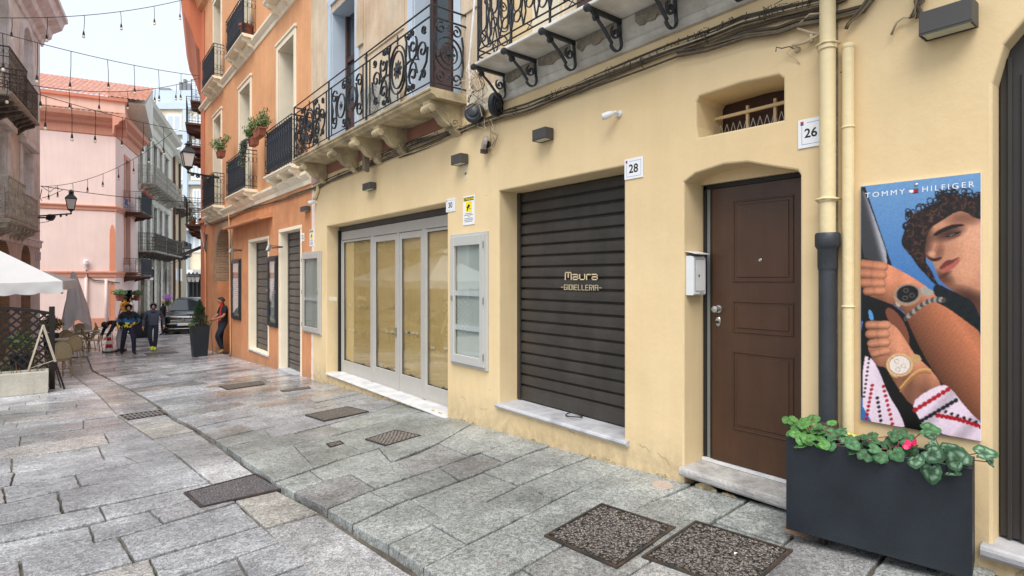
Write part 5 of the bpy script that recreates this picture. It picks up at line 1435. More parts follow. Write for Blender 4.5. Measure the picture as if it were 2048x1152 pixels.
# ---------------------------------------------------------------- glazed display cabinets
def cabinet(tl, br, label, mats_frame, shelves=(), handle_left=True, inset=None, name="display_cabinet", group="glass display cabinets on the walls", posters=(), o=0.0, w_frame=.06, depth=.06):
  (a0, z1), (a1, z0) = F0.px(*tl), F0.px(*br)
  rt = root(name, P0((a0 + a1) / 2, 0, (z0 + z1) / 2), label, "display cabinet", group)
  w = a0 - a1
  b = MB(); d = depth
  b.rbox(F0, a1, a0, .001, d * .5, z0, z0 + .05, .004); b.rbox(F0, a1, a0, .001, d * .5, z1 - .05, z1, .004); b.rbox(F0, a1, a1 + .04, .001, d * .5, z0 + .05, z1 - .05, .004); b.rbox(F0, a0 - .04, a0, .001, d * .5, z0 + .05, z1 - .05, .004)
  b.build("outer_frame", [mats_frame], rt)
  b = MB(); i = .035; f = w_frame
  x0, x1, y0, y1 = a1 + i, a0 - i, z0 + i, z1 - i
  for (p, q_, r, s) in ((x0, x0 + f, y0, y1), (x1 - f, x1, y0, y1), (x0 + f, x1 - f, y0, y0 + f * 1.2), (x0 + f, x1 - f, y1 - f * 1.4, y1)): b.rbox(F0, p, q_, d * .3, d, r, s, .004)
  dr_ = b.build("cabinet_door", [mats_frame], rt)
  g = MB(); g.fbox(F0, x0 + f, x1 - f, d * .62, d * .7, y0 + f * 1.2, y1 - f * 1.4); g.build("pane", [M_glass], dr_)
  g = MB(); g.fbox(F0, x0 + f, x1 - f, .003, .006, y0 + f, y1 - f); g.build("back_panel", [mat("pale cabinet lining", srgb(206, 210, 206), .7, var=.03)], rt)
  h = MB(); zc = (z0 + z1) / 2 + .02; hx = x1 - f * .6 if handle_left else x0 + f * .4
  h.rbox(F0, hx - .012, hx + .012, d, d + .018, zc - .03, zc + .03, .003); h.build("latch", [M_brass], dr_)
  for zz in (z0 + .16, (z0 + z1) / 2, z1 - .16):
    hh_ = MB(); e = x0 if handle_left else x1; hh_.lathe([(.008, -.04), (.008, .04)], P0(e, d + .002, zz), 8); hh_.build("hinge", [M_alu_dk], rt)
  for zz in shelves:
    s = MB(); s.fbox(F0, x0 + f * .8, x1 - f * .8, .008, d * .58, z0 + (z1 - z0) * zz, z0 + (z1 - z0) * zz + .06); s.build("shelf", [M_white], rt)
  return rt, x0 + f, x1 - f, y0, y1
cabinet((905, 470), (978, 742), "grey glass cabinet with white shelves between the glass doors and shutter 28", mat("pale grey cabinet frame", srgb(192, 192, 188), .45, .1), shelves=(.27, .53), depth=.06, w_frame=.085)
cabinet((608, 505), (644, 671), "grey glass cabinet on the yellow wall left of the glass doors", M_alu, shelves=(.4,), handle_left=False, depth=.06, w_frame=.08)
# ---------------------------------------------------------------- mailbox
rt = root("mailbox", P0(2.72, -.1, Z(-.1)), "small white metal mailbox with raised lid beside the brown door", "mailbox")
JX = DOOR[1]
b = MB(); m0, m1 = 3.925, 4.09; y1_, y0_ = JX - .004, JX - .075
zb_, zt_ = F0.px(1390, 590, -.1)[1], F0.px(1390, 512, -.1)[1]
prof = [(y1_, zb_), (y0_ + .008, zb_), (y0_, zb_ + .01), (y0_, zt_ - .02), (y0_ + .006, zt_ - .008), (y0_ + .03, zt_), (y1_, zt_)]
b.loft([[Vector((x, y, z)) for y, z in prof] for x in (m0, m1)], True); b.build("box_body", [M_whitebox], rt)
b = MB(); b.box(m0 + .028, m1 - .02, y0_ - .004, y0_ - .0005, zb_ + .035, zt_ - .03); b.build("box_door", [M_whitebox], rt)
b = MB(); b.box(m0 + .024, m1 - .016, y0_ - .0012, y0_ - .0004, zb_ + .031, zt_ - .026); b.box(m0 + .02, m1 - .02, y0_ + .002, y1_ - .01, zt_ + .0005, zt_ + .012); b.build("gap", [mat("mailbox groove shade", srgb(70, 72, 76), .6)], rt)  # dark plates paint the shade around the door and under the lid
b = MB(); b.box(m0 + .06, m0 + .075, y0_ - .006, y0_ - .0045, (zb_ + zt_) / 2 - .012, (zb_ + zt_) / 2 + .008); b.build("lock", [M_black], rt)
b = MB()
for k in range(3): b.lathe([(.005, 0), (.005, .002)], (m1 - .035 - k * .022, y0_ - .0005, zb_ + .018), 8, axis=(0, -1, 0))
b.build("peepholes", [M_black], rt)
b = MB(); b.box8([(m0 - .012, y1_, zt_ + .035), (m1 + .012, y1_, zt_ + .035), (m1 + .012, y0_ - .03, zt_ + .012), (m0 - .012, y0_ - .03, zt_ + .012), (m0 - .012, y1_, zt_ + .04), (m1 + .012, y1_, zt_ + .04), (m1 + .012, y0_ - .03, zt_ + .018), (m0 - .012, y0_ - .03, zt_ + .018)]); b.build("lid", [M_whitebox], rt)
# ---------------------------------------------------------------- advertising poster (a flat printed panel)
def crop_px(x, y): return 1650 + x * 398 / 791, 320 + y * 580 / 1152
def poly_mask(poly, X, Y):
  c = np.zeros(X.shape, bool); n = len(poly)
  for i in range(n):
    x0, y0 = poly[i]; x1, y1 = poly[(i + 1) % n]
    if y0 == y1: continue
    m_ = ((y0 > Y) != (y1 > Y)) & (X < (x1 - x0) * (Y - y0) / (y1 - y0) + x0); c ^= m_
  return c
def smooth_poly(poly, it=2):
  for _ in range(it):
    out = []
    for i in range(len(poly)):
      p, q_ = poly[i], poly[(i + 1) % len(poly)]
      out += [(.75 * p[0] + .25 * q_[0], .75 * p[1] + .25 * q_[1]), (.25 * p[0] + .75 * q_[0], .25 * p[1] + .75 * q_[1])]
    poly = out
  return poly
def poster_raster(X, Y):
  """colours of the printed picture at crop coordinates X, Y"""
  C = np.zeros(X.shape + (3,)); rng = np.random.RandomState(1)
  lin = lambda r, g, b: np.array(srgb(r, g, b))
  t = np.clip((Y - 60) / 500, 0, 1)[..., None]
  C[:] = lin(122, 166, 210) * (1 - t) + lin(70, 128, 194) * t
  def fill(poly, col, sm=2, shade=None):
    m_ = poly_mask(smooth_poly(poly, sm) if sm else poly, X, Y)
    if shade is None: C[m_] = col
    else:
      s_ = np.clip(shade(X[m_], Y[m_]), 0, 1.6)[..., None]
      C[m_] = col * s_
    return m_
  n1 = (np.sin(X * .13 + Y * .07) + np.sin(X * .31 - Y * .19) + np.sin(X * .05 + Y * .23)) / 3
  m_ = poly_mask(smooth_poly([(430, 480), (520, 530), (640, 560), (640, 720), (540, 660), (430, 560)]), X, Y)
  C[m_] = lin(24, 36, 40) * (1 + .6 * n1[m_])[..., None]
  skin = lin(206, 150, 120)
  face = [(412, 262), (470, 200), (560, 180), (640, 185), (640, 650), (622, 640), (590, 560), (545, 540), (490, 510), (455, 478), (440, 440), (430, 405), (404, 395), (400, 372), (388, 330), (396, 290)]
  fill(face, skin, 2, lambda x, y: 1.12 - .55 * np.clip((560 - x) / 260, 0, 1) * np.clip((y - 200) / 200, .3, 1) - .35 * np.clip((y - 470) / 130, 0, 1))
  def soft(cx, cy, rx, ry, col, k=1.0, ang=0, clip=None):
    dx, dy = X - cx, Y - cy; ca_, sa_ = math.cos(ang), math.sin(ang)
    u, v = (dx * ca_ + dy * sa_) / rx, (-dx * sa_ + dy * ca_) / ry
    w = np.clip(1 - (u * u + v * v), 0, 1) * k
    if clip is not None: w = w * clip
    C[:] = C * (1 - w[..., None]) + col * w[..., None]
  fm = poly_mask(smooth_poly(face), X, Y)
  soft(600, 300, 90, 110, lin(232, 180, 150), .55, 0, fm); soft(570, 420, 80, 60, lin(228, 172, 138), .6, 0, fm); soft(440, 345, 36, 36, lin(214, 152, 122), .8, 0, fm)
  soft(395, 320, 42, 110, lin(84, 48, 38), .85, .1, fm); soft(470, 470, 60, 34, lin(112, 66, 50), .9, .5, fm); soft(570, 545, 110, 46, lin(92, 52, 40), .95, .35, fm); soft(600, 620, 80, 80, lin(100, 60, 46), .9, 0, fm)
  soft(490, 292, 86, 34, lin(88, 50, 40), .95, -.32, fm); soft(455, 362, 26, 46, lin(128, 78, 60), .6, .2, fm); soft(560, 230, 100, 40, lin(120, 74, 58), .7, -.1, fm)
  fill([(428, 294), (470, 268), (520, 252), (566, 258), (522, 268), (475, 284), (436, 306)], lin(40, 24, 20), 1)
  fill([(470, 308), (505, 290), (548, 280), (535, 292), (505, 304)], lin(26, 16, 14), 1); fill([(486, 302), (505, 294), (520, 292), (505, 300)], lin(150, 130, 120), 1)
  fill([(478, 318), (520, 302), (548, 290), (524, 308)], lin(130, 80, 62), 1)
  fill([(400, 372), (412, 398), (434, 404), (458, 398), (470, 384), (452, 386), (430, 392)], lin(96, 52, 42), 1); ell0 = None
  soft(436, 396, 9, 6, lin(24, 12, 10), 1); soft(424, 374, 20, 16, lin(232, 176, 146), .7)
  fill([(450, 432), (476, 402), (492, 396), (502, 398), (542, 380), (520, 402), (482, 424), (462, 436)], lin(140, 66, 58), 1); fill([(458, 440), (484, 424), (520, 402), (540, 386), (534, 408), (505, 434), (474, 450)], lin(196, 110, 98), 1)
  soft(476, 456, 40, 10, lin(100, 56, 44), .8, -.5, fm)
  hair = [(618, 150), (590, 150), (560, 138), (530, 150), (500, 125), (470, 140), (455, 165), (420, 175), (380, 200), (345, 215), (325, 250), (312, 290), (300, 330), (320, 360), (345, 385), (365, 420), (400, 455), (430, 490), (465, 510), (440, 480), (425, 440), (400, 405), (402, 398), (398, 345), (405, 300), (424, 266), (450, 250), (480, 232), (520, 205), (560, 205), (600, 235), (640, 235), (640, 150)]
  hm = fill(hair, lin(50, 32, 28), 1); C[hm] *= (1 + .55 * np.sin(X[hm] * .35 + 6 * np.sin(Y[hm] * .05)) + .3 * n1[hm])[..., None]
  q_ = random.Random(4)
  for _ in range(60):      # curls along the outline
    i = q_.randrange(len(hair) - 22); cx, cy = hair[i]; cx += q_.uniform(-16, 16); cy += q_.uniform(-14, 14); rr = q_.uniform(7, 17)
    d = np.hypot(X - cx, (Y - cy)); w = (np.abs(d - rr) < 2.6); C[w] = lin(40, 25, 21)
  for _ in range(520):     # strands and curls inside
    cx, cy = q_.uniform(310, 640), q_.uniform(135, 480); rr = q_.uniform(6, 20); a0 = q_.uniform(0, 6.28)
    d = np.hypot(X - cx, Y - cy); an = (np.arctan2(Y - cy, X - cx) - a0) % 6.283
    w = (np.abs(d - rr) < 2.2) & (an < 2.6) & hm; C[w] = [lin(112, 74, 58), lin(84, 52, 42), lin(22, 13, 12), lin(30, 18, 16)][q_.randrange(4)]
  fill([(142, 107), (160, 107), (265, 415), (262, 640), (142, 640)], lin(24, 26, 30), 0)
  bar = [(142, 150), (150, 110), (182, 190), (262, 415), (200, 400), (142, 385)]
  fill(bar, lin(150, 150, 158), 1, lambda x, y: .25 + 1.2 * np.exp(-(((x - 150) - (y - 110) * .27) / 16 - 1.0) ** 2))
  fill([(142, 560), (250, 560), (330, 620), (420, 760), (520, 900), (560, 1000), (400, 1100), (142, 1060)], lin(22, 20, 22), 1)
  fill([(172, 592), (186, 600), (196, 636), (176, 636)], lin(96, 160, 214), 1)
  arm_s = lambda x, y: .28 + .80 * np.clip((((x - 320) * .82 - (y - 600) * .57) + 50) / 190, 0, 1) ** 1.1 - .25 * np.clip((((x - 320) * .82 - (y - 600) * .57) - 150) / 60, 0, 1) + .04 * np.sin(x * .21 + y * .33) * np.sin(x * .07 - y * .11)
  arm = [(300, 570), (380, 545), (470, 575), (560, 640), (640, 700), (640, 1062), (560, 990), (470, 900), (400, 790), (345, 680)]
  fill(arm, lin(206, 132, 96), 2, arm_s)
  hand = [(142, 395), (200, 402), (250, 412), (330, 455), (400, 500), (440, 535), (440, 560), (330, 620), (285, 580), (230, 560), (190, 545), (162, 535), (150, 505), (146, 470), (150, 430)]
  fill(hand, lin(214, 144, 110), 2, lambda x, y: 1.15 - .75 * np.clip((y - 440 - (x - 150) * .28) / 110, 0, 1) + .06 * np.sin(x * .08) - .25 * np.clip((190 - x) / 60, 0, 1))
  for (x0, y0, x1, y1) in ((150, 428, 205, 434), (150, 470, 200, 478), (160, 508, 205, 512)):
    d = np.abs((Y - y0) - (y1 - y0) * (X - x0) / (x1 - x0)); w = (d < 4.5) & (X > x0) & (X < x1); C[w] = lin(84, 42, 32)
  def finger(x0, y0, x1, y1, r, base):
    dx, dy = x1 - x0, y1 - y0; L2 = dx * dx + dy * dy; t = np.clip(((X - x0) * dx + (Y - y0) * dy) / L2, 0, 1)
    ex, ey = X - x0 - t * dx, Y - y0 - t * dy; d = np.hypot(ex, ey) / r; w = d < 1
    sh = (1.12 - .35 * d ** 2 - .38 * np.clip(ey / r, 0, 1) - .2 * (1 - t)); kn = np.exp(-((t - .45) / .08) ** 2) * .12
    C[w] = base * (sh - kn)[w][..., None]
  for f_ in ((152, 414, 232, 424, 19), (150, 450, 226, 456, 20), (152, 488, 224, 490, 19), (168, 522, 228, 520, 17)): finger(*f_, lin(214, 146, 112))
  fill([(240, 590), (262, 586), (300, 620), (335, 690), (335, 740), (310, 720), (262, 650), (244, 625)], lin(150, 92, 70), 2)
  lh = [(160, 645), (190, 636), (235, 645), (280, 655), (330, 730), (360, 780), (420, 830), (470, 900), (440, 960), (350, 985), (300, 920), (262, 860), (240, 820), (205, 820), (178, 770), (170, 740), (185, 715), (168, 690), (175, 672)]
  fill(lh, lin(216, 150, 118), 2, lambda x, y: 1.08 - .6 * np.clip((y - 700 - (x - 200) * .55) / 110, 0, 1) + .05 * np.sin(x * .09) - .35 * np.clip((x - 250 - (y - 650) * .9) / 60, 0, 1))
  for (x0, y0, x1, y1) in ((165, 672, 225, 668), (172, 715, 215, 700)):
    d = np.abs((Y - y0) - (y1 - y0) * (X - x0) / (x1 - x0)); w = (d < 4.5) & (X > x0) & (X < x1); C[w] = lin(88, 46, 36)
  for f_ in ((176, 656, 246, 656, 17), (178, 692, 242, 690, 18), (186, 730, 244, 724, 18), (196, 770, 246, 758, 16)): finger(*f_, lin(216, 152, 120))
  def ell(cx, cy, rx, ry, col, ang=0, inner=None):
    dx, dy = X - cx, Y - cy; ca_, sa_ = math.cos(ang), math.sin(ang); u, v = (dx * ca_ + dy * sa_) / rx, (-dx * sa_ + dy * ca_) / ry
    r = np.hypot(u, v); w = (r < 1) if inner is None else (r < 1) & (r > inner); C[w] = col
  fill([(385, 500), (425, 515), (436, 530), (400, 545), (372, 520)], lin(178, 170, 160), 1)
  fill([(278, 545), (300, 560), (300, 585), (282, 580)], lin(190, 176, 160), 1)
  ell(328, 535, 56, 44, lin(186, 150, 124), -.15); ell(328, 532, 47, 36, lin(30, 28, 30), -.15); ell(328, 532, 47, 36, lin(140, 140, 140), -.15, .93)
  for cx, cy in ((322, 518), (346, 538), (318, 548)): ell(cx, cy, 11, 9, lin(120, 116, 112), 0, .75)
  for k in range(15):
    u = k / 14; cx = 322 + 150 * u; cy = 630 - 92 * math.sin(u * 1.75) + 18 * u; ell(cx, cy, 9, 11, lin(168, 158, 150) if k % 2 else lin(96, 88, 84), .5)
  fill([(330, 778), (372, 770), (388, 800), (350, 815)], lin(206, 168, 118), 1); fill([(246, 820), (262, 860), (292, 868), (275, 850)], lin(206, 168, 118), 1)
  ell(297, 814, 53, 46, lin(222, 184, 136)); ell(297, 814, 44, 38, lin(226, 214, 206)); ell(297, 814, 44, 38, lin(150, 130, 116), 0, .94)
  for cx, cy in ((285, 800), (312, 818), (290, 832)): ell(cx, cy, 10, 9, lin(170, 156, 146), 0, .8)
  for k in range(2):
    for u in np.linspace(0, 1, 60): ell(300 + 118 * u, 905 - 75 * math.sin(u * 1.9) + k * 14, 3.4, 3.4, lin(222, 176, 110) if k == 0 else lin(180, 130, 80))
  sh = lin(226, 208, 222)
  fill([(150, 775), (190, 790), (220, 850), (250, 930), (300, 1010), (322, 1075), (150, 1045)], sh, 1, lambda x, y: 1 - .35 * np.clip((x - 190) / 60, 0, 1) * np.clip((930 - y) / 100, 0, 1))
  fill([(345, 965), (400, 920), (470, 890), (500, 905), (560, 985), (632, 1055), (640, 1125), (560, 1110), (470, 1090), (395, 1060), (370, 1020)], sh, 1, lambda x, y: 1.02 - .3 * np.clip(np.sin(x * .035 + y * .03), 0, 1))
  def dots(p0, p1, n, col, r=10, bend=0):
    for k in range(n):
      u = k / (n - 1); ell(p0[0] + (p1[0] - p0[0]) * u, p0[1] + (p1[1] - p0[1]) * u + bend * math.sin(3.14 * u), r, r * .8, col, -.5)
  rd, bk_ = lin(196, 28, 44), lin(34, 34, 42)
  dots((188, 895), (164, 1028), 9, rd, 8); dots((208, 945), (222, 1035), 6, bk_, 8); dots((232, 900), (268, 1048), 9, rd, 8); dots((175, 790), (155, 940), 10, bk_, 6)
  dots((360, 992), (488, 912), 8, rd, 12); dots((385, 1035), (520, 955), 9, bk_, 11); dots((450, 1015), (620, 1060), 11, rd, 11, -6); dots((480, 1000), (600, 1040), 6, bk_, 8)
  fill([(333, 116), (370, 112), (370, 131), (334, 134)], lin(22, 32, 66), 0); fill([(335, 119), (351, 117.5), (351, 129.5), (336, 131)], lin(240, 240, 240), 0); fill([(351, 117.5), (368, 116), (368, 128), (351, 129.5)], lin(196, 28, 48), 0)
  return C
po = root("advertising_poster", P0(1.1, 0, Z(-.15)), "tall advertising poster of a curly haired person with two watches, on the yellow wall", "poster")
pa0, pa1, pz0, pz1 = 1.392, .805, Z(-.885), Z(.572)
NX, NZ = 170, 420
oP = .022
As = np.linspace(pa0, pa1, NX + 1); Zs = np.linspace(pz1, pz0, NZ + 1)
AA, ZZ = np.meshgrid(As, Zs)
XX = np.full_like(AA, 3.9 - oP)
depthv = SS * XX + CC * AA; lat = CC * XX - SS * AA
PXx = CX + FPX * lat / depthv; PYy = HY - (ZZ - EYE) / depthv * FPX
cxs, cys = (PXx - 1650) * 791 / 398, (PYy - 320) * 1152 / 580
RC = poster_raster(cxs, cys) ** 1.12 * .86
_r = np.random.RandomState(5); _n = _r.rand(*RC.shape[:2]); _n = (_n + np.roll(_n, 1, 0) + np.roll(_n, 1, 1) + np.roll(_n, (1, 1), (0, 1))) / 4
RC = RC * (.84 + .32 * _n[..., None]); _l = RC.mean(-1, keepdims=True); RC = RC * np.clip(.72 + 1.15 * _l, .6, 1.25)
RC[1:-1, 1:-1] = (RC[1:-1, 1:-1] * 4 + RC[:-2, 1:-1] + RC[2:, 1:-1] + RC[1:-1, :-2] + RC[1:-1, 2:]) / 8
mb = MB(); mb.v = [(x, a, z) for x, a, z in zip(XX.ravel(), AA.ravel(), ZZ.ravel())]
W1 = NX + 1
mb.f = [(j * W1 + i, j * W1 + i + 1, (j + 1) * W1 + i + 1, (j + 1) * W1 + i) for j in range(NZ) for i in range(NX)]; mb.m = [0] * len(mb.f)
mb.col = np.concatenate([RC.reshape(-1, 3), np.ones((len(mb.v), 1))], 1)
mb.build("printed_sheet", [mat("printed poster", (1, 1, 1), .32, attr="tint", spec=.45)], po)
mb = MB(); mb.rbox(F0, pa1, pa0, .004, oP - .0012, pz0, pz1, .002); mb.build("backing_board", [M_white], po)
t = MB()
lz = lambda x: 0
def ptxt(s, x0, x1, ybase):
  a0_, z0_ = F0.px(*crop_px(x0, ybase[0]), oP + .001); a1_, z1_ = F0.px(*crop_px(x1, ybase[1]), oP + .001)
  tmp = MB(); w = text_mesh(tmp, s, lambda x, y, d: Vector((x, y, 0)), .045, spacing=1.35)
  xs = [v[0] for v in tmp.v]; sc_ = (a0_ - a1_) / (max(xs) - min(xs))
  t.raw([P0(a0_ - (v[0] - min(xs)) * sc_, oP + .0012, z0_ + v[1] * 1.0) for v in tmp.v], tmp.f)
ptxt("TOMMY", 160, 318, (151, 151)); ptxt("HILFIGER", 387, 594, (127, 127))
t.build("lettering", [M_white], po)
mb = MB(); c = F0.px(*crop_px(362, 98), oP); mb.lathe([(.009, 0), (.009, .003), (.004, .006), (.001, .006)], P0(c[0], oP, c[1]), 10, axis=(-1, 0, 0)); mb.build("screw", [M_brass], po)
# ---------------------------------------------------------------- black planter box with cyclamen
pb = root("planter_box", P0(1.2, .2, Z(-1.5)), "large anthracite planter box hung on the wall below the poster", "planter")
PT, PB_ = Z(-.962), Z(-1.525)
q4 = [Vector((3.42, 1.635)), Vector((3.575, .775)), Vector((3.83, .82)), Vector((3.675, 1.68))]
cen = sum(q4, Vector((0, 0))) / 4
def ringq(s_in, z, shrink_=0):
  out = []
  for v in q4:
    d = (v - cen); e1 = (q4[1] - q4[0]).normalized(); e2 = (q4[3] - q4[0]).normalized()
    a_, b_ = d.dot(e1), d.dot(e2); w = cen + e1 * (a_ - math.copysign(s_in, a_)) + e2 * (b_ - math.copysign(s_in, b_)); out.append(Vector((w.x, w.y, z)))
  return out
b = MB(); b.loft([ringq(.03, PB_), ringq(.004, PB_), ringq(.0, PB_ + .004), ringq(0, PT - .003), ringq(.003, PT), ringq(.016, PT), ringq(.019, PT - .004), ringq(.019, PT - .07)], False); b.loft([ringq(.03, PB_), ringq(.031, PB_ - .001)], True)
b.build("box_shell", [M_planter], pb)
b = MB(); b.loft([ringq(.0195, PT - .075), ringq(.0195, PT - .06)], True); b.build("soil", [M_soil], pb)
for k in (.2, .8):
  for j in (.45, .8):
    v = q4[0].lerp(q4[1], k).lerp(q4[3].lerp(q4[2], k), j); f_ = MB(); gz = ground_z(v.x, v.y); f_.lathe([(.02, gz), (.02, PB_ - .0015)], (v.x, v.y, 0), 10); f_.build("foot", [M_black], pb)
def leaf_mat():
  m = bpy.data.materials.new("marbled cyclamen leaf"); m.use_nodes = True
  nt = m.node_tree; N = nt.nodes; L = nt.links; bs = N["Principled BSDF"]
  at = N.new("ShaderNodeAttribute"); at.attribute_name = "tint"
  tc = N.new("ShaderNodeTexCoord"); n = N.new("ShaderNodeTexNoise"); n.inputs["Scale"].default_value = 45; n.inputs["Detail"].default_value = 4; L.new(tc.outputs["Object"], n.inputs[0])
  r = N.new("ShaderNodeMapRange"); r.inputs[1].default_value = .3; r.inputs[2].default_value = .7; r.inputs[3].default_value = .7; r.inputs[4].default_value = 1.35; L.new(n.outputs[0], r.inputs[0])
  x = N.new("ShaderNodeMix"); x.data_type = 'RGBA'; x.blend_type = 'MULTIPLY'; x.inputs[0].default_value = 1; L.new(at.outputs[0], x.inputs[6]); L.new(r.outputs[0], x.inputs[7]); L.new(x.outputs[2], bs.inputs["Base Color"])
  bs.inputs["Roughness"].default_value = .62; bs.inputs["Specular IOR Level"].default_value = .3
  bs.inputs["Transmission Weight"].default_value = 0
  return m
M_cyc = leaf_mat()
def heart_leaf(mb, base, c, r, nrm, rot, col, q):
  """heart shaped leaf, centre c, facing nrm"""
  n = Vector(nrm).normalized(); u = n.orthogonal().normalized(); u = (Matrix.Rotation(rot, 3, n) @ u); w = n.cross(u)
  K = 20; rings = []; cols = []
  dark, light, edge = col
  for j, s_ in enumerate((.05, .3, .55, .62, .8, 1.0)):
    ring = []
    for k in range(K):
      t = 2 * math.pi * k / K
      tw = min(t, 2 * math.pi - t); rr = r * (.80 + .10 * math.cos(t) + .30 * math.exp(-(tw / .38) ** 2)) * (1 - .62 * math.exp(-((t - math.pi) / .36) ** 2)) * (1 + .035 * math.sin(9 * t) + .02 * math.sin(14 * t + rot))
      rr *= s_
      cup = .12 * r * s_ * s_ * math.sin(2 * t + rot) + .03 * r * s_ * math.sin(5 * t) - .06 * r * s_ * s_ + q.uniform(-.01, .01) * r
      ring.append(c + u * rr * math.cos(t) + w * rr * math.sin(t) + n * cup)
      cc_ = [dark, dark, light, light, dark, edge][j]
      if j in (2, 3) and math.sin(5 * t) < -.55: cc_ = dark
      cols.append((*cc_, 1))
    rings.append(ring)
  mb.loft(rings, False, 0); i = len(mb.v) - K * len(rings)
  mb.f.append([i + k for k in range(K)]); mb.m.append(0)
  mb.col += cols
q = random.Random(21)
def cyc_plant(label, tl, n, cx, green, flower=None, fixed=()):
  e1 = (q4[1] - q4[0]); e2 = (q4[3] - q4[0])
  bp = q4[0] + e1 * tl + e2 * .5
  rt = root("cyclamen_plant", (bp.x, bp.y, PT - .06), label, "potted plant", "cyclamen plants in the planter box")
  st = MB(); lf = MB(); lf.col = []
  def one(tip, r, nrm, rot, hue=0):
    base = Vector((bp.x + q.uniform(-.04, .04), bp.y + q.uniform(-.04, .04), PT - .06))
    mid = base.lerp(tip, .5) + Vector((0, 0, .03))
    st.tube([base, mid, tip], .0028, 5)
    g = green
    if q.random() < .015: g = (srgb(170, 178, 80), srgb(190, 190, 90), srgb(190, 180, 80))
    f = q.uniform(.75, 1.25); g = tuple(tuple(v * f for v in c) for c in g)
    heart_leaf(lf, base, tip, r, nrm, rot, g, q)
  for _ in range(n):
    t = tl + q.gauss(0, cx); s_ = q.uniform(-.25, .95)
    p = q4[0] + e1 * t + e2 * s_
    h = q.uniform(-.01, .09) if s_ > .1 else q.uniform(-.04, .03)
    one(Vector((p.x, p.y, PT + h)), q.uniform(.034, .054), (-.45 + q.uniform(-.35, .35), q.uniform(-.5, .3), .7), q.uniform(0, 6.28))
  for (x, y, xo, r, nrm) in fixed:
    a_, z_ = F0.px(x, y, 3.9 - xo); one(Vector((xo, a_, z_)), r, nrm, q.uniform(0, 6.28))
  st.build("stalk", [M_stem], rt); lf.build("leaves", [M_cyc], rt, smooth=True)
  if flower:
    fm = MB(); a_, z_ = F0.px(flower[0], flower[1], 3.9 - flower[2]); c = Vector((flower[2], a_, z_))
    for k in range(6):
      t = k * 1.05; d = Vector((-.3 + .6 * math.cos(t), .9 * math.cos(t + 1) , .55 * math.sin(t) + .25)).normalized(); w = d.orthogonal().normalized()
      fm.loft([[c + d * L_ * .045 + w * s_ * wd + Vector((0, 0, .004 * math.sin(3 * L_))) for s_ in (-1, -.3, .3, 1)] for L_, wd in ((.05, .003), (.4, .012), (.75, .013), (1, .004))], False, 0, closed=False)
    fm.build("flower", [M_pinkflower], rt, smooth=True)
    s2 = MB(); s2.tube([Vector((bp.x - .02, bp.y, PT - .05)), c.lerp(Vector((bp.x, bp.y, PT)), .4) + Vector((0, 0, .02)), c], .003, 5); s2.build("flower_stalk", [M_stem], rt)
gA = (srgb(70, 116, 58), srgb(92, 134, 72), srgb(74, 120, 60)); gB = (srgb(56, 94, 60), srgb(78, 118, 82), srgb(60, 98, 64)); gC = (srgb(54, 86, 60), srgb(118, 146, 124), srgb(56, 90, 62))
cyc_plant("leafy green cyclamen at the left end of the planter box, without flowers", .13, 30, .085, gA)
cyc_plant("cyclamen with blue green leaves in the middle left of the planter box", .38, 22, .075, gB)
cyc_plant("cyclamen with a single pink flower in the middle of the planter box", .62, 13, .055, gB, flower=(1823, 892, 3.60), fixed=[(1852, 857, 3.66, .06, (-.5, .1, .8)), (1790, 905, 3.52, .05, (-.7, 0, .5))])
cyc_plant("cyclamen with big silver marbled leaves hanging over the right end of the box", .86, 15, .055, gC, fixed=[(1862, 905, 3.50, .066, (-.8, .3, .6)), (1918, 922, 3.54, .075, (-.85, .2, .45)), (1862, 940, 3.50, .065, (-.95, .2, .1)), (1965, 905, 3.62, .06, (-.5, -.2, .8)), (1984, 925, 3.68, .035, (-.2, -.8, .4))])
# ---------------------------------------------------------------- orange building
OB_ = root("orange_building", (3.9, 18, 0), "orange plastered building with cream window frames and small iron balconies", "building")
E0, E1 = BOUND + .005, 23.6
arch1 = arch(18.75, 21.05, Z(-2.7), Z(.75), Z(1.62), 14)
op1 = rect(14.72, 16.55, Z(-1.93), Z(.97)); op2 = rect(12.22, 13.72, Z(-2.3), Z(1.06))
mb = MB(); foot = []
a = E0
while a < E1: foot.append((a, ground_z(3.9, a) - .06)); a += .6
foot.append((E1, ground_z(3.9, E1) - .06))
wall(mb, F0, [(E0, Z(1.95))] + foot + [(E1, Z(1.95))], [(arch1, .55, 2), (op1, .26, 1), (op2, .26, 1)], 0, ch=.012)
mb.build("lower_wall", [M_orange_low, M_cream, M_brick], OB_)
wins = [(20.05, 21.45), (16.3, 17.75), (12.5, 13.95)]
mb = MB()
holes = [(rect(a0 + .14, a1 - .14, Z(2.35), Z(5.35)), .38, 1) for a0, a1 in wins] + [(rect(a0 + .14, a1 - .14, Z(6.6), Z(9.3)), .38, 1) for a0, a1 in wins]
wall(mb, F0, [(E0, Z(1.95)), (E1, Z(1.95)), (E1, 12.2), (E0, 12.2)], holes, 0, ch=.006)
mb.build("upper_wall", [M_orange, M_cream], OB_)
mb = MB(); mb.fbox(F0, E0 + .02, E1 - .02, -6, -.8, -1.2, 12.6); mb.build("core", [M_dark], OB_)
mb = MB(); mb.fbox(F0, 18.6, 21.2, -.62, -.552, Z(-2.8), Z(-.12), 0); mb.fbox(F0, 18.6, 21.2, -.62, -.552, Z(-.118), Z(1.8), 1); mb.build("niche_back", [M_orange_low, M_brick], OB_)
mb = MB(); mb.fbox(F0, 18.752, 18.80, -.55, -.01, Z(-2.6), Z(-.12)); mb.fbox(F0, 21.0, 21.048, -.55, -.01, Z(-2.6), Z(-.12)); mb.build("niche_side", [M_orange_low], OB_)
mb = MB()   # old stone arch ring around the niche
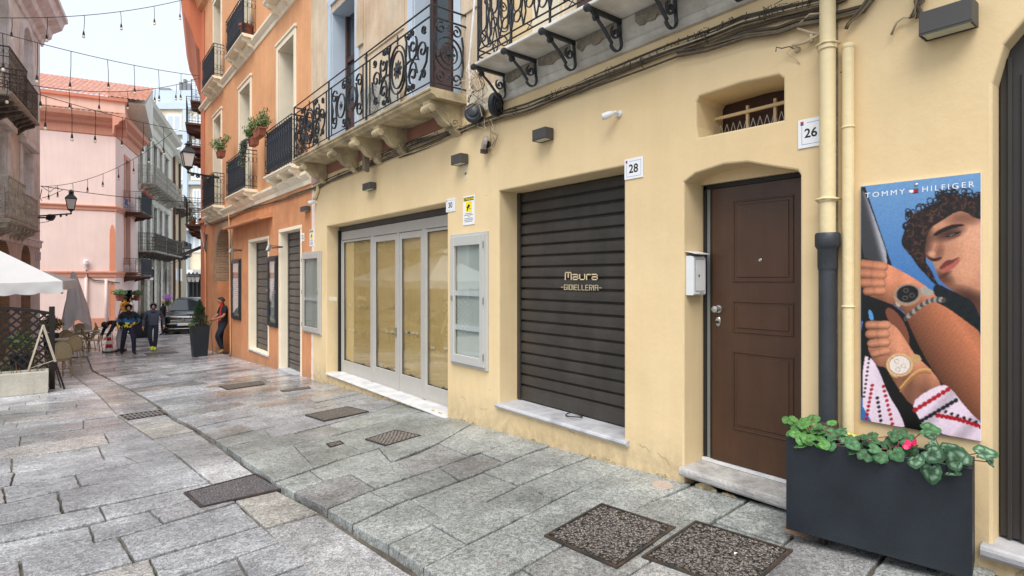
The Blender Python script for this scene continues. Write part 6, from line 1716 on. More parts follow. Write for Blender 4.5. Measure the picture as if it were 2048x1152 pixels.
n = 16; c_, w_ = 19.9, 1.15
ringo = [(c_ + (w_ + .28) * math.cos(math.pi * k / n), Z(.75) + 1.17 * math.sin(math.pi * k / n)) for k in range(n + 1)]; ringi = [(c_ + (w_ + .01) * math.cos(math.pi * k / n), Z(.75) + .885 * math.sin(math.pi * k / n)) for k in range(n + 1)]
mb.prism([(c_ + w_ + .28, Z(-.12))] + ringo + [(c_ - w_ - .28, Z(-.12))] + [(c_ - w_ - .01, Z(-.12))] + ringi[::-1] + [(c_ + w_ + .01, Z(-.12))], lambda a, b, d: P0(a, d, b), .001, .012)
mb.build("arch_surround", [mat("brown stone arch", srgb(170, 142, 116), .95, var=.25, vs=7, bump=.6, bs=20)], OB_)
mb = MB()
for (a0, a1, z0, z1) in ((14.72, 16.55, -1.93, .97), (12.22, 13.72, -2.2, 1.06)):
  for (p, q_, r, s) in ((a0 - .075, a0 - .006, z0, z1), (a1 + .006, a1 + .075, z0, z1), (a0 - .075, a1 + .075, z1 + .006, z1 + .08)): mb.rbox(F0, p, q_, .001, .02, Z(r), Z(s), .004)
mb.build("opening_trim", [M_cream], OB_)
mb = MB(); sill(14.68, 16.6, .04, Z(-1.93), .05); mb.build("sill", [M_greymarble], OB_)
roller(F0, 14.73, 16.54, Z(-1.91), Z(.96), -.2, .2, [M_shutter2], OB_)
roller(F0, 12.23, 13.71, Z(-2.12), Z(1.05), -.2, .165, [M_shutter2], OB_)
mb = MB(); mb.fbox(F0, 12.2, 13.75, -.26, .05, Z(-2.35), Z(-2.12)); mb.build("door_step", [M_greymarble], OB_)
mb = MB(); slab_profile(mb, F0, 14.35, 18.5, [(0, Z(1.5)), (.30, Z(1.42)), (.32, Z(1.45)), (.32, Z(1.49)), (0, Z(1.62))]); mb.build("canopy", [M_orange_low], OB_)
sc_prof = lambda z, d: [(.002, z), (.03, z + .01), (.04, z + .1), (.07, z + .13), (d, z + .2), (d, z + .26), (.002, z + .30)]
for z in (Z(1.93), Z(6.08)):
  mb = MB(); slab_profile(mb, F0, E0, E1, sc_prof(z, .12)); mb.build("string_course", [M_cream], OB_)
def small_balcony(F, a0, a1, z, o1, parent, cover=True, mat_s=None, consoles=3, h=1.02, side_open=True, mesh_m=None):
  mat_s = mat_s or M_cream
  mb = MB(); slab_profile(mb, F, a0, a1, [(0, z), (o1, z), (o1 + .02, z - .01), (o1 + .02, z - .04), (o1 - .01, z - .06), (o1 - .02, z - .08), (0, z - .08)])
  bal = mb.build("balcony", [mat_s], parent)
  if consoles:
    for k in range(consoles):
      a = a0 + .18 + (a1 - a0 - .36) * k / (consoles - 1)
      c = MB(); c.prism([(0, z - .08), (o1 * .92, z - .08), (o1 * .92, z - .13), (o1 * .8, z - .17), (o1 * .6, z - .18), (o1 * .5, z - .26), (o1 * .2, z - .29), (0, z - .36)], lambda o, zz, d: F.p(a + d, o, zz), -.07, .07); c.build("console", [mat_s], bal)
  r = MB(); oo = o1 - .02
  pth = [F.p(a0 + .02, 0, 0), F.p(a0 + .02, oo, 0), F.p(a1 - .02, oo, 0), F.p(a1 - .02, 0, 0)]
  up_ = lambda zz: [p + Vector((0, 0, zz)) for p in pth]
  r.tube(up_(z + h), .014, 4); r.tube(up_(z + .08), .010, 4); r.tube(up_(z + h - .1), .008, 4); r.tube(up_(z + .2), .006, 4)
  def bars(p, q_, n):
    for k in range(n + 1):
      v = p.lerp(q_, k / n); r.tube([v + Vector((0, 0, z)), v + Vector((0, 0, z + h))], .007, 4)
      if k < n:
        w = p.lerp(q_, (k + .5) / n); dd = (q_ - p).normalized() * (q_ - p).length / n * .42
        for zz in (z + .3, z + h - .25): r.tube([w + dd * math.cos(t) + Vector((0, 0, zz + .07 * math.sin(t))) for t in np.linspace(0, 6.28, 9)], .005, 4)
  bars(pth[0], pth[1], 3); bars(pth[1], pth[2], max(5, int((a1 - a0) / .16))); bars(pth[2], pth[3], 3)
  rl = r.build("railing", [M_iron], bal)
  if cover:
    c = MB(); c.fbox(F, a0 + .045, a1 - .045, oo - .03, oo - .022, z + .06, z + h - .03); c.build("screen_mat", [mat("dark blue black screening", srgb(44, 48, 58), .8, var=.2, vs=6, bump=.3, bs=60)], bal)
  return bal
OO = .33
bals = [small_balcony(F0, 19.75, 21.7, Z(2.32), OO, OB_), small_balcony(F0, 15.76, 17.95, Z(2.34), OO, OB_), small_balcony(F0, 11.85, 13.85, Z(2.36), OO, OB_),
    small_balcony(F0, 19.75, 21.7, Z(6.42), OO, OB_), small_balcony(F0, 15.9, 18.0, Z(6.44), OO, OB_), small_balcony(F0, 12.0, 13.9, Z(6.44), OO, OB_)]
for (a0, a1) in wins:
  for (z0, z1) in ((2.35, 5.35), (6.6, 9.3)):
    mb = MB(); z0, z1 = Z(z0), Z(z1)
    for (p, q_) in ((a0, a0 + .13), (a1 - .13, a1)): mb.rbox(F0, p, q_, .001, .035, z0, z1 + .13, .006)
    mb.rbox(F0, a0 + .13, a1 - .13, .001, .034, z1 + .01, z1 + .13, .006)
    mb.rbox(F0, a0 - .03, a1 + .03, .001, .06, z1 + .135, z1 + .2, .008)
    wd = mb.build("window", [M_cream], OB_)
    f = MB(); f.fbox(F0, a0 + .14, a1 - .14, -.40, -.381, z0, z1, 1)
    for p in (a0 + .14, (a0 + a1) / 2 - .04, a1 - .22): f.fbox(F0, p, p + .08, -.38, -.33, z0, z1, 0)
    for zz in (z0, z0 + .9, z0 + 1.9, z1 - .08): f.fbox(F0, a0 + .22, a1 - .22, -.379, -.335, zz, zz + .07, 0)
    f.build("window_frame", [M_brownwood, M_darkglass], wd)
mb = MB(); slab_profile(mb, F0, E0, E1 + .2, [(0, Z(9.9)), (.15, Z(10)), (.25, Z(10.3)), (.55, Z(10.5)), (.6, Z(10.7)), (-6, Z(11.2)), (-6, Z(10.6)), (0, Z(10.6))]); mb.build("cornice", [M_orange], OB_)
mb = MB(); mb.rbox(F0, 23.0, 23.58, .001, .05, Z(-2.75), Z(2.0), .01); mb.rbox(F0, 22.95, 23.62, .001, .12, Z(2.0), Z(2.2), .01); mb.rbox(F0, 23.0, 23.58, .001, .05, Z(2.2), Z(9.8), .01); mb.build("corner_pilaster", [M_redorange], OB_)
for (tl, br, lab, pm) in (((466, 519), (483, 641), "black framed poster cabinet left of the wide orange shop shutter", [srgb(226, 216, 230), srgb(150, 60, 110)]), ((539, 513), (557, 656), "black framed poster cabinet between the two orange wall shutters", [srgb(232, 226, 236), srgb(60, 60, 90)])):
  rt, x0, x1, y0, y1 = cabinet(tl, br, lab, M_iron, depth=.07, group="black poster cabinets", w_frame=.07)
  s = MB(); s.fbox(F0, x0 + .05, x1 - .05, .007, .009, y0 + (y1 - y0) * .35, y0 + (y1 - y0) * .68, 0)
  q = random.Random(1)
  zc = y0 + (y1 - y0) * .64
  while zc > y0 + (y1 - y0) * .38: s.fbox(F0, x0 + .1 + q.uniform(0, .1), x1 - .1 - q.uniform(0, .15), .0095, .010, zc - .02, zc, 1); zc -= .06
  s.build("notice_sheet", [mat("notice paper %d" % int(tl[0]), pm[0], .6), mat("notice print %d" % int(tl[0]), pm[1], .6)], rt)
for (x, y, lab) in ((462, 502, "small floodlight on an arm above the left black poster cabinet"), (538, 496, "small floodlight on an arm between the shutters of the orange wall")):
  a, z = F0.px(x, y, .25)
  rt = root("floodlight", P0(a, .25, z), lab, "lamp", "small floodlights on the orange wall")
  b = MB(); b.loft([[P0(a + s * .1, .22 + u * .7, z + v * .65) for u, v in ((-.02, .1), (.05, .12), (.12, -.08), (.05, -.12))] for s in (-1, 1)], True); b.build("lamp_head", [M_alu_dk], rt)
  b = MB(); b.loft([[P0(a + s * .08, .26 + u * .7, z + v * .65) for u, v in ((.0, .1), (.06, -.07), (.055, -.075), (-.005, .095))] for s in (-1, 1)], True); b.build("lamp_glass", [M_lampglass], rt)
  b = MB(); b.tube([P0(a - .05, .2, z), P0(a - .18, .0, z + .02)], .014, 6); b.tube([P0(a - .05, .2, z + .05), P0(a - .22, .0, z + .03)], .01, 6); b.build("arm", [M_iron_rust], rt)
rt = root("cable_bundle", P0(17, 0, Z(1.9)), "twisted grey cable running along the orange wall under its balconies", "cables")
mb, base = cable_bundle([(412, 470), (404, 455), (410, 440), (424, 451), (447, 443), (463, 436), (500, 420), (530, 411), (575, 397), (615, 384), (632, 378)], 4, .02, "", None, 31, r=(.012, .018)); mb.build("cable_strands", [M_cable, M_cable_dk, M_cable_lt], rt)
mb = MB(); mb.tube([P0(*(lambda q_: (q_[0], .05, q_[1]))(F0.px(x, y))) for x, y in ((405, 460), (412, 500), (417, 470), (414, 505), (408, 480))], .035, 6); mb.build("conduit_loop", [mat("grey conduit", srgb(150, 140, 130), .7)], rt, smooth=True)
pg = root("thin_wall_pipe", P0(18.6, .03, Z(0)), "thin pale pipe down the orange wall right of the arched niche", "pipe")
mb = MB(); mb.tube([P0(*(lambda q_: (q_[0], .04, q_[1]))(F0.px(x, y))) for x, y in ((457, 408), (461, 436), (462, 500), (463, 600), (464, 690), (464, 705), (460, 716))], .022, 8); mb.build("pipe_body", [mat("pale clay pipe", srgb(210, 160, 116), .7)], pg, smooth=True)
mb = MB(); mb.tube([P0(*(lambda q_: (q_[0], .06, q_[1]))(F0.px(x, y))) for x, y in ((414, 500), (415, 560), (415, 640), (416, 700))], .03, 8); mb.build("wall_pipe", [M_orange_low], loc=P0(22.4, 0, Z(-1)), smooth=True, label="orange painted pipe at the far corner of the orange building", cat="pipe")
def shrub(mb, c, r, n, q, ls=.03, squash=.8, m=0):
  for _ in range(n):
    d = Vector((q.gauss(0, 1), q.gauss(0, 1), q.gauss(0, 1))); d.normalize()
    p = Vector(c) + Vector((d.x * r * q.uniform(.3, 1), d.y * r * q.uniform(.3, 1), d.z * r * squash * q.uniform(.3, 1)))
    u = Vector((q.gauss(0, 1), q.gauss(0, 1), q.gauss(0, 1))).normalized(); w = u.orthogonal().normalized(); s = ls * q.uniform(.6, 1.3)
    mb.poly([p - u * s, p + w * s * .45, p + u * s, p - w * s * .45], m)
def trough(F, a, o, z, w, label, seed, trailing=False, flower=False, pot=M_potclay):
  rt = root("flower_trough", F.p(a, o, z), label, "potted plant", "flower troughs on the orange building")
  b = MB(); b.loft([[F.p(a - w / 2 * s, o - .08 * s, zz), F.p(a + w / 2 * s, o - .08 * s, zz), F.p(a + w / 2 * s, o + .08 * s, zz), F.p(a - w / 2 * s, o + .08 * s, zz)] for s, zz in ((.86, z), (1, z + .15), (1.08, z + .15), (1.08, z + .18), (.95, z + .18), (.93, z + .15))], True); b.build("pot", [pot], rt)
  q = random.Random(seed); b = MB(); s = MB()
  for k in range(9):
    base = F.p(a + q.uniform(-w / 2, w / 2) * .8, o, z + .15); tip = base + Vector((q.uniform(-.25, .2), q.uniform(-.3, .35), q.uniform(.12, .5)))
    s.tube([base, base.lerp(tip, .5) + Vector((q.uniform(-.05, .05), q.uniform(-.05, .05), .06)), tip], .006, 4)
    for t in (.45, .75, 1): shrub(b, base.lerp(tip, t), .11, 34, q, .032)
  if trailing:
    for k in range(12):
      base = F.p(a + q.uniform(0, w) * .8, o + .1, z + .16); L_ = q.uniform(.25, .75)
      pts = [base, base + Vector((-.06, q.uniform(0, .1), .02)), base + Vector((-.1, q.uniform(0, .25), -L_))]; s.tube(pts, .005, 4)
      for t in np.linspace(.2, 1, 6): shrub(b, pts[1].lerp(pts[2], t), .07, 16, q, .03, m=1)
  if flower:
    for k in range(4): shrub(b, F.p(a + q.uniform(-.3, .3), o + .05, z + .5 + q.uniform(-.1, .1)), .03, 14, q, .02, m=2)
  s.build("stems", [M_stem], rt); b.build("foliage", [M_leaf2, M_lavender, M_pinkflower], rt)
zz = Z(3.36)
a, z = F0.px(453, 309, OO); trough(F0, 18.15, OO + .08, z - .04, .5, "terracotta trough with a green shrub on the left railing end of the middle balcony", 3, flower=True)
a, z = F0.px(535, 265, OO); trough(F0, 13.9, OO + .08, z - .05, .55, "terracotta trough with an upright green shrub on the right balcony of the orange wall", 4)
a, z = F0.px(512, 285, OO); trough(F0, 14.6, OO + .04, z - .08, .4, "terracotta trough with trailing grey plants beside the right balcony", 5, trailing=True)
q = random.Random(5)
rt = root("flower_pot", P0(17.0, .12, Z(6.5)), "terracotta flower pot on the upper middle balcony of the orange building", "flower pot")
b = MB(); b.lathe([(.12, 0), (.17, .26), (.19, .26), (.19, .32), (.16, .32), (.15, .28)], P0(16.25, .16, Z(6.47)), 14); b.build("pot", [M_potclay], rt, smooth=True, angle=40)
b = MB(); b.lathe([(.14, .28), (.01, .285)], P0(16.25, .16, Z(6.47)), 12); b.build("soil", [M_soil], rt)
# ---------------------------------------------------------------- red orange building past the corner
RF = Frame((3.92, 23.62), 10)
RBd = root("red_orange_building", (4, 24, 0), "narrow red orange building with a heavy cornice past the orange one", "building")
mb = MB(); wall(mb, RF, [(0, -1.3), (11, -1.3), (11, Z(9.0)), (0, Z(9.0))], [(rect(a, a + 1.1, z, z + 2.3), .25, 1) for a in (1.2, 4.4, 7.6) for z in (Z(2.4), Z(6.2))] + [(rect(a, a + 1.2, Z(-2.8), Z(.4)), .3, 1) for a in (1.2, 4.4, 7.6)], 0); mb.build("wall", [M_redorange, M_cream], RBd)
mb = MB(); mb.fbox(RF, 0.02, 11, -5, -.3, -1.3, Z(9)); mb.build("core", [M_dark], RBd)
mb = MB(); slab_profile(mb, RF, -.1, 6.4, [(0, Z(8.0)), (.08, Z(8.05)), (.10, Z(8.5)), (.22, Z(8.7)), (.3, Z(9.0)), (.42, Z(9.35)), (.60, Z(9.75)), (.72, Z(10.4)), (.74, Z(10.9)), (-4, Z(11.6)), (-4, Z(9)), (0, Z(9))]); mb.build("cornice", [M_redorange], RBd)
M_slabdk = mat("dark stained balcony slab", srgb(92, 66, 56), .9, var=.25, vs=6)
for (a0, a1, z) in ((2.2, 4.0, 2.2), (2.2, 4.0, 6.3), (6.2, 8.0, 6.2), (6.0, 8.0, 2.2), (9, 10.8, 9.1), (9, 10.8, 6.2)):
  small_balcony(RF, a0, a1, Z(z), .62, RBd, cover=False, mat_s=M_slabdk, consoles=2, h=1.05)
rt = root("balcony_plant", RF.p(3.1, .4, Z(2.3)), "small potted plants on the low black balcony of the red orange building", "potted plant")
b = MB(); q = random.Random(3)
for k in range(3): shrub(b, RF.p(2.5 + k * .5, .4, Z(2.45)), .2, 90, q, .04)
b.build("foliage", [M_leaf], rt); b = MB()
for k in range(3): b.lathe([(.09, 0), (.12, .15)], RF.p(2.5 + k * .5, .4, Z(2.215)), 10)
b.build("pots", [M_potclay], rt)
mb = MB(); mb.loft([[RF.p(6, 0, Z(1.55)), RF.p(8.5, 0, Z(1.55)), RF.p(8.5, 0, Z(1.58)), RF.p(6, 0, Z(1.58))], [RF.p(6, 1.0, Z(1.05)), RF.p(8.5, 1.0, Z(1.05)), RF.p(8.5, 1.0, Z(1.08)), RF.p(6, 1.0, Z(1.08))]], True); mb.build("awning", [M_black], RBd)
# ---------------------------------------------------------------- old beige building at left
LC = depth_pt(80, 556, 21.0)
ang = math.degrees(YAW - math.atan((CX - 350) / FPX))
LFm = Frame((LC.x, LC.y), ang, side=-1)         # street to its right; a<0 comes toward the camera
LB = root("old_beige_building", (LC.x - 1, LC.y - 3, 0), "stained old beige building with arched upper windows at the left edge", "building")
lp = lambda x, y, o=0: LFm.px(x, y, o)
def lrect(x0, y0, x1, y1):
  (a0, z1), (a1, z0) = lp(x0, y0), lp(x1, y1); return a0, a1, z0, z1
GL = Z(1.75)
hs = []
wa = [(lp(43, 100)[0], lp(61, 100)[0]), (lp(-6, 100)[0], lp(12, 100)[0]), (-9.6, -8.4)]
hs1 = [(arch(a0, a1, Z(5.9), Z(7.95), Z(8.45), 10), .35, 1) for a0, a1 in wa]
hs2 = [(rect(a0, a1, Z(1.9), Z(4.35)), .35, 1) for a0, a1 in wa]
mb = MB(); wall(mb, LFm, [(-12, GL), (0, GL), (0, Z(9.4)), (-12, Z(9.4))], hs1 + hs2, 0); mb.build("upper_wall", [M_oldwall, M_oldwhite], LB)
mb = MB(); wall(mb, LFm, [(-12, -1.3), (0, -1.3), (0, GL), (-12, GL)], [(arch(a0 - .1, a1 + .1, Z(-2.6), Z(.55), Z(1.15), 10), .35, 1) for a0, a1 in ((-2.9, -1.7), (-6, -4.6), (-9.5, -8))], 0); mb.build("lower_wall", [M_oldpink, M_brick], LB)
mb = MB(); mb.fbox(LFm, -12, -.0, -9, -.4, -1.3, Z(9.4)); mb.fbox(LFm, -.35, -.001, -9, -.002, -1.3, Z(9.4), 1); mb.build("core", [M_dark, M_oldwall], LB)
mb = MB(); mb.fbox(LFm, -12, -.4, -.39, -.36, -1.3, Z(9.4)); mb.build("door_and_window_backs", [mat("faded pale shutters", srgb(196, 200, 206), .8, var=.12, vs=4, streak=.15)], LB)
mb = MB(); pf = [(0, Z(8.75)), (.06, Z(8.78)), (.1, Z(8.95)), (.3, Z(9.1)), (.34, Z(9.3)), (.62, Z(9.5)), (.7, Z(9.75)), (.8, Z(9.8)), (.8, Z(9.95)), (-5, Z(10.4)), (-5, Z(9.4)), (0, Z(9.4))]
slab_profile(mb, LFm, -12, .25, pf); mb.build("cornice", [M_oldwhite], LB)
for a0, a1 in wa:
  b = MB()
  for (p, q_) in ((a0 - .3, a0 - .03), (a1 + .03, a1 + .3)): b.rbox(LFm, p, q_, .001, .07, Z(5.9), Z(7.95), .01)
  n = 10; c_ = (a0 + a1) / 2; w_ = (a1 - a0) / 2 + .03
  b.prism([(c_ + (w_ + .27) * math.cos(math.pi * k / n), Z(7.952) + .78 * math.sin(math.pi * k / n)) for k in range(n + 1)] + [(c_ - w_ * math.cos(math.pi * k / n), Z(7.952) + .53 * math.sin(math.pi * k / n)) for k in range(n + 1)], lambda a, bb, d: LFm.p(a, d, bb), .001, .07)
  b.build("window_surround", [M_oldwhite], LB)
  b = MB()
  for (p, q_) in ((a0 - .28, a0 - .03), (a1 + .03, a1 + .28)): b.rbox(LFm, p, q_, .001, .06, Z(1.9), Z(4.4), .01)
  b.rbox(LFm, a0 - .4, a1 + .4, .001, .2, Z(4.42), Z(4.6), .02); b.rbox(LFm, a0 - .3, a1 + .3, .001, .12, Z(4.602), Z(4.72), .02)
  b.build("window_surround", [M_oldwhite], LB)
mb = MB(); mb.rbox(LFm, lp(20, 90)[0], lp(28, 90)[0], .001, .05, Z(5.9), Z(7.7), .01); mb.build("pale_strip", [M_oldwhite], LB)
M_oldrail = mat("old pale railing", srgb(190, 188, 180), .8, .1, var=.25, vs=10, col2=srgb(150, 134, 116))
M_dkrail = mat("old dark railing", srgb(78, 74, 72), .7, .2, var=.25, vs=10, col2=srgb(120, 108, 96))
def ornate_balcony(F, a0, a1, z, o1, m, parent, h=1.05):
  mb = MB(); slab_profile(mb, F, a0, a1, [(0, z), (o1, z), (o1 + .03, z - .02), (o1 + .03, z - .06), (o1 - .04, z - .1), (0, z - .1)])
  bal = mb.build("balcony", [mat("stained balcony slab", srgb(172, 166, 156), .9, var=.25, vs=5)], parent)
  for k in range(4):
    a = a0 + .25 + (a1 - a0 - .5) * k / 3; c = MB(); c.prism([(0, z - .1), (o1 * .9, z - .1), (o1 * .85, z - .2), (o1 * .4, z - .3), (0, z - .5)], lambda o, zz, d: F.p(a + d, o, zz), -.08, .08); c.build("bracket", [m], bal)
  r = MB(); oo = o1 - .03
  pth = [F.p(a0 + .03, 0, z), F.p(a0 + .03, oo, z), F.p(a1 - .03, oo, z), F.p(a1 - .03, 0, z)]
  for zz, rr in ((h, .022), (h - .25, .012), (.45, .012), (.08, .014)): r.tube([p + Vector((0, 0, zz)) for p in pth], rr, 4)
  for p, q_ in zip(pth, pth[1:]):
    n = max(3, int((q_ - p).length / .11))
    for k in range(n + 1):
      v = p.lerp(q_, k / n); r.tube([v, v + Vector((0, 0, h))], .008, 4)
      if k < n:
        w = p.lerp(q_, (k + .5) / n); dd = (q_ - p).normalized() * .045
        for zz in (.2, .62, h - .12): r.tube([w + dd * math.cos(t) + Vector((0, 0, zz + .07 * math.sin(t))) for t in np.linspace(0, 6.28, 8)], .006, 3)
  r.build("railing", [m], bal)
for (xa, xb, o, yb, m_, hh_) in ((21, 57, .75, 228, M_dkrail, 1.12), (52, 78, .5, 252, M_dkrail, .98), (19, 54, .7, 455, M_oldrail, 1.1), (50, 78, .45, 464, M_oldrail, .95)):
  a0_, a1_ = lp(xa, 200, o)[0], lp(xb, 200, o)[0]; ornate_balcony(LFm, a0_, a1_, lp(xb, yb, o)[1] + .08, o, m_, LB, hh_)
mb = MB(); slab_profile(mb, LFm, -12, -.0, [(0, Z(1.1)), (.05, Z(1.12)), (.06, Z(1.3)), (.1, Z(1.33)), (.1, Z(1.38)), (0, Z(1.4))]); mb.build("string_course", [M_oldwhite], LB)
for k, (x, y) in enumerate(((27, 522), (37, 525))):
  pass
(a0, z1), (a1, z0) = lp(70, 502), lp(80, 520)
rt = root("street_name_sign", LFm.p(-.3, .0, (z0 + z1) / 2), "pale marble street name plate near the corner of the old beige building", "sign")
b = MB(); b.rbox(LFm, a0, min(a1, -.02), .002, .03, z0, z1, .005); b.build("plate", [mat("lilac marble plate", srgb(196, 188, 200), .6)], rt)
b = MB(); q = random.Random(2)
for k in range(4): b.fbox(LFm, a0 + .1, min(a1, -.02) - .1 - q.uniform(0, .1), .0305, .032, z0 + (z1 - z0) * (.18 + .2 * k), z0 + (z1 - z0) * (.26 + .2 * k))
b.build("inscription", [mat("grey inscription", srgb(110, 100, 120), .7)], rt)
# ---------------------------------------------------------------- lanterns
def lantern(loc, label, s=1.0, arm=None, ang=0):
  """classic four sided street lantern on a curled wall arm. loc = lantern foot; arm = wall point"""
  rt = root("street_lantern", loc, label, "street lamp", "wall mounted street lanterns")
  c = Vector(loc); mb = MB()
  def sq(r, z): return [c + Vector((r * s * math.cos(ang + R(45 + 90 * k)), r * s * math.sin(ang + R(45 + 90 * k)), z * s)) for k in range(4)]
  b = MB()
  for k in range(4): b.tube([sq(.13, .06)[k], sq(.225, .44)[k]], .012 * s, 4)
  for r, z in ((.13, .06), (.225, .44)): pts = sq(r, z); b.tube(pts, .014 * s, 4, closed=True)
  b.build("lantern_frame", [M_iron], rt)
  b = MB(); b.loft([sq(.125, .07), sq(.215, .43)], True); b.build("lantern_glass", [M_frost], rt)
  b = MB(); b.loft([sq(.25, .44), sq(.255, .46), sq(.20, .52), sq(.11, .60), sq(.10, .60)], True); b.lathe([(.07 * s, .60 * s), (.075 * s, .63 * s), (.05 * s, .67 * s), (.10 * s, .69 * s), (.06 * s, .73 * s), (.02 * s, .75 * s), (.03 * s, .78 * s), (.001, .80 * s)], c, 10); b.build("lantern_roof", [M_iron], rt)
  b = MB(); b.lathe([(.02 * s, -.12 * s), (.03 * s, -.10 * s), (.02 * s, -.04 * s), (.05 * s, .0), (.13 * s, .055 * s)], c, 10); b.build("lantern_stem", [M_iron], rt)
  if arm is not None:
    A = Vector(arm); B = c + Vector((0, 0, -.1 * s)); d = B - A; b = MB()
    b.tube([A, B], .028 * s, 6)
    h = Vector((d.x, d.y, 0)).normalized()
    L_ = d.length
    for t0, r in ((.28, .10), (.5, .075), (.7, .055), (.87, .04)):
      p = A + d * t0
      b.tube([p + h * (u) * s + Vector((0, 0, (v - r * 1.1))) * s for u, v in spiral(0, 0, .01, r, 0, 1.6, 18)], .018 * s, 5)
    b.tube([A + Vector((0, 0, -.28 * s)), A + d * .3 + Vector((0, 0, -.24 * s)), A + d * .55 + Vector((0, 0, -.05 * s))], .012 * s, 5)
    b.build("curled_arm", [M_iron], rt)
gz = 19.3
pA = depth_pt(376, 338, gz * .92)
wA = F0.p(F0.px(440, 347)[0], 0, pA.z - .13)
lantern(pA, "black street lantern on a curled arm in front of the orange building's balconies", 1.12, arm=(3.9, pA.y + .25, pA.z - .14))
pB = depth_pt(142, 422, 19.6)
aB = LFm.p(-.35, .02, pB.z - .05)
lantern(pB, "greenish street lantern on a long arm from the old beige building", .95, arm=aB)
c = depth_pt(101, 435, 20.4); b = MB(); b.sphere(c, .13, 12); b.tube([c, LFm.p(-.4, .0, c.z + .02)], .03, 6); b.build("round_camera", [M_black], loc=c, smooth=True, label="round black housing on the lantern arm of the old beige building", cat="camera")
# ---------------------------------------------------------------- pink building
P1 = depth_pt(231, 556, 30)
PF1 = Frame((P1.x, P1.y), 281, side=1)      # front face: a runs left from the corner; street side toward camera
d2 = math.degrees(YAW - math.atan((CX - 548) / FPX))
PF2 = Frame((P1.x, P1.y), d2, side=-1)
for fr in (PF1, PF2, LFm):
  if fr.n.dot(Vector((0, 0)) - fr.O) < 0: fr.n = -fr.n
PK = root("pink_building", (P1.x, P1.y, 0), "pink plastered corner building with terracotta bands and a tiled roof", "building")
W1 = 12
def zpx(F, x, y): return F.px(x, y)
zc0 = PF1.px(231, 270)[1]      # under the cornice
E2 = PF2.px(276, 400)[0]
mb = MB()
wall(mb, PF1, [(0, -1.2), (W1, -1.2), (W1, zc0), (0, zc0)], [], 0)
(na0, nz1), (na1, nz0) = PF2.px(243, 582), PF2.px(264, 652)
win = lambda x0, x1, y0, y1: (rect(PF2.px(x0, 400)[0], PF2.px(x1, 400)[0], PF2.px((x0 + x1) / 2, y1)[1], PF2.px((x0 + x1) / 2, y0)[1]), .3, 1)
wall(mb, PF2, [(0, -1.2), (E2, -1.2), (E2, zc0), (0, zc0)], [win(250, 258, 322, 400), win(250, 258, 432, 530), (rect(na0, na1, -1.19, nz1), .5, 2)], 0)
mb.build("wall", [M_pink, M_salmon, M_dark], PK)
mb = MB(); P_ = PF1.p(0, -.55, 0)
mb.fbox(PF2, .56, E2, -9, -.55, -1.2, zc0); mb.fbox(PF2, .56, E2 - .1, -.54, -.36, Z(0), zc0, 1); mb.build("core", [M_dark, M_blueshade], PK)
for (y, h) in ((418, .28), (549, .32)):
  z = PF1.px(231, y)[1]
  for F, a0, a1 in ((PF1, -.06, W1), (PF2, -.06, E2)):
    mb = MB(); slab_profile(mb, F, a0, a1, [(.001, z - h / 2), (.05, z - h / 2 + .03), (.06, z), (.12, z + h * .3), (.12, z + h / 2), (.001, z + h / 2 + .02)]); mb.build("string_course", [M_terra], PK)
mb = MB()
zA = PF1.px(225, 560)[1]; zB = PF1.px(225, 655)[1]; zC = PF1.px(225, 445)[1]; zD = PF1.px(225, 541)[1]
a0, a1 = PF1.px(231, 500)[0] + .02, PF1.px(219, 500)[0]
mb.prism(arch(a0, a1, -1.2, zA - .6, zA - .1, 6), lambda a, b, d: PF1.p(a, d, b), .001, .02); mb.prism(arch(a0, a1, zD, zC - .7, zC - .1, 6), lambda a, b, d: PF1.p(a, d, b), .001, .02)
mb.build("painted_pilaster", [mat("orange painted pilaster", srgb(226, 150, 118), .9, var=.05)], PK)
mb = MB(); mb.rbox(PF1, 0, W1, .001, .05, -1.2, Z(-2.12), .01); mb.rbox(PF2, 0, na0 - .1, .001, .05, -1.2, Z(-2.12), .01); mb.build("plinth", [M_terra], PK)
for (x0, x1, y0, y1) in ((250, 258, 322, 400), (250, 258, 432, 530)):
  lp_ = win(x0, x1, y0, y1)[0]; b = MB(); A0_, A1_, z0_, z1_ = lp_[0][0], lp_[1][0], lp_[0][1], lp_[2][1]
  for p, q_ in ((A0_ - .25, A0_ - .01), (A1_ + .01, A1_ + .25)): b.rbox(PF2, p, q_, .001, .04, z0_, z1_ + .01, .01)
  b.rbox(PF2, A0_ - .25, A1_ + .25, .001, .041, z1_ + .012, z1_ + .25, .01)
  b.build("window_surround", [M_terra], PK)
cp = [(0, zc0 - .1), (.05, zc0 - .05), (.08, zc0 + .35), (.25, zc0 + .45), (.3, zc0 + .6), (.55, zc0 + .75), (.62, zc0 + .95), (0, zc0 + 1.0)]
for F, a0, a1 in ((PF1, -.5, W1), (PF2, -.62, E2 + .1)):
  mb = MB(); slab_profile(mb, F, a0, a1, cp); mb.build("cornice", [M_terra], PK)
def tiles(mb, F, a0, a1, o0, z0, o1, z1, pitch=.24):
  """real barrel tile surface: corrugated sheet with stepped courses"""
  n = int((a1 - a0) / pitch); rows = max(2, int(math.hypot(o1 - o0, z1 - z0) / .38))
  for r in range(rows):
    t0, t1 = r / rows, (r + 1) / rows
    prof0, prof1 = [], []
    for k in range(n * 6 + 1):
      a = a0 + pitch * k / 6; hgt = .055 * abs(math.sin(math.pi * k / 6)) ** .8
      prof0.append(F.p(a, o0 + (o1 - o0) * t0, z0 + (z1 - z0) * t0 + hgt + .03)); prof1.append(F.p(a, o0 + (o1 - o0) * t1, z0 + (z1 - z0) * t1 + hgt * .8))
    mb.loft([[p - Vector((0, 0, .03)) for p in prof0], prof0, prof1], False, 0, closed=False)
z_r = zc0 + .98
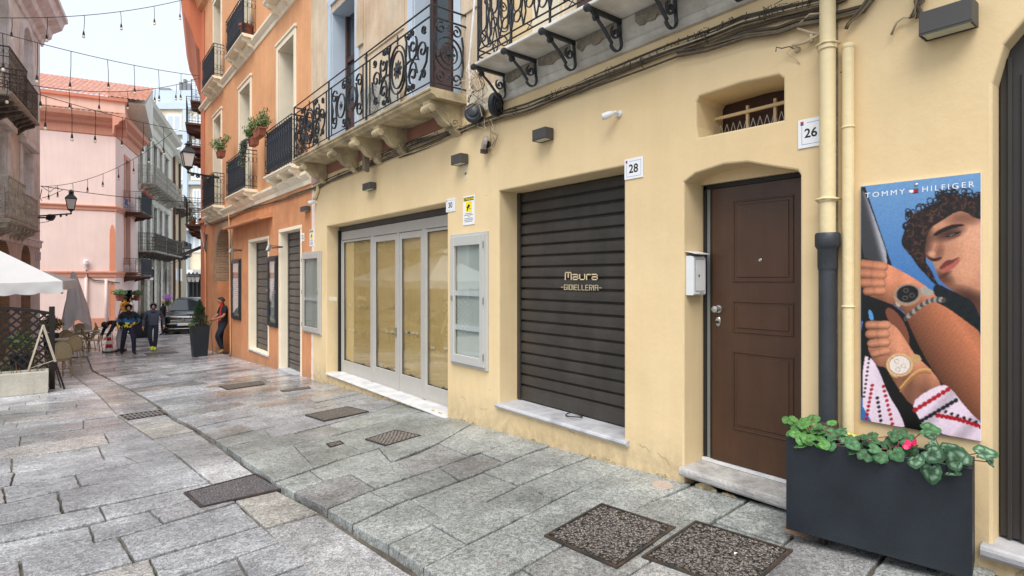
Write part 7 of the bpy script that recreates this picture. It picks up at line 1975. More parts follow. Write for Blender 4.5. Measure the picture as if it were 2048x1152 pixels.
mb = MB(); tiles(mb, PF1, -.3, W1, .6, z_r, -1.6, z_r + .55); mb.build("roof_tiles", [M_tile], PK)
S_ = -1.7
a_r = PF1.px(250, 210, S_)[0]; zt_ = PF1.px(200, 199, S_)[1]
mb = MB(); mb.fbox(PF1, a_r, W1, -7, S_, zc0 + .5, zt_); mb.build("upper_storey", [M_salmon], PK)
zt2 = PF1.px(200, 172, S_ - 3)[1]
mb = MB(); slab_profile(mb, PF1, a_r - .15, W1, [(S_, zt_ - .05), (S_ + .15, zt_), (S_ + .2, zt_ + .16), (S_ - .3, zt_ + .2)]); mb.build("gutter", [M_terra], PK)
mb = MB(); tiles(mb, PF1, a_r - 1.0, W1, S_ + .2, zt_ + .16, S_ - 4.2, zt_ + .16 + 2.05); mb.build("roof_tiles", [M_tile], PK)
mb = MB(); mb.loft([[PF1.p(a_r - .95, S_, zt_), PF1.p(a_r - .95, S_ - 4.2, zt_ + 2.05), PF1.p(a_r - .95, S_ - 4.2, zt_ - 1)], [PF1.p(a_r + .1, S_, zt_), PF1.p(a_r + .1, S_ - 4.2, zt_ + 2.05), PF1.p(a_r + .1, S_ - 4.2, zt_ - 1)]], True); mb.build("gable", [M_whitewall], PK)
b1 = small_balcony(PF2, PF2.px(247, 430)[0], PF2.px(271, 430)[0], PF2.px(260, 428)[1], .9, PK, cover=True, mat_s=M_slabdk, consoles=2, h=1.15)
b2 = small_balcony(PF2, PF2.px(247, 530)[0], PF2.px(271, 530)[0], PF2.px(260, 552)[1], .9, PK, cover=True, mat_s=M_slabdk, consoles=2, h=1.0)
c = PF2.px(255, 400); rt = root("hanging_towel", PF2.p(2.6, .95, c[1]), "blue cloth hanging over the flower filled balcony railing of the pink building", "cloth")
(a0, z1), (a1, z0) = PF2.px(249, 396, .95), PF2.px(256, 412, .95); b = MB()
b.loft([[PF2.p(a0 + (a1 - a0) * k / 8, .95 + .02 * math.sin(k * 2 + j), z1 + (z0 - z1) * j / 4) for k in range(9)] for j in range(5)], False, 0, closed=False); b.build("cloth", [mat("blue cloth", srgb(60, 90, 160), .8)], rt, smooth=True)
rt = root("balcony_flowers", PF2.p(2.6, .85, PF2.px(260, 390)[1]), "row of red flowers along the upper balcony railing of the pink building", "potted plant")
b = MB(); q = random.Random(8); zz = PF2.px(260, 388)[1]
for k in range(9): shrub(b, PF2.p(PF2.px(248, 400)[0] + k * .3, .95, zz), .14, 30, q, .05, m=k % 2)
b.build("blooms", [mat("red flowers", srgb(200, 70, 60), .6), M_leaf], rt)
for i, (x, y0, y1, lab) in enumerate(((173, 555, 655, "white rain pipe nearer the closed umbrella on the pink wall"), (213, 558, 655, "white rain pipe nearer the corner of the pink wall"))):
  (a, z1), (_, z0) = PF1.px(x, y0), PF1.px(x, y1)
  b = MB(); b.tube([PF1.p(a, .08, z1), PF1.p(a, .08, -1.0)], .07, 8); b.build("white_pipe", [mat("white pipe", srgb(232, 216, 210), .6)], loc=PF1.p(a, .08, 0), smooth=True, label=lab, cat="pipe", group="white pipes on the pink wall")
(a, z) = PF1.px(173, 525); b = MB(); b.lathe([(.05, -.1), (.12, -.08), (.12, .1), (.05, .14)], PF1.p(a, .14, z), 10); b.tube([PF1.p(a, .05, z - .1), PF1.p(a, .05, z - .9)], .02, 5); b.build("wall_fitting", [M_white], loc=PF1.p(a, .1, z), label="small white round fitting on the pink wall above the terracotta band", cat="wall fitting")
mb = MB(); mb.tube([PF1.p(PF1.px(x, y)[0], .06, PF1.px(x, y)[1]) for x, y in ((173, 540), (177, 555), (190, 561), (210, 562), (240, 566))], .03, 5); mb.build("wall_cable", [M_cable_dk], loc=PF1.p(3, 0, 3), label="grey cable sagging along the lower band of the pink wall", cat="cable")
# ---------------------------------------------------------------- grey white building with green shutters
GW = root("grey_building", PF2.p(8, 0, 0), "off white building with green shutters, iron balconies and a rough stone ground floor", "building")
G0_, G1_ = E2 + .02, PF2.px(343, 400)[0]
def crop3(x, y): return 230 + x / 3.289, 250 + y / 3.289
def gwin(x0, x1, y0, y1):
  X0, Y0 = crop3(x0, y0); X1, Y1 = crop3(x1, y1); a0, a1 = PF2.px(X0, 500)[0], PF2.px(X1, 500)[0]
  xm = (X0 + X1) / 2; return a0, a1, PF2.px(xm, Y1)[1], PF2.px(xm, Y0)[1]
zt_g = PF2.px(290, 228)[1]
zu = (PF2.px(*crop3(165, 35))[1], PF2.px(*crop3(165, 385))[1]); zl = (PF2.px(*crop3(170, 495))[1], PF2.px(*crop3(170, 828))[1])
colsx = [(150, 176), (205, 226), (250, 271), (290, 306), (326, 346)]
cols = [(PF2.px(crop3(x0, 0)[0], 500)[0], PF2.px(crop3(x1, 0)[0], 500)[0]) for x0, x1 in colsx]
cols[0] = (G0_ + .3, cols[0][1])
holes = []
for a0, a1 in cols:
  holes += [(rect(a0, a1, zu[1], zu[0]), .2, 1), (rect(a0, a1, zl[1], zl[0]), .2, 1)]
zgf = PF2.px(*crop3(165, 838))[1]
mb = MB(); wall(mb, PF2, [(G0_, zgf), (G1_, zgf), (G1_, zt_g), (G0_, zt_g)], holes, 0); mb.build("upper_wall", [M_whitewall, M_greystone], GW)
doorh = [(rect(a, a + 1.0, -1.0, Z(-.1)), .4, 1) for a in (G0_ + .8,)] + [(arch(a, a + 1.0, -1.0, Z(.3), Z(.8), 6), .4, 1) for a in (G0_ + 4.6, G0_ + 7.2, G0_ + 9.6)]
mb = MB(); wall(mb, PF2, [(G0_, -1.2), (G1_, -1.2), (G1_, zgf), (G0_, zgf)], doorh, 0); mb.build("ground_floor_wall", [M_rough, M_rough], GW)
mb = MB(); mb.fbox(PF2, G0_, G1_ + 4, -3, -.42, -1.2, zt_g); mb.fbox(PF2, G0_ + .7, G0_ + 1.9, -.41, -.3, -1.2, Z(-.05), 1); mb.fbox(PF2, G0_, G0_ + .01, -.45, -.002, zgf, zt_g, 1); mb.build("core", [M_dark, M_whitewall], GW)
for a0, a1 in cols:
  for z1, z0 in (zu, zl):
    b = MB(); b.rbox(PF2, a0 - .18, a0 - .01, .001, .05, z0, z1, .01); b.rbox(PF2, a1 + .01, a1 + .18, .001, .05, z0, z1, .01); b.rbox(PF2, a0 - .22, a1 + .22, .001, .12, z1 + .01, z1 + .2, .02)
    wd = b.build("window", [M_greystone], GW)
    b = MB(); b.fbox(PF2, a0 + .01, a1 - .01, -.15, -.10, z0, z1 - .01)
    zz = z0 + .1
    while zz < z1 - .15: b.fbox(PF2, a0 + .1, a1 - .1, -.099, -.085, zz, zz + .05); zz += .12
    b.build("louvre_shutter", [M_green], wd)
for (c0, c1, z) in ((0, 1, zu[1]), (2, 3, zu[1]), (4, 4, zu[1]), (0, 1, zl[1]), (2, 3, zl[1]), (4, 4, zl[1])):
  a0, a1 = cols[c0][0] - .3, cols[c1][1] + .4
  ornate_balcony(PF2, a0, min(a1, G1_ + .3), z + .0, .95, M_oldrail if z > 4 else M_dkrail, GW, 1.1)
for z in (zu[1] - .1,):
  mb = MB(); slab_profile(mb, PF2, G0_, G1_, [(.001, z - .35), (.1, z - .3), (.12, z - .1), (.18, z), (.001, z + .05)]); mb.build("string_course", [M_greystone], GW)
mb = MB(); slab_profile(mb, PF2, G0_ - .3, G1_ + .1, [(0, zt_g - .9), (.08, zt_g - .85), (.1, zt_g - .35), (.3, zt_g - .2), (.35, zt_g), (.7, zt_g + .2), (.8, zt_g + .45), (-.5, zt_g + .6), (-1.5, zt_g + .6), (-1.5, zt_g), (0, zt_g)]); mb.build("cornice", [M_whitewall], GW)
q = random.Random(4); mb = MB()
a = G0_ + 2.6
while a < G1_:
  z = -1.0
  mb = MB(); mb.fbox(PF2, a, a + .75, .001, .02, -1.1, zgf - .2)
  while z < zgf - .3:
    mb.rbox(PF2, a, a + .75, .001, .05, z, z + .34, .02); z += .4
  a += 2.45
  mb.build("rusticated_pier", [M_greystone], GW)
(a, z) = PF2.px(*crop3(190, 975)); rt = root("air_conditioner", PF2.p(a, .3, z), "grey air conditioning unit above the white door of the grey building", "air conditioner")
b = MB(); b.rbox(PF2, a - .5, a + .5, .05, .45, z - .45, z + .4, .03); b.build("casing", [M_whitebox], rt); b = MB(); b.tube([PF2.p(a + .28 * math.cos(t), .47, z + .28 * math.sin(t)) for t in np.linspace(0, 6.28, 16)], .03, 4); b.fbox(PF2, a - .25, a + .25, .455, .46, z - .25, z + .25); b.build("fan_grille", [M_black], rt)
(a, z) = PF2.px(*crop3(345, 990)); rt = root("hanging_laundry", PF2.p(a, .6, z), "white laundry hanging under the lower balconies of the grey building", "laundry")
b = MB();
for k in range(4): b.loft([[PF2.p(a - 1.6 + k * .8 + .7 * u / 4, .8 + .04 * math.sin(u + k), z + .55 - .9 * j / 3 - .1 * (k % 2) * j / 3) for u in range(5)] for j in range(4)], False, k % 3, closed=False)
b.build("cloths", [M_white, M_blueshade, mat("navy cloth", srgb(50, 56, 80), .8)], rt, smooth=True)
# ---------------------------------------------------------------- further buildings down the street
FB = root("far_beige_building", PF2.p(G1_ + 4, 0, 0), "narrow beige building with brown drain pipes beyond the green shuttered one", "building")
H1_ = PF2.px(361, 400)[0]; zf_ = PF2.px(345, 305)[1]
mb = MB(); wall(mb, PF2, [(G1_ + .02, -1.2), (H1_, -1.2), (H1_, zf_), (G1_ + .02, zf_)], [(rect(a, a + 1, z, z + 2.2), .2, 1) for a in np.arange(G1_ + 1.2, H1_ - 1.5, 3.2) for z in (Z(-1.5), Z(2.4), Z(6.2))], 0); mb.build("wall", [mat("far beige plaster", srgb(216, 196, 164), .9, var=.1, vs=.6, streak=.1), M_green], FB)
mb = MB(); mb.fbox(PF2, G1_ + .02, H1_, -8, -.22, -1.2, zf_); slab_profile(mb, PF2, G1_ + .1, H1_ + .1, [(0, zf_ - .4), (.4, zf_ - .2), (.6, zf_ + .2), (-4, zf_ + .8), (-4, zf_), (0, zf_)]); mb.build("core", [M_whitewall], FB)
for k, a in enumerate(np.arange(G1_ + .6, H1_, 3.0)):
  b = MB(); b.tube([PF2.p(a, .12, zf_), PF2.p(a, .12, -1)], .09, 6); b.build("drain_pipe", [M_brownwood], FB)
  for z in (Z(2.1), Z(6)): ornate_balcony(PF2, a + .4, a + 2.2, z, .8, M_dkrail, FB)
FB2 = root("far_end_building", PF2.p(H1_ + 5, 0, 0), "low pale building with a boxy cornice at the far end of the street", "building")
H2_ = PF2.px(373, 500)[0]; z2_ = PF2.px(368, 430)[1]
mb = MB(); mb.fbox(PF2, H1_ + .03, H2_, -8, 0, -1.2, z2_); mb.build("wall", [mat("far tan plaster", srgb(190, 176, 150), .9, var=.12, vs=.6)], FB2)  # one greyish tan plaster tone for the whole wall
mb = MB(); slab_profile(mb, PF2, H1_ - .5, H2_ + .3, [(0, z2_), (.5, z2_ + .2), (.9, z2_ + .6), (.9, z2_ + .9), (-3, z2_ + 1.1), (-3, z2_)]); mb.build("cornice", [M_whitewall], FB2)
mz = 78.0
def mp(x, y): return depth_pt(x, y, mz)
MO = Vector((depth_pt(330, 556, mz).x, depth_pt(330, 556, mz).y)); MFr = Frame(MO, math.degrees(YAW) + 90, side=1)
if MFr.n.dot(-MO) < 0: MFr.n = -MFr.n
MBd = root("modern_building", (MO.x, MO.y, 0), "tall cream and pale blue modern building closing the end of the street", "building")
def mpx(x, y): return MFr.px(x, y)
xl, xr = mpx(262, 400)[0], mpx(470, 400)[0]
mb = MB(); mb.fbox(MFr, xl, xr, -12, 0, -1.5, mpx(330, 215)[1]); mb.build("wall", [M_modern], MBd)
mb = MB(); mb.fbox(MFr, xl + .5, xr, -10, -.5, mpx(330, 215)[1], mpx(330, 178)[1]); mb.fbox(MFr, xl, xr, .001, .3, mpx(330, 219)[1], mpx(330, 207)[1]); mb.build("top_storey", [M_modernblue], MBd)
mb = MB()
for x in (268, 304, 375): mb.fbox(MFr, mpx(x - 4, 400)[0], mpx(x + 5, 400)[0], .002, .7, -1.5, mpx(330, 222)[1])
for y in (268, 320, 367, 415): mb.fbox(MFr, xl, xr, .003, .5, mpx(330, y + 3)[1], mpx(330, y - 3)[1])
mb.fbox(MFr, xl, xr, .004, 1.2, mpx(330, 462)[1], mpx(330, 452)[1])
mb.build("blue_band", [M_modernblue], MBd)
for (x0, x1, y0, y1) in ((333, 364, 229, 262), (345, 368, 280, 312), (383, 402, 280, 312), (383, 402, 330, 360), (345, 368, 330, 360), (386, 403, 378, 408), (386, 403, 425, 448), (274, 298, 229, 262), (274, 298, 280, 312), (376, 402, 468, 505), (372, 384, 229, 262), (386, 403, 229, 262)):
  b = MB(); (a0, z1), (a1, z0) = mpx(x0, y0), mpx(x1, y1); b.fbox(MFr, a0, a1, .004, .12, z0, z1, 0)
  wd = b.build("window", [M_white], MBd); b = MB(); b.fbox(MFr, a0 + .25, (a0 + a1) / 2 - .1, .121, .14, z0 + .25, z1 - .25, 0); b.fbox(MFr, (a0 + a1) / 2 + .1, a1 - .25, .121, .14, z0 + .25, z1 - .25, 0); b.build("pane", [mat("pale curtains behind glass", srgb(196, 206, 214), .3)], wd)
mb = MB(); mb.fbox(MFr, mpx(376, 500)[0], mpx(404, 500)[0], .01, .4, -1.4, mpx(390, 545)[1]); mb.build("dark_entrance", [M_dark], MBd)
mb = MB(); mb.fbox(MFr, mpx(372, 500)[0], mpx(410, 500)[0], .5, 3, mpx(390, 548)[1], mpx(390, 540)[1]); mb.build("entrance_canopy", [M_white], MBd)
an = root("roof_antenna", MFr.p(1, -3, mpx(343, 180)[1]), "telecom mast with grey antenna panels on the modern building's roof", "antenna")
b = MB(); x_, z_ = mpx(344, 180); zt__ = mpx(344, 143)[1]
b.tube([MFr.p(x_, -3, z_ - 3), MFr.p(x_, -3, zt__)], .12, 6); b.build("mast", [M_alu_dk], an)
for dx, dz in ((-.6, .2), (.6, 0), (0, .6)):
  b = MB(); b.fbox(MFr, x_ + dx - .2, x_ + dx + .2, -3.4, -3.0, zt__ - 2.2 + dz, zt__ - .6 + dz); b.build("panel", [M_alu_dk], an)
b = MB(); x_, z_ = mpx(306, 178); b.fbox(MFr, x_ - .7, x_ + .7, -3.5, -2.5, z_ - .5, z_ + 1.0); b.build("roof_box", [M_alu_dk], loc=MFr.p(x_, -3, z_), label="small grey plant box on the modern building's roof", cat="roof box")
pL = depth_pt(374, 514, 42); lantern(pL, "small distant street lantern on an arm near the far end of the street", 1.4, arm=PF2.p(H1_ - 6, .1, pL.z))
for k, x in enumerate((378, 386, 394)):
  pL = depth_pt(x, 566, 60); lantern(pL, ["leftmost", "middle", "rightmost"][k] + " of the three far globe row lanterns before the modern building's entrance", 1.5)
  b = MB(); b.tube([(pL.x, pL.y, ZF + EYE), (pL.x, pL.y, pL.z)], .06, 6); c_ = [o for o in COL.objects if o.name.startswith("street_lantern")][-1]; b.build("lamp_post", [M_iron], c_)
# ---------------------------------------------------------------- parasols of the cafe
def parasol(c, half, hemz, peakz, rz, label, name="cafe_parasol"):
  gz = ground_z(c[0], c[1], LOW)
  rt = root(name, (c[0], c[1], gz), label, "parasol", "white parasols of the cafe")
  def pt(u, v, z): x, y = u * math.cos(rz) - v * math.sin(rz), u * math.sin(rz) + v * math.cos(rz); return Vector((c[0] + x, c[1] + y, z))
  mb = MB(); n = 12
  for s in range(4):
    rings = []
    for k in range(7):
      t = k / 6; row = []
      for j in range(n + 1):
        v = -1 + 2 * j / n; r = half * t; a = s * math.pi / 2
        u_, v_ = r, r * v; x, y = u_ * math.cos(a) - v_ * math.sin(a), u_ * math.sin(a) + v_ * math.cos(a)
        sag = -.12 * math.sin(math.pi * t) * (1 - abs(v)) - .05 * t * (1 - v * v)
        row.append(pt(x, y, peakz + (hemz - peakz) * t + sag))
      rings.append(row)
    mb.loft(rings, False, 0, closed=False)
  can = mb.build("canopy", [M_canvas], rt, smooth=True)
  val = MB()
  for s in range(4):
    a = s * math.pi / 2; N_ = 36; row0, row1, row2 = [], [], []
    for j in range(N_ + 1):
      v = -1 + 2 * j / N_; x, y = half * math.cos(a) - half * v * math.sin(a), half * math.sin(a) + half * v * math.cos(a)
      w = 1 + .012 * math.sin(j * 1.3 + s); sc_ = -.05 * abs(math.sin(j * math.pi / 4))
      z = hemz - .05 * (1 - v * v)
      row0.append(pt(x, y, z)); row1.append(pt(x * w, y * w, z - .12)); row2.append(pt(x * (2 - w), y * (2 - w), z - .22 + sc_ * .6))
    val.loft([row0, row1, row2], False, 0, closed=False)
  val.build("valance", [M_canvas], can, smooth=True)
  cap = MB(); cap.loft([[pt(r * math.cos(R(45 + 90 * k)), r * math.sin(R(45 + 90 * k)), peakz + z) for k in range(4)] for r, z in ((half * .3, -.1), (half * .12, .03), (.02, .08))], True); cap.build("vent_cap", [M_canvas], can)
  p = MB(); p.tube([(c[0], c[1], gz + .08), (c[0], c[1], peakz)], .028, 10); p.build("pole", [M_white], rt, smooth=True)
  for k in range(4):
    b = MB(); e = half * 1.38; b.tube([pt(0, 0, peakz - .1), pt(e * .98 * math.cos(R(45 + 90 * k)), e * .98 * math.sin(R(45 + 90 * k)), hemz - .03)], .012, 5); b.build("rib", [M_white], rt)
  b = MB(); b.box(c[0] - .35, c[0] + .35, c[1] - .35, c[1] + .35, gz, gz + .07); b.lathe([(.05, .07), (.04, .3)], (c[0], c[1], gz), 10); b.build("base", [M_concrete], rt)
hA = EYE + (HY - 562) / FPX * 11.8
parasol((-1.75, 16.4), 1.62, hA, EYE + .95, R(1), "large open white parasol nearest to the camera at the left edge")
parasol((-1.85, 19.5), 1.5, EYE - .05, EYE + .62, R(-28), "second open white parasol behind, its corner near the folded one")
parasol((-4.6, 20.5), 1.5, EYE - .05, EYE + .7, R(-20), "third white parasol deeper in the cafe behind the trellis")
cp_ = depth_pt(147, 556, 21); gz = ground_z(cp_.x, cp_.y)
rt = root("folded_parasol", (cp_.x, cp_.y, gz), "closed grey white parasol hanging in folds in front of the pink wall", "parasol")
b = MB(); K = 26; rings = []
for t in np.linspace(0, 1, 16):
  z = EYE + .24 - t * 2.0; row = []
  for k in range(K):
    a = 2 * math.pi * k / K; r = (.04 + .36 * t ** .75) * (1 + (.28 * math.sin(a * 5 + t * 2.5) + .12 * math.sin(a * 9)) * min(1, t * 1.7))
    if t > .8: r *= 1 + .12 * math.sin(a * 3)
    zz = z - (.25 * math.sin(a * 2 + 1) * t * t)
    row.append(Vector((cp_.x + r * math.cos(a) + .1 * t, cp_.y + r * math.sin(a), zz)))
  rings.append(row)
b.loft(rings, False, 0); b.build("folded_cloth", [M_greycanvas], rt, smooth=True)
b = MB(); b.tube([(cp_.x, cp_.y, gz), (cp_.x, cp_.y, EYE + .22)], .03, 8); b.build("pole", [M_white], rt)
b = MB(); b.box(cp_.x - .3, cp_.x + .3, cp_.y - .3, cp_.y + .3, gz, gz + .08); b.build("base", [M_concrete], rt)
# ---------------------------------------------------------------- trellis, concrete planter, easel
g0_ = ground_pt(97, 790, LOW); yq = g0_.y; gz = ground_z(0, yq, LOW)
rt = root("concrete_planter", (g0_.x - .9, yq + .25, gz), "long weathered concrete planter under the dark trellis", "planter")
PLx = g0_.x; PLh = 45 / FPX * (SS * PLx + CC * yq)
def prect(x0, x1, y0, y1, z): return [Vector((x0, y0, z)), Vector((x1, y0, z)), Vector((x1, y1, z)), Vector((x0, y1, z))]
b = MB(); x0, x1, y0, y1 = PLx - 1.75, PLx, yq, yq + .42
b.loft([prect(x0 + .02, x1 - .02, y0 + .02, y1 - .02, gz), prect(x0 + .01, x1 - .01, y0 + .01, y1 - .01, gz + .02), prect(x0, x1, y0, y1, gz + PLh - .02), prect(x0 + .01, x1 - .01, y0 + .01, y1 - .01, gz + PLh), prect(x0 + .05, x1 - .05, y0 + .05, y1 - .05, gz + PLh), prect(x0 + .06, x1 - .06, y0 + .06, y1 - .06, gz + PLh - .06)], True)
b.build("trough", [M_concrete], rt)
b = MB(); b.box(x0 + .065, x1 - .065, y0 + .065, y1 - .065, gz + PLh - .058, gz + PLh - .04); b.build("soil", [M_soil], rt)
q = random.Random(2); b = MB()
for k in range(26):
  p = Vector((q.uniform(x0 + .1, x1 - .1), q.uniform(y0 + .1, y1 - .1), gz + PLh - .04)); tp = p + Vector((q.uniform(-.06, .06), q.uniform(-.05, .05), q.uniform(.06, .22))); b.tube([p, tp], [.006, .002], 4, k % 3)
b.build("sprouts", [M_leaf2, M_leaf, M_potclay], rt)
tz1 = EYE + (HY - 640) / FPX * (SS * PLx + CC * (yq + .3))
rt = root("wooden_trellis", (PLx - .8, yq + .3, gz), "dark wooden lattice trellis with an arched top edge, behind the concrete planter", "trellis")
ty = yq + .47; xr_ = depth_pt(104, 600, SS * PLx + CC * ty + .05).x; xl_ = xr_ - 1.8
zt_r = EYE + (HY - 615) / FPX * (SS * xr_ + CC * ty); zt_m = zt_r + .02
top = lambda x: zt_r - .12 + .14 * math.sin(math.pi * min(1, max(0, (x - xl_) / (xr_ - xl_))))
b = MB(); b.box(xr_ - .045, xr_ + .045, ty - .03, ty + .03, gz, zt_r + .02); b.build("post", [M_trellis], rt)
b = MB(); b.box(xl_ - .045, xl_ + .045, ty - .03, ty + .03, gz, zt_r + .02); b.build("post", [M_trellis], rt)
b = MB(); xs = np.linspace(xl_ + .045, xr_ - .045, 12)
b.loft([[(x, ty - .02, top(x) - .03), (x, ty + .02, top(x) - .03), (x, ty + .02, top(x) + .03), (x, ty - .02, top(x) + .03)] for x in xs], True); b.box(xl_ + .046, xr_ - .046, ty - .02, ty + .02, gz + .25, gz + .3); b.build("rail", [M_trellis], rt)
b = MB(); zb = gz + .3
for s_ in (-1, 1):
  c = -2.6
  while c < 4.5:
    pts = []
    for t in np.linspace(0, 1, 40):
      x = xl_ + .05 + (xr_ - xl_ - .1) * t; z = zb + (c + s_ * (x - xl_))
      if zb < z < top(x): pts.append((x, ty + .008 * s_, z))
    if len(pts) > 1: b.tube([pts[0], pts[-1]], .01, 4, flat=(.014, .036), up=(0, 1, 0))
    c += .16
b.build("lattice", [M_trellis], rt)
q = random.Random(4)
for k, (x, y, r, lab) in enumerate(((-1.3, ty + .7, .3, "low green shrub in a pot behind the trellis, left one"), (-.75, ty + .9, .28, "low green shrub in a pot behind the trellis, right one"))):
  g_ = ground_z(x, y, LOW); rr = root("potted_shrub", (x, y, g_), lab, "potted plant", "potted shrubs by the cafe")
  b = MB(); shrub(b, (x, y, g_ + .95), r, 260, q, .05); b.build("foliage", [M_leaf], rr); b = MB(); b.lathe([(.16, 0), (.2, .7), (.22, .7), (.2, .72)], (x, y, g_), 12); b.build("pot", [M_planter], rr)
c_ = depth_pt(102, 648, 17.5); g_ = ground_z(c_.x, c_.y); rr = root("potted_shrub", (c_.x, c_.y, g_), "round bright green ball shrub behind the trellis post", "potted plant", "potted shrubs by the cafe")
b = MB(); shrub(b, (c_.x, c_.y, c_.z), .33, 900, q, .04, .9); b.build("foliage", [M_leaf], rr); b = MB(); b.lathe([(.15, 0), (.2, c_.z - .3 - g_), (.18, c_.z - .28 - g_)], (c_.x, c_.y, g_), 12); b.build("pot", [M_planter], rr)
e0 = ground_pt(128, 781, LOW); ey = e0.y; ez = lambda x, y: ground_z(x, y, LOW)
rt = root("wooden_easel", (e0.x - .1, ey, e0.z), "pale wooden A frame easel standing beside the trellis post", "easel")
dz_ = SS * e0.x + CC * ey
dq_ = SS * PLx + CC * yq; ap = depth_pt(86, 650, dq_ + .12); lf_ = depth_pt(56, 742, dq_ + .02); r1 = depth_pt(130, 781, dz_); r2 = depth_pt(122, 775, dz_ + .25)
M_palewood = mat("pale wood", srgb(196, 184, 164), .6, var=.08, vs=6)
b = MB(); b.tube([ap, lf_], .016, 4, flat=(.03, .018)); b.build("leg", [M_palewood], rt)
md = ap.lerp(r1, .55)
b = MB(); b.tube([ap, md], .016, 4, flat=(.04, .02)); b.build("leg", [M_palewood], rt)
b = MB(); b.tube([md, r1], .014, 4, flat=(.03, .018)); b.build("leg", [M_trellis], rt)
b = MB(); b.tube([ap.lerp(r2, .5), r2], .012, 4, flat=(.025, .016)); b.build("leg", [M_brownwood], rt)
b = MB(); b.tube([lf_, lf_ + Vector((-.05, 0, -.22))], .01, 4); b.tube([lf_.lerp(ap, .05), md.lerp(r1, -.05)], .006, 4); b.build("stretcher", [M_palewood], rt)
# ---------------------------------------------------------------- cafe chairs and tables
def make_chair():
  rt = root("cafe_chair", (0, 0, 0), "x", "chair", "wicker cafe chairs")
  b = MB(); out = [(.22 * math.cos(t), .21 * math.sin(t) + .02) for t in np.linspace(0, 2 * math.pi, 21)[:-1]]
  b.prism(out, lambda x, y, d: Vector((x, y, d)), .43, .46); b.build("seat", [M_wicker], rt)
  b = MB(); rings = []
  for j, t in enumerate(np.linspace(-.95, .95, 11)):
    h = .40 * math.sqrt(max(.0, 1 - (t / 1.02) ** 2)) + .02
    x, y = .25 * math.sin(t * 1.1), .21 + .06 * math.cos(t * 1.2) - .02
    rings.append([Vector((x, y + .10 * u, .48 + h * u)) for u in (0, .33, .66, 1)])
  b.loft([[r[k] for r in rings] for k in range(4)], False, 0, closed=False); b.build("backrest", [M_wicker], rt, smooth=True)
  b = MB()
  fr = [Vector((-.24, .10, .46))] + [rings[j][3] for j in range(11)] + [Vector((.24, .10, .46))]; b.tube(fr, .014, 6); b.tube([rings[j][0] for j in range(11)], .010, 5); b.build("back_frame", [M_wickerframe], rt, smooth=True)
  for s_ in (-1, 1):
    b = MB(); b.tube([(.24 * s_, .22, .72), (.29 * s_, .05, .67), (.28 * s_, -.14, .66), (.25 * s_, -.2, .60), (.22 * s_, -.19, .45)], .012, 5); b.build("armrest", [M_wickerframe], rt, smooth=True)
    b = MB(); b.tube([(.19 * s_, -.17, .44), (.21 * s_, -.21, 0)], .013, 5); b.build("leg", [M_wickerframe], rt)
    b = MB(); b.tube([(.19 * s_, .2, .46), (.21 * s_, .26, 0)], .013, 5); b.build("leg", [M_wickerframe], rt)
  return rt
def make_table():
  rt = root("cafe_table", (0, 0, 0), "x", "table", "small cafe tables")
  b = MB(); b.lathe([(.34, .70), (.35, .71), (.35, .73), (.34, .74)], (0, 0, 0), 22); b.build("tabletop", [M_concrete], rt)
  b = MB(); b.lathe([(.03, .03), (.03, .70)], (0, 0, 0), 10); b.build("column", [M_wickerframe], rt)
  for k in range(4):
    b = MB(); t = k * math.pi / 2; b.tube([(0, 0, .1), (.14 * math.cos(t), .14 * math.sin(t), .08), (.27 * math.cos(t), .27 * math.sin(t), .015)], .014, 5); b.build("foot", [M_wickerframe], rt)
  return rt
ch0, tb0 = make_chair(), make_table()
chs = [((112, 758), 200, "wicker chair with rounded back closest to the easel"), ((146, 716), 160, "wicker chair seen from behind between the easel and the folded parasol"), ((135, 735), 210, "wicker chair tucked beside the nearest cafe table"),
     ((170, 702), 250, "wicker chair in front of the folded parasol's foot"), ((188, 705), 100, "wicker chair turned to the right at the far cafe table"), ((212, 690), 80, "wicker chair beside the person bending over the cones"),
     ((160, 692), 180, "wicker chair at the back below the pink wall"), ((60, 762), 20, "wicker chair seen through the trellis, right one"), ((20, 765), 340, "wicker chair seen through the trellis, left one"), ((40, 735), 190, "farther wicker chair seen through the trellis"), ((128, 712), 190, "wicker chair partly hidden behind the trellis post")]
for i, ((x, y), rz, lab) in enumerate(chs):
  p = ground_pt(x, y, LOW); o = ch0 if i == 0 else copy_tree(ch0)
  o.location = (p.x, p.y, p.z + .002); o.rotation_euler = (0, 0, R(rz)); o["label"] = lab
for i, ((x, y), lab) in enumerate((((178, 703), "small round table right of the folded parasol"), ((128, 728), "small round table left of the folded parasol"), ((40, 750), "small round table seen through the trellis"))):
  p = ground_pt(x, y, LOW); o = tb0 if i == 0 else copy_tree(tb0)
  o.location = (p.x + (.0), p.y + .25, p.z); o["label"] = lab
# ---------------------------------------------------------------- traffic cones
def make_cone():
  rt = root("traffic_cone", (0, 0, 0), "x", "traffic cone", "red and white traffic cones")
  b = MB(); H_ = .72
  prof = lambda z: .13 * (1 - z / H_) + .025 * (z / H_)
  cuts = [.035, .15, .28, .40, .52, .62, .72]
  for k in range(6): b.lathe([(prof(cuts[k]), cuts[k]), (prof(cuts[k + 1]), cuts[k + 1])], (0, 0, 0), 18, k % 2)
  b.build("cone_body", [M_white, mat("red cone plastic", srgb(186, 44, 40), .5)], rt)
  b = MB(); b.loft([[Vector((r * math.cos(R(45 + 90 * k)), r * math.sin(R(45 + 90 * k)), z)) for k in range(4)] for r, z in ((.28, 0), (.28, .02), (.2, .035))], True); b.build("base", [M_black], rt)
  return rt
c0 = make_cone()
p = ground_pt(218, 704); c0.location = p; c0["label"] = "traffic cone being lifted by the bending person, left of the pair"
c1_ = copy_tree(c0); p = ground_pt(240, 701); c1_.location = p; c1_["label"] = "traffic cone on the right, between the bending person's legs and the walker"
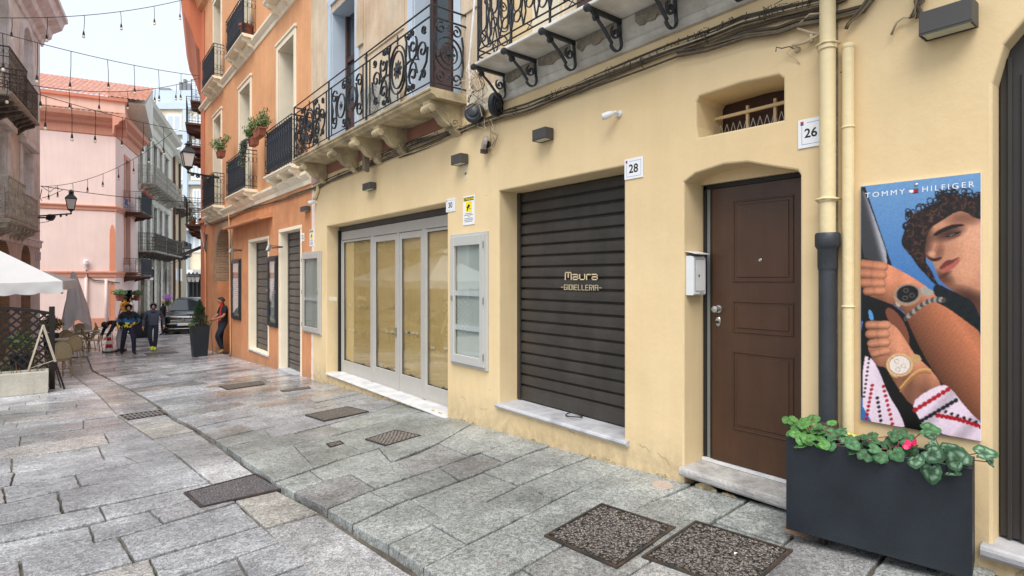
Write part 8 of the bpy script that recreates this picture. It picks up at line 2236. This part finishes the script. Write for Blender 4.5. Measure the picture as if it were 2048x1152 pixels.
# ---------------------------------------------------------------- planters by the street
def tall_planter(p, w0, w1, h, label, rz=0, n=4):
  rt = root("tall_planter", p, label, "planter")
  b = MB(); a0 = R(45) + rz
  rg = lambda r, z: [Vector((p.x + r * math.cos(a0 + 2 * math.pi * k / n), p.y + r * math.sin(a0 + 2 * math.pi * k / n), p.z + z)) for k in range(n)]
  b.loft([rg(w0, 0), rg(w1, h - .01), rg(w1, h), rg(w1 * .93, h), rg(w1 * .9, h - .08)], True); b.build("pot", [M_planter], rt)
  b = MB(); b.loft([rg(w1 * .89, h - .075), rg(w1 * .89, h - .06)], True); b.build("soil", [M_soil], rt)
  return rt
zp = SS * 3.5 + CC * 21.8
p = ground_pt(400, 707); p = depth_pt(399, 707, 17.6); p.z = ground_z(p.x, p.y)
h_ = 62 / FPX * 17.6
rt = tall_planter(p, .27, .36, h_, "tall dark square planter with a pointed conifer at the orange building's corner", 0)
q = random.Random(6); b = MB(); bb = MB()
top_h = 105 / FPX * 17.6 - h_
for _ in range(2600):
  t = q.random() ** .8; r = .27 * (1 - t) ** .7 * q.uniform(.35, 1.08) * (1 + .15 * math.sin(t * 20)); a = q.uniform(0, 6.28)
  c = Vector((p.x + r * math.cos(a), p.y + r * math.sin(a), p.z + h_ - .05 + t * .78)); d = Vector((math.cos(a) * .5, math.sin(a) * .5, 1)).normalized(); w = d.orthogonal().normalized(); w.rotate(Matrix.Rotation(q.uniform(0, 6), 3, d)); L_ = q.uniform(.05, .1)
  b.poly([c - w * .008, c + w * .008, c + d * L_], 0 if q.random() < .8 or t > .5 else 1)
b.build("foliage", [M_conifer, M_conifer_br], rt)
b = MB(); b.tube([(p.x, p.y, p.z + h_ - .06), (p.x, p.y, p.z + h_ + .5)], [.03, .01], 6); b.build("trunk", [M_brownwood], rt)
b = MB(); shrub(b, (p.x - .25, p.y - .2, p.z + h_ + .03), .1, 120, q, .03); b.build("ground_cover", [M_leaf2], rt)
p = depth_pt(281, 667, 24.6); p.z = ground_z(p.x, p.y)
rt = tall_planter(p, .30, .40, .72, "large grey round planter with a grey green shrub behind the hooded walkers", 0, 20)
b = MB()
for _ in range(900):
  a = q.uniform(0, 6.28); e = q.uniform(.1, 1.4); L_ = q.uniform(.25, .62); s0 = Vector((p.x + .2 * math.cos(a) * q.random(), p.y + .2 * math.sin(a), p.z + .68)); d = Vector((math.cos(a) * math.cos(e), math.sin(a) * math.cos(e), math.sin(e))); w = d.orthogonal().normalized() * .009
  b.poly([s0 + d * L_ * .4 - w, s0 + d * L_ * .4 + w, s0 + d * L_])
b.build("foliage", [M_lavender], rt)
for i, (x, lab) in enumerate(((239, "fern in a terracotta pot hanging left of the pink building's dark doorway"), (274, "fern in a terracotta pot hanging right of the pink building's dark doorway"))):
  a, z = PF2.px(x, 596, .35); c = PF2.p(a, .35, z); rt = root("hanging_fern", c, lab, "potted plant", "hanging ferns at the doorway")
  b = MB(); b.lathe([(.12, -.16), (.18, .1), (.2, .1), (.2, .13), (.17, .13)], c, 12); b.build("pot", [M_potclay], rt)
  b = MB(); shrub(b, c + Vector((0, 0, .28)), .36, 380, q, .06, .55); b.build("foliage", [M_leaf2], rt)
  b = MB(); b.tube([c + Vector((0, 0, .1)), PF2.p(a, .01, z + .4)], .012, 4); b.build("hanger", [M_iron], rt)
c = depth_pt(336, 595, 34); g_ = ground_z(c.x, c.y); rt = root("flowering_bush", (c.x, c.y, g_), "purple flowering bush on a stand left of the parked car", "potted plant")
b = MB(); shrub(b, (c.x, c.y, c.z), .3, 320, q, .05, m=0); shrub(b, (c.x, c.y, c.z - .35), .22, 160, q, .06, m=1); b.build("blooms", [M_purple, M_leaf], rt); b = MB(); b.lathe([(.16, 0), (.2, .5), (.16, .52)], (c.x, c.y, g_), 12); b.tube([(c.x, c.y, g_ + .5), (c.x, c.y, c.z - .3)], .03, 5); b.build("pot", [M_potclay], rt)
# ---------------------------------------------------------------- dark grey car, facing the camera
def make_car():
  CM = mat("dark grey car paint", srgb(44, 47, 51), .22, .4, spec=.7, var=.02); CM.node_tree.nodes["Principled BSDF"].inputs["Coat Weight"].default_value = .6
  c = depth_pt(366, 664, 26.0); hd = c.copy(); gz = ground_z(c.x, c.y)
  ang = R(180 - (math.degrees(YAW) - 21))      # nose toward the camera
  rt = root("parked_car", (c.x, c.y, gz), "dark grey car parked facing the camera at the end of the street", "car")
  fx = Vector((-c.x, -c.y, 0)).normalized()    # towards camera
  fx = Matrix.Rotation(R(-9), 3, 'Z') @ fx; rx = Vector((-fx.y, fx.x, 0))
  O = Vector((c.x, c.y, gz))
  P = lambda l, s, z: O + fx * (-l) + rx * s + Vector((0, 0, z))      # l = distance back from the nose, s = sideways
  W_ = .90
  secs = []
  def sec(l, w, zb, zs, zt, wt):
    h = [(w * .82, zb), (w * .97, zb + .08), (w, zb + .25), (w, zs), (w * .97, zs + .06), (wt, zt), (wt * .5, zt + .02)]
    return [P(l, s, z) for s, z in h] + [P(l, -s, z) for s, z in h[::-1]]
  body = [sec(0.0, .66, .32, .58, .66, .55), sec(.04, .80, .24, .68, .78, .66), sec(.16, .88, .2, .74, .88, .74), sec(.5, .91, .2, .84, .96, .78), sec(1.0, .92, .2, .90, 1.02, .78), sec(1.5, .92, .2, .94, 1.04, .78), sec(3.4, .92, .2, .96, 1.05, .8), sec(4.1, .9, .24, .96, 1.05, .76), sec(4.35, .8, .35, .9, 1.0, .6)]
  b = MB(); b.loft(body, True); b.build("body", [CM], rt, smooth=True, angle=50)
  cab = lambda l, w0, z0, w1, z1: [P(l, w0, z0), P(l, w1, z1), P(l, w1 * .5, z1 + .025), P(l, -w1 * .5, z1 + .025), P(l, -w1, z1), P(l, -w0, z0)]
  b = MB(); b.loft([[P(1.0, .80, 1.0), P(1.75, .62, 1.57), P(1.75, .3, 1.60), P(1.75, -.3, 1.60), P(1.75, -.62, 1.57), P(1.0, -.80, 1.0)], cab(3.2, .80, 1.02, .62, 1.58), cab(4.2, .76, 1.02, .55, 1.45)], True); b.build("cabin", [CM], rt, smooth=True, angle=40)
  lerpP = lambda l0, w0, z0, l1, w1, z1, t: (l0 + (l1 - l0) * t, w0 + (w1 - w0) * t, z0 + (z1 - z0) * t)
  b = MB(); f = lambda t, s: (lambda q_: P(q_[0] - .012, q_[1] * s, q_[2] + .012))(lerpP(1.0, .74, 1.0, 1.75, .57, 1.57, t))
  b.loft([[f(t, s) for s in np.linspace(-1, 1, 9)] for t in (.08, .5, .93)], False, 0, closed=False); b.build("windscreen", [M_darkglass], rt, smooth=True)
  for s in (-1, 1):
    b = MB(); b.poly([P(1.45, s * .765, 1.08), P(1.95, s * .66, 1.5), P(3.1, s * .66, 1.51), P(3.2, s * .80, 1.08)]); b.build("side_window", [M_darkglass], rt)
    b = MB(); b.loft([[P(.10, s * .56, .74), P(.04, s * .56, .66), P(.10, s * .70, .65), P(.22, s * .84, .68), P(.40, s * .90, .80), P(.30, s * .86, .84)], [P(.07, s * .56, .735), P(.015, s * .56, .66), P(.06, s * .71, .65), P(.19, s * .855, .68), P(.38, s * .92, .80), P(.28, s * .87, .845)]], True); b.build("headlight", [mat("headlight glass", srgb(196, 202, 208), .12, .3)], rt)
    b = MB(); b.sphere(P(1.35, s * 1.02, 1.08), .11, 10, 0, (1, 1, .7)); b.tube([P(1.35, s * .9, 1.04), P(1.35, s * 1.0, 1.06)], .03, 5); b.build("wing_mirror", [CM], rt, smooth=True)
    b = MB(); b.lathe([(.04, 0), (.05, .01), (.001, .012)], P(.03, s * .66, .36), 10, axis=fx); b.build("fog_lamp", [M_lampglass], rt)
    for l in (.85, 3.45):
      cc = P(l, s * .80, .32)
      t_ = MB(); t_.lathe([(.20, -.11), (.29, -.11), (.32, -.08), (.32, .08), (.29, .11), (.20, .11)], cc, 22, axis=rx); wh = t_.build("wheel", [M_tyre], rt, smooth=True, angle=40)
      r_ = MB(); r_.lathe([(.2, -.1), (.2, .1), (.16, .09), (.04, .07), (.001, .07)], cc, 18, axis=rx * s); r_.build("rim", [M_brass], wh)
  b = MB(); b.loft([[P(-.002, s * w, z) for s in (-1, -.5, 0, .5, 1)] for w, z in ((.52, .50), (.56, .56), (.54, .66))], False, 0, closed=False); b.loft([[P(.0, s * w, z) for s in (-1, -.5, 0, .5, 1)] for w, z in ((.58, .26), (.62, .36), (.6, .42))], False, 0, closed=False); b.build("grille", [M_black], rt)
  b = MB()
  for z in (.52, .565, .61, .655): b.tube([P(-.008, s, z) for s in np.linspace(-.52, .52, 5)], .006, 4)
  b.tube([P(-.012, s, .26) for s in np.linspace(-.6, .6, 5)], .012, 4); b.tube([P(-.01, s, .485) for s in np.linspace(-.66, .66, 5)], .014, 4); b.build("chrome_trim", [M_brass], rt)
  b = MB(); b.lathe([(.06, 0), (.06, .008), (.001, .01)], P(-.012, 0, .68), 16, axis=fx); b.build("badge", [M_brass], rt)
  b = MB(); b.loft([[P(-.015, s * .26, z) for s in (-1, 1)] for z in (.40, .51)], False, 0, closed=False); b.loft([[P(-.017, s_, z) for s_ in (-.26, -.22)] for z in (.40, .51)], False, 1, closed=False); b.loft([[P(-.017, s_, z) for s_ in (.22, .26)] for z in (.40, .51)], False, 1, closed=False); b.build("number_plate", [M_white, mat("plate blue", srgb(50, 80, 180), .5)], rt)
  b = MB(); b.box8([P(.0, -.85, .12), P(.0, .85, .12), P(4.2, .8, .12), P(4.2, -.8, .12), P(.0, -.8, .3), P(.0, .8, .3), P(4.2, .75, .3), P(4.2, -.75, .3)]); b.build("underbody", [M_black], rt)
  for s in (-1, 1):
    b = MB(); b.tube([P(1.9, s * .56, 1.62), P(3.9, s * .52, 1.58)], .015, 5); b.build("roof_rail", [M_black], rt)
make_car()
# ---------------------------------------------------------------- string lights across the street
def string_light(pA, pB, bulbs, label, sag=.0, drop=.28, mids=()):
  """pA, pB: end points in space; bulbs: parameters along it; mids: (t, extra z)"""
  rt = root("string_light", pA.lerp(pB, .5), label, "string light", "festoon string lights over the street")
  def at(t):
    v = pA.lerp(pB, t); v.z -= sag * 4 * t * (1 - t); return v
  n = 50; b = MB(); b.tube([at(k / n) for k in range(n + 1)], .009, 4); b.build("wire", [M_socket], rt)
  q = random.Random(int(pA.z * 100))
  for t in bulbs:
    p = at(t); d = drop * q.uniform(.85, 1.15); s = .9 + .1 * q.random()
    l = MB(); e = p + Vector((q.uniform(-.02, .02), q.uniform(-.02, .02), -d)); l.tube([p, p.lerp(e, .5) + Vector((.008, 0, 0)), e], .007, 4); l.lathe([(.012, .02), (.022, -.02), (.03, -.10), (.024, -.095)], e, 8); so = l.build("bulb_socket", [M_socket], rt)
    bb = MB(); bb.lathe([(.018, -.09), (.024, -.105), (.035, -.13), (.035, -.15), (.024, -.172), (.001, -.18)], e, 10); bb.build("bulb", [M_bulb], so, smooth=True)
def line_t(x0, x1, z0, z1, xs):
  """parameters on the line whose pixels are xs (perspective corrected)"""
  out = []
  for x in xs:
    w = (x - x0) / (x1 - x0); out.append(w * z0 / (w * z0 + (1 - w) * z1))
  return out
DL, DR = 15.0, 13.0
def SL(x0, y0, d0, x1, y1, d1, xs, label, sag=0.0, drop=.3): string_light(depth_pt(x0, y0, d0), depth_pt(x1, y1, d1), line_t(x0, x1, d0, d1, xs), label, sag, drop)
SL(-60, 34, 13, 372, -2, 18.5, [24, 95, 169, 241, 308, 360], "topmost festoon string with bulbs against the white sky", .22, .42)
SL(-40, 54, 12, 400, 152, 19.5, [5, 75, 142, 215, 268, 317, 362], "second festoon string slanting down to the right over the roofs", .12, .75)
SL(-40, 150, 13, 400, 156, 21, [15, 79, 138, 198, 255, 310, 353], "nearly level festoon string in front of the upper tiled roof", .45, .35)
SL(-40, 152, 12, 400, 268, 21, [92, 143, 191, 245, 287, 327], "festoon string with long drops crossing the pink facade", .12, .75)
SL(82, 373, 20.5, 345, 265, 19, [97, 115, 145, 175, 206, 236, 266, 297, 326], "low festoon string rising from the beige building corner across the pink wall", .45, .3)
b = MB(); pa, pb = depth_pt(82, 372, 20.5), depth_pt(415, 405, 21.5)
b.tube([pa.lerp(pb, t) - Vector((0, 0, .35 * 4 * t * (1 - t) * .3)) for t in np.linspace(0, 1, 30)], .012, 4)
b.tube([pa, depth_pt(100, 384, 20.4), depth_pt(112, 374, 20.3), depth_pt(125, 380, 20.3), depth_pt(100, 392, 20.4), depth_pt(84, 396, 20.5)], .012, 4)
b.tube([depth_pt(84, 378, 20.5), depth_pt(80, 395, 20.5), depth_pt(84, 402, 20.5)], .012, 4)
b.build("overhead_wire", [M_socket], loc=pa, label="bare black wire with a tangled loop stretched from the beige building corner to the right", cat="wire")
# ---------------------------------------------------------------- people
def skin_mesh(nodes, edges, rootn, levels=2):
  """continuous surface grown round a joint skeleton"""
  names = list(nodes); me = bpy.data.meshes.new("sk")
  me.from_pydata([nodes[n][0] for n in names], [(names.index(a), names.index(b)) for a, b in edges], [])
  ob = bpy.data.objects.new("sk", me); COL.objects.link(ob)
  md = ob.modifiers.new("s", 'SKIN')
  if not me.skin_vertices: me.skin_vertices.new()
  for i, n in enumerate(names):
    r = nodes[n][1]; r = r if isinstance(r, tuple) else (r, r)
    me.skin_vertices[0].data[i].radius = r; me.skin_vertices[0].data[i].use_root = (n == rootn)
  md.use_smooth_shade = True
  sd = ob.modifiers.new("d", 'SUBSURF'); sd.levels = levels; sd.render_levels = levels
  dg = bpy.context.evaluated_depsgraph_get(); dg.update()
  out = bpy.data.meshes.new_from_object(ob.evaluated_get(dg))
  bpy.data.objects.remove(ob); bpy.data.meshes.remove(me)
  return out
def seg_d(p, a, b):
  ab = b - a; t = max(0, min(1, (p - a).dot(ab) / max(ab.length_squared, 1e-9))); return (p - a - ab * t).length
def person(label, loc, face, J, mats, sc=1.0, sleeves='long', hood=None, hair=None, shoe=None, build_=1.0):
  """J: joint overrides (x right, y front, z up, metres for a 1.75 m figure). face = world direction angle (deg, from +Y clockwise)"""
  D = dict(pelvis=(0, 0, .95), waist=(0, .0, 1.10), chest=(0, .0, 1.30), neckb=(0, -.01, 1.47), neck=(0, .005, 1.54), skull=(0, .01, 1.63), crown=(0, .0, 1.70),
       jaw=(0, .055, 1.575),
       hipL=(-.095, 0, .92), kneeL=(-.10, .02, .50), ankL=(-.10, -.02, .09), toeL=(-.11, .15, .035), hipR=(.095, 0, .92), kneeR=(.10, .02, .50), ankR=(.10, -.02, .09), toeR=(.11, .15, .035),
       shL=(-.185, -.01, 1.43), elL=(-.25, -.03, 1.14), wrL=(-.27, .05, .90), shR=(.185, -.01, 1.43), elR=(.25, -.03, 1.14), wrR=(.27, .05, .90))
  D.update(J); D = {k: Vector(v) for k, v in D.items()}
  rad = dict(pelvis=(.15, .115), waist=(.135, .10), chest=(.165, .115), neckb=.075, neck=.052, skull=(.074, .088), crown=(.055, .065), jaw=.045, hipL=.092, kneeL=.062, ankL=.042, toeL=.035, hipR=.092, kneeR=.062, ankR=.042, toeR=.035, shL=.062, elL=.044, wrL=.029, shR=.062, elR=.044, wrR=.029)
  if sleeves == 'long':
    for k in ('shL', 'shR'): rad[k] = .075
    for k in ('elL', 'elR'): rad[k] = .058
    for k in ('wrL', 'wrR'): rad[k] = .042
    rad['chest'] = (.185, .135); rad['waist'] = (.165, .125)
  for k in ('kneeL', 'kneeR'): rad[k] = .078
  for k in ('ankL', 'ankR'): rad[k] = .062
  rad = {k: (tuple(x * build_ for x in v) if isinstance(v, tuple) else v * (build_ if k in ('pelvis', 'waist', 'chest', 'hipL', 'hipR') else 1)) for k, v in rad.items()}
  nodes = {k: (D[k], rad[k]) for k in D}
  edges = [('pelvis', 'waist'), ('waist', 'chest'), ('chest', 'neckb'), ('neckb', 'neck'), ('neck', 'skull'), ('skull', 'crown'), ('skull', 'jaw')]
  for s in 'LR': edges += [('pelvis', 'hip' + s), ('hip' + s, 'knee' + s), ('knee' + s, 'ank' + s), ('ank' + s, 'toe' + s), ('chest', 'sh' + s), ('sh' + s, 'el' + s), ('el' + s, 'wr' + s)]
  for s in 'LR':
    w, e = D['wr' + s], D['el' + s]; d = (w - e).normalized(); sx = -1 if s == 'L' else 1
    side = d.cross(Vector((sx, 0, 0))); side = side.normalized() if side.length > .1 else Vector((0, 1, 0))
    curl = Vector((-sx, 0, 0)) - d * Vector((-sx, 0, 0)).dot(d); curl = curl.normalized() if curl.length > .1 else Vector((0, 0, -1))
    pm = w + d * .065; nodes['palm' + s] = (pm, (.034, .02)); edges.append(('wr' + s, 'palm' + s))
    for k, (off, ln) in enumerate(((.028, .07), (.010, .08), (-.010, .074), (-.028, .058))):
      a = pm + side * off + d * .018; b_ = a + d * ln * .5 + curl * .008; c_ = b_ + d * ln * .35 + curl * .028
      for j, v in enumerate((a, b_, c_)): nodes['f%s%d%d' % (s, k, j)] = (v, .0085)
      edges += [('palm' + s, 'f%s%d0' % (s, k)), ('f%s%d0' % (s, k), 'f%s%d1' % (s, k)), ('f%s%d1' % (s, k), 'f%s%d2' % (s, k))]
    t0 = w + d * .03 + side * .03; t1 = t0 + d * .03 + side * .025 + curl * .01; t2 = t1 + d * .025 + curl * .012
    for j, v in enumerate((t0, t1, t2)): nodes['t%s%d' % (s, j)] = (v, .0095)
    edges += [('palm' + s, 't%s0' % s), ('t%s0' % s, 't%s1' % s), ('t%s1' % s, 't%s2' % s)]
  me = skin_mesh(nodes, edges, 'pelvis', 2)
  order = ['top', 'legs', 'skin', 'shoe', 'extra', 'extra2']
  for k in order: me.materials.append(mats.get(k, mats['top']))
  bones = [(a, b_) for a, b_ in edges if a in D and b_ in D]
  def cls(p):
    best, bn = 9, None
    for a, b_ in bones:
      dd = seg_d(p, D[a], D[b_]) / (rad[a] if not isinstance(rad[a], tuple) else rad[a][0])
      if dd < best: best, bn = dd, (a, b_)
    a, b_ = bn
    if b_ in ('skull', 'crown', 'jaw', 'neck'): return 2
    if b_.startswith('toe'): return 3
    if b_.startswith('ank'): return 1 if p.z > D[b_].z + .05 or (p - D[b_]).length > .09 else 3
    if b_.startswith('knee') or b_.startswith('hip'): return 1
    if a == 'pelvis' and b_ == 'waist': return 1 if (p - D['waist']).length > (D['pelvis'] - D['waist']).length * .9 else 0
    if b_.startswith('wr'):
      if sleeves == 'long': return 2 if (p - D[b_]).dot((D[b_] - D[a]).normalized()) > .0 else 0
      return 2
    if b_.startswith('el') and sleeves == 'short':
      t = (p - D[a]).dot(D[b_] - D[a]) / (D[b_] - D[a]).length_squared; return 2 if t > .75 else 0
    return 0
  mi = []
  for pl in me.polygons:
    c = pl.center; k = cls(c)
    hand_ = False
    for s_ in 'LR':
      ax_ = (D['wr' + s_] - D['el' + s_]).normalized(); v_ = c - D['wr' + s_]; u_ = v_.dot(ax_)
      if .005 < u_ < .2 and (v_ - ax_ * u_).length < .065: k = 2; hand_ = True
    if k == 1 and not hand_ and c.z > .97 and abs(c.x) < .3 and D['chest'].z > 1.2: k = 0
    if k == 0 and 'pattern' in mats: k = mats['pattern'](c)
    mi.append(k)
  me.polygons.foreach_set("material_index", mi); me.polygons.foreach_set("use_smooth", [True] * len(me.polygons))
  rt = root("person", loc, label, "person"); rt.rotation_euler = (0, 0, -R(face)); rt.scale = (sc, sc, sc)
  bd = bpy.data.objects.new("body", me); COL.objects.link(bd); bd.parent = rt; me.name = "body"
  hd = D['skull']; up = (D['crown'] - D['neck']).normalized(); fw = (D['jaw'] - D['skull']); fw = (fw - up * fw.dot(up)).normalized(); rt_ = fw.cross(up)
  def local(name, mb, m, smooth=True):
    me_ = bpy.data.meshes.new(name); me_.from_pydata([tuple(v) for v in mb.v], [], mb.f)
    for x in m: me_.materials.append(x)
    me_.polygons.foreach_set("material_index", mb.m); me_.polygons.foreach_set("use_smooth", [smooth] * len(mb.f))
    o = bpy.data.objects.new(name, me_); COL.objects.link(o); o.parent = rt; return o
  b = MB(); b.loft([[hd + fw * f_ + up * u_ + rt_ * s_ * w_ for s_ in (-1, -.4, .4, 1)] for f_, u_, w_ in ((.080, .01, .006), (.098, -.02, .010), (.108, -.032, .014), (.085, -.045, .012))], False, 0, closed=False); local("nose", b, [mats['skin']])
  for s_ in (-1, 1):
    b = MB(); b.sphere(hd + fw * .076 + up * .006 + rt_ * s_ * .03, .012, 8, 0, (1, 1, .6)); local("eye", b, [M_black])
    b = MB(); b.sphere(hd + rt_ * s_ * .078 - up * .01, .02, 8, 0, (.5, 1, 1.5)); local("ear", b, [mats['skin']])
  b = MB(); b.sphere(hd + fw * .082 - up * .062, .018, 8, 0, (1.2, .6, .35)); local("mouth", b, [mat("lips", srgb(150, 84, 78), .6)])
  if hair or hood:
    m_ = hood or hair; b = MB(); rings = []; big = 1.16 if hood else 1.08
    N_ = 16
    for th in np.linspace(0.08, 1.0, 7):
      row = []
      for k in range(N_):
        a = 2 * math.pi * k / N_; dv = rt_ * math.cos(a) + fw * math.sin(a)
        front = max(0, math.sin(a)); lim = 1 - (.66 if hood else .66) * front ** .6
        t = th * lim * (2.35 if hood else 1.9)
        r = .098 * big
        row.append(hd + up * (.02 + r * 1.05 * math.cos(t)) + dv * r * math.sin(t) * (1.0 if abs(math.cos(a)) > .7 else 1.05) - fw * .008)
      rings.append(row)
    b.loft(rings, False, 0); i = len(b.v) - N_ * 7; b.f.append([i + k for k in range(N_)]); b.m.append(0)
    if hood: b.tube([rings[-1][k] for k in range(N_)], .011, 6, closed=True); b.lathe([(.10, -.06), (.12, -.02), (.11, .03)], D['neckb'], 14, axis=up)
    local("hood" if hood else "hair", b, [m_])
  return rt, D, local
q = random.Random(3)
Mk = mat("black cotton", srgb(30, 32, 40), .9, var=.2, vs=14, bump=.3, bs=30); Mnavy = mat("dark navy cloth", srgb(38, 44, 62), .9, var=.2, vs=12, bump=.3, bs=30); Mslate = mat("slate hoodie cloth", srgb(72, 80, 98), .9, var=.15, vs=12, bump=.3, bs=30)
Mblue = mat("blue print cloth", srgb(20, 106, 170), .9); Myel = mat("yellow print cloth", srgb(226, 214, 60), .9); Mcream_ = mat("pale trousers", srgb(206, 204, 212), .9, var=.06); Mmust = mat("mustard shirt", srgb(200, 140, 40), .9); Mredc = mat("red braces cloth", srgb(214, 40, 46), .85); Msneak = mat("yellow black sneakers", srgb(206, 220, 60), .6)
def feet(px_, py_, low=LOW): return ground_pt(px_, py_, low)
def pat(c):
  n_ = math.sin(c.x * 41 + c.z * 23) + math.sin(c.z * 57 - c.x * 17 + c.y * 30)
  if c.z > 1.26: return 0
  if c.z > 1.14: return 4 if n_ > -1.0 else 0
  return 5 if n_ > -.1 else 0
camdir = lambda p: math.degrees(math.atan2(-p.x, -p.y))
p = feet(257, 710, 0.02)
sp1 = 102 / FPX * (SS * p.x + CC * p.y) / 1.76
person("person walking in a black hooded sweater with blue and yellow splashes", p, camdir(p) - 8, dict(hipL=(-.09, .0, .92), kneeL=(-.13, .14, .53), ankL=(-.15, .05, .10), toeL=(-.17, .22, .05), kneeR=(.14, -.06, .50), ankR=(.16, -.30, .12), toeR=(.17, -.14, .03),
     elL=(-.30, .02, 1.17), wrL=(-.12, .22, 1.08), elR=(.30, -.02, 1.16), wrR=(.30, .16, .97)), dict(top=Mk, legs=Mnavy, skin=M_skin, shoe=M_black, extra=Mblue, extra2=Myel, pattern=pat), sp1, hood=Mk)
p = feet(307, 702, 0.02)
sp2 = 96 / FPX * (SS * p.x + CC * p.y) / 1.76
rt, D, loc_ = person("person walking in a plain slate hoodie with yellow soled sneakers", p, camdir(p) + 6, dict(kneeL=(-.08, .08, .51), ankL=(-.04, .02, .10), toeL=(-.05, .18, .05), kneeR=(.10, .16, .53), ankR=(.03, .10, .14), toeR=(.03, .26, .06), hipL=(-.09, 0, .92), elL=(-.30, -.10, 1.18), wrL=(-.33, .04, .93), elR=(.30, -.06, 1.16), wrR=(.31, .08, .90)), dict(top=Mslate, legs=Mnavy, skin=M_skin, shoe=Msneak), sp2, hood=Mslate)
p = feet(236, 706, 0.0)
s3 = 1.0
person("person in black bending down to a traffic cone, in pale grey trousers", p, camdir(p) + 62, dict(pelvis=(0, -.18, .92), waist=(0, -.06, 1.04), chest=(0, .12, 1.14), neckb=(0, .27, 1.12), neck=(0, .32, 1.09), skull=(0, .40, 1.04), crown=(0, .46, 1.02), jaw=(0, .41, .97),
     hipL=(-.09, -.18, .90), hipR=(.09, -.18, .90), kneeL=(-.11, -.10, .5), kneeR=(.11, -.06, .5), ankL=(-.12, -.18, .09), ankR=(.12, -.12, .09), toeL=(-.12, -.02, .035), toeR=(.12, .04, .035), shL=(-.18, .2, 1.10), shR=(.18, .2, 1.10), elL=(-.22, .33, .86), elR=(.22, .34, .86), wrL=(-.16, .44, .64), wrR=(.16, .44, .64)), dict(top=Mk, legs=Mcream_, skin=M_skin, shoe=M_black), .98, hair=mat("dark hair", srgb(40, 32, 28), .8))
p = feet(252, 668, 0)
p = depth_pt(250, 660, 26.5); p.z = ground_z(p.x, p.y)
person("person in a mustard shirt standing near the dark doorway of the pink building", p, camdir(p) + 140, dict(elR=(.27, .06, 1.18), wrR=(.16, .26, 1.22)), dict(top=Mmust, legs=Mnavy, skin=M_skin2, shoe=M_black), 1.0, sleeves='short', hair=mat("dark hair", srgb(40, 32, 28), .8))
p = depth_pt(263, 662, 26.0); p.z = ground_z(p.x, p.y)
person("person in a white top facing the doorway, half hidden behind the walkers", p, camdir(p) + 90, dict(elL=(-.25, .1, 1.2), wrL=(-.16, .33, 1.24), elR=(.25, .1, 1.2), wrR=(.14, .34, 1.22)), dict(top=M_canvas, legs=Mcream_, skin=M_skin2, shoe=M_black), .98, sleeves='short', hair=mat("dark hair", srgb(40, 32, 28), .8))
p = depth_pt(326, 668, 25.5); p.z = ground_z(p.x, p.y)
person("fair haired person in dark clothes behind the slate hoodie walker, beside the car", p, camdir(p) + 100, {}, dict(top=Mk, legs=Mk, skin=M_skin, shoe=M_black), .9, hair=mat("fair hair", srgb(180, 140, 104), .8))
zn = 16.9; p = depth_pt(446, 706, zn); p = Vector((3.98, F0.px(446, 706, -.08)[0], 0)); p.z = ground_z(p.x, p.y)
dpt = SS * p.x + CC * p.y; s4 = 109 / FPX * dpt / 1.74
def pat4(c): return 4 if (c.y > .02 and abs(c.x + .02) < .055 and c.z > 1.05) or (c.y > .0 and abs(c.x) < .1 and 1.02 < c.z < 1.14) else 0
rt, D, loc_ = person("person in a black and red T-shirt leaning on a stick in the orange wall niche", p, 205 + 55, dict(hipL=(-.09, 0, .92), kneeL=(-.12, .22, .55), ankL=(-.1, .04, .10), toeL=(-.12, .2, .04), kneeR=(.1, .04, .5), ankR=(.1, .0, .09), toeR=(.1, .16, .035), skull=(0, .06, 1.62), crown=(0, .05, 1.69), jaw=(0, .11, 1.565), neck=(0, .03, 1.53),
     elL=(-.27, .08, 1.17), wrL=(-.10, .30, 1.07), elR=(.27, .06, 1.17), wrR=(.06, .29, 1.07)), dict(top=Mk, legs=Mnavy, skin=M_skin2, shoe=mat("tan suede shoes", srgb(176, 142, 90), .8), extra=Mredc, pattern=pat4), s4 * 1.03, sleeves='short', hair=mat("dark grey hair", srgb(56, 50, 48), .8), build_=1.22)
rl = Matrix.Rotation(-R(260), 3, 'Z'); h_ = rl @ (Vector((-.02, .38, 1.07)) * s4) + p; f_ = rl @ (Vector((.0, .30, 0)) * s4) + p; f_.z = ground_z(f_.x, f_.y)
b = MB(); b.tube([h_ + Vector((0, 0, .06)), h_, f_], [.016, .014, .011], 7); b.build("walking_stick", [M_palewood], loc=f_, smooth=True, label="pale wooden walking stick held by the person in the niche", cat="walking stick")
wr = rl @ (D['wrR'] * s4) + p; b = MB(); b.lathe([(.034, -.012), (.036, 0), (.034, .012)], wr, 12, axis=rl @ (D['wrR'] - D['elR'])); b.build("wrist_watch", [M_brass], loc=wr, label="metal wristwatch on the arm of the person with the stick", cat="watch")
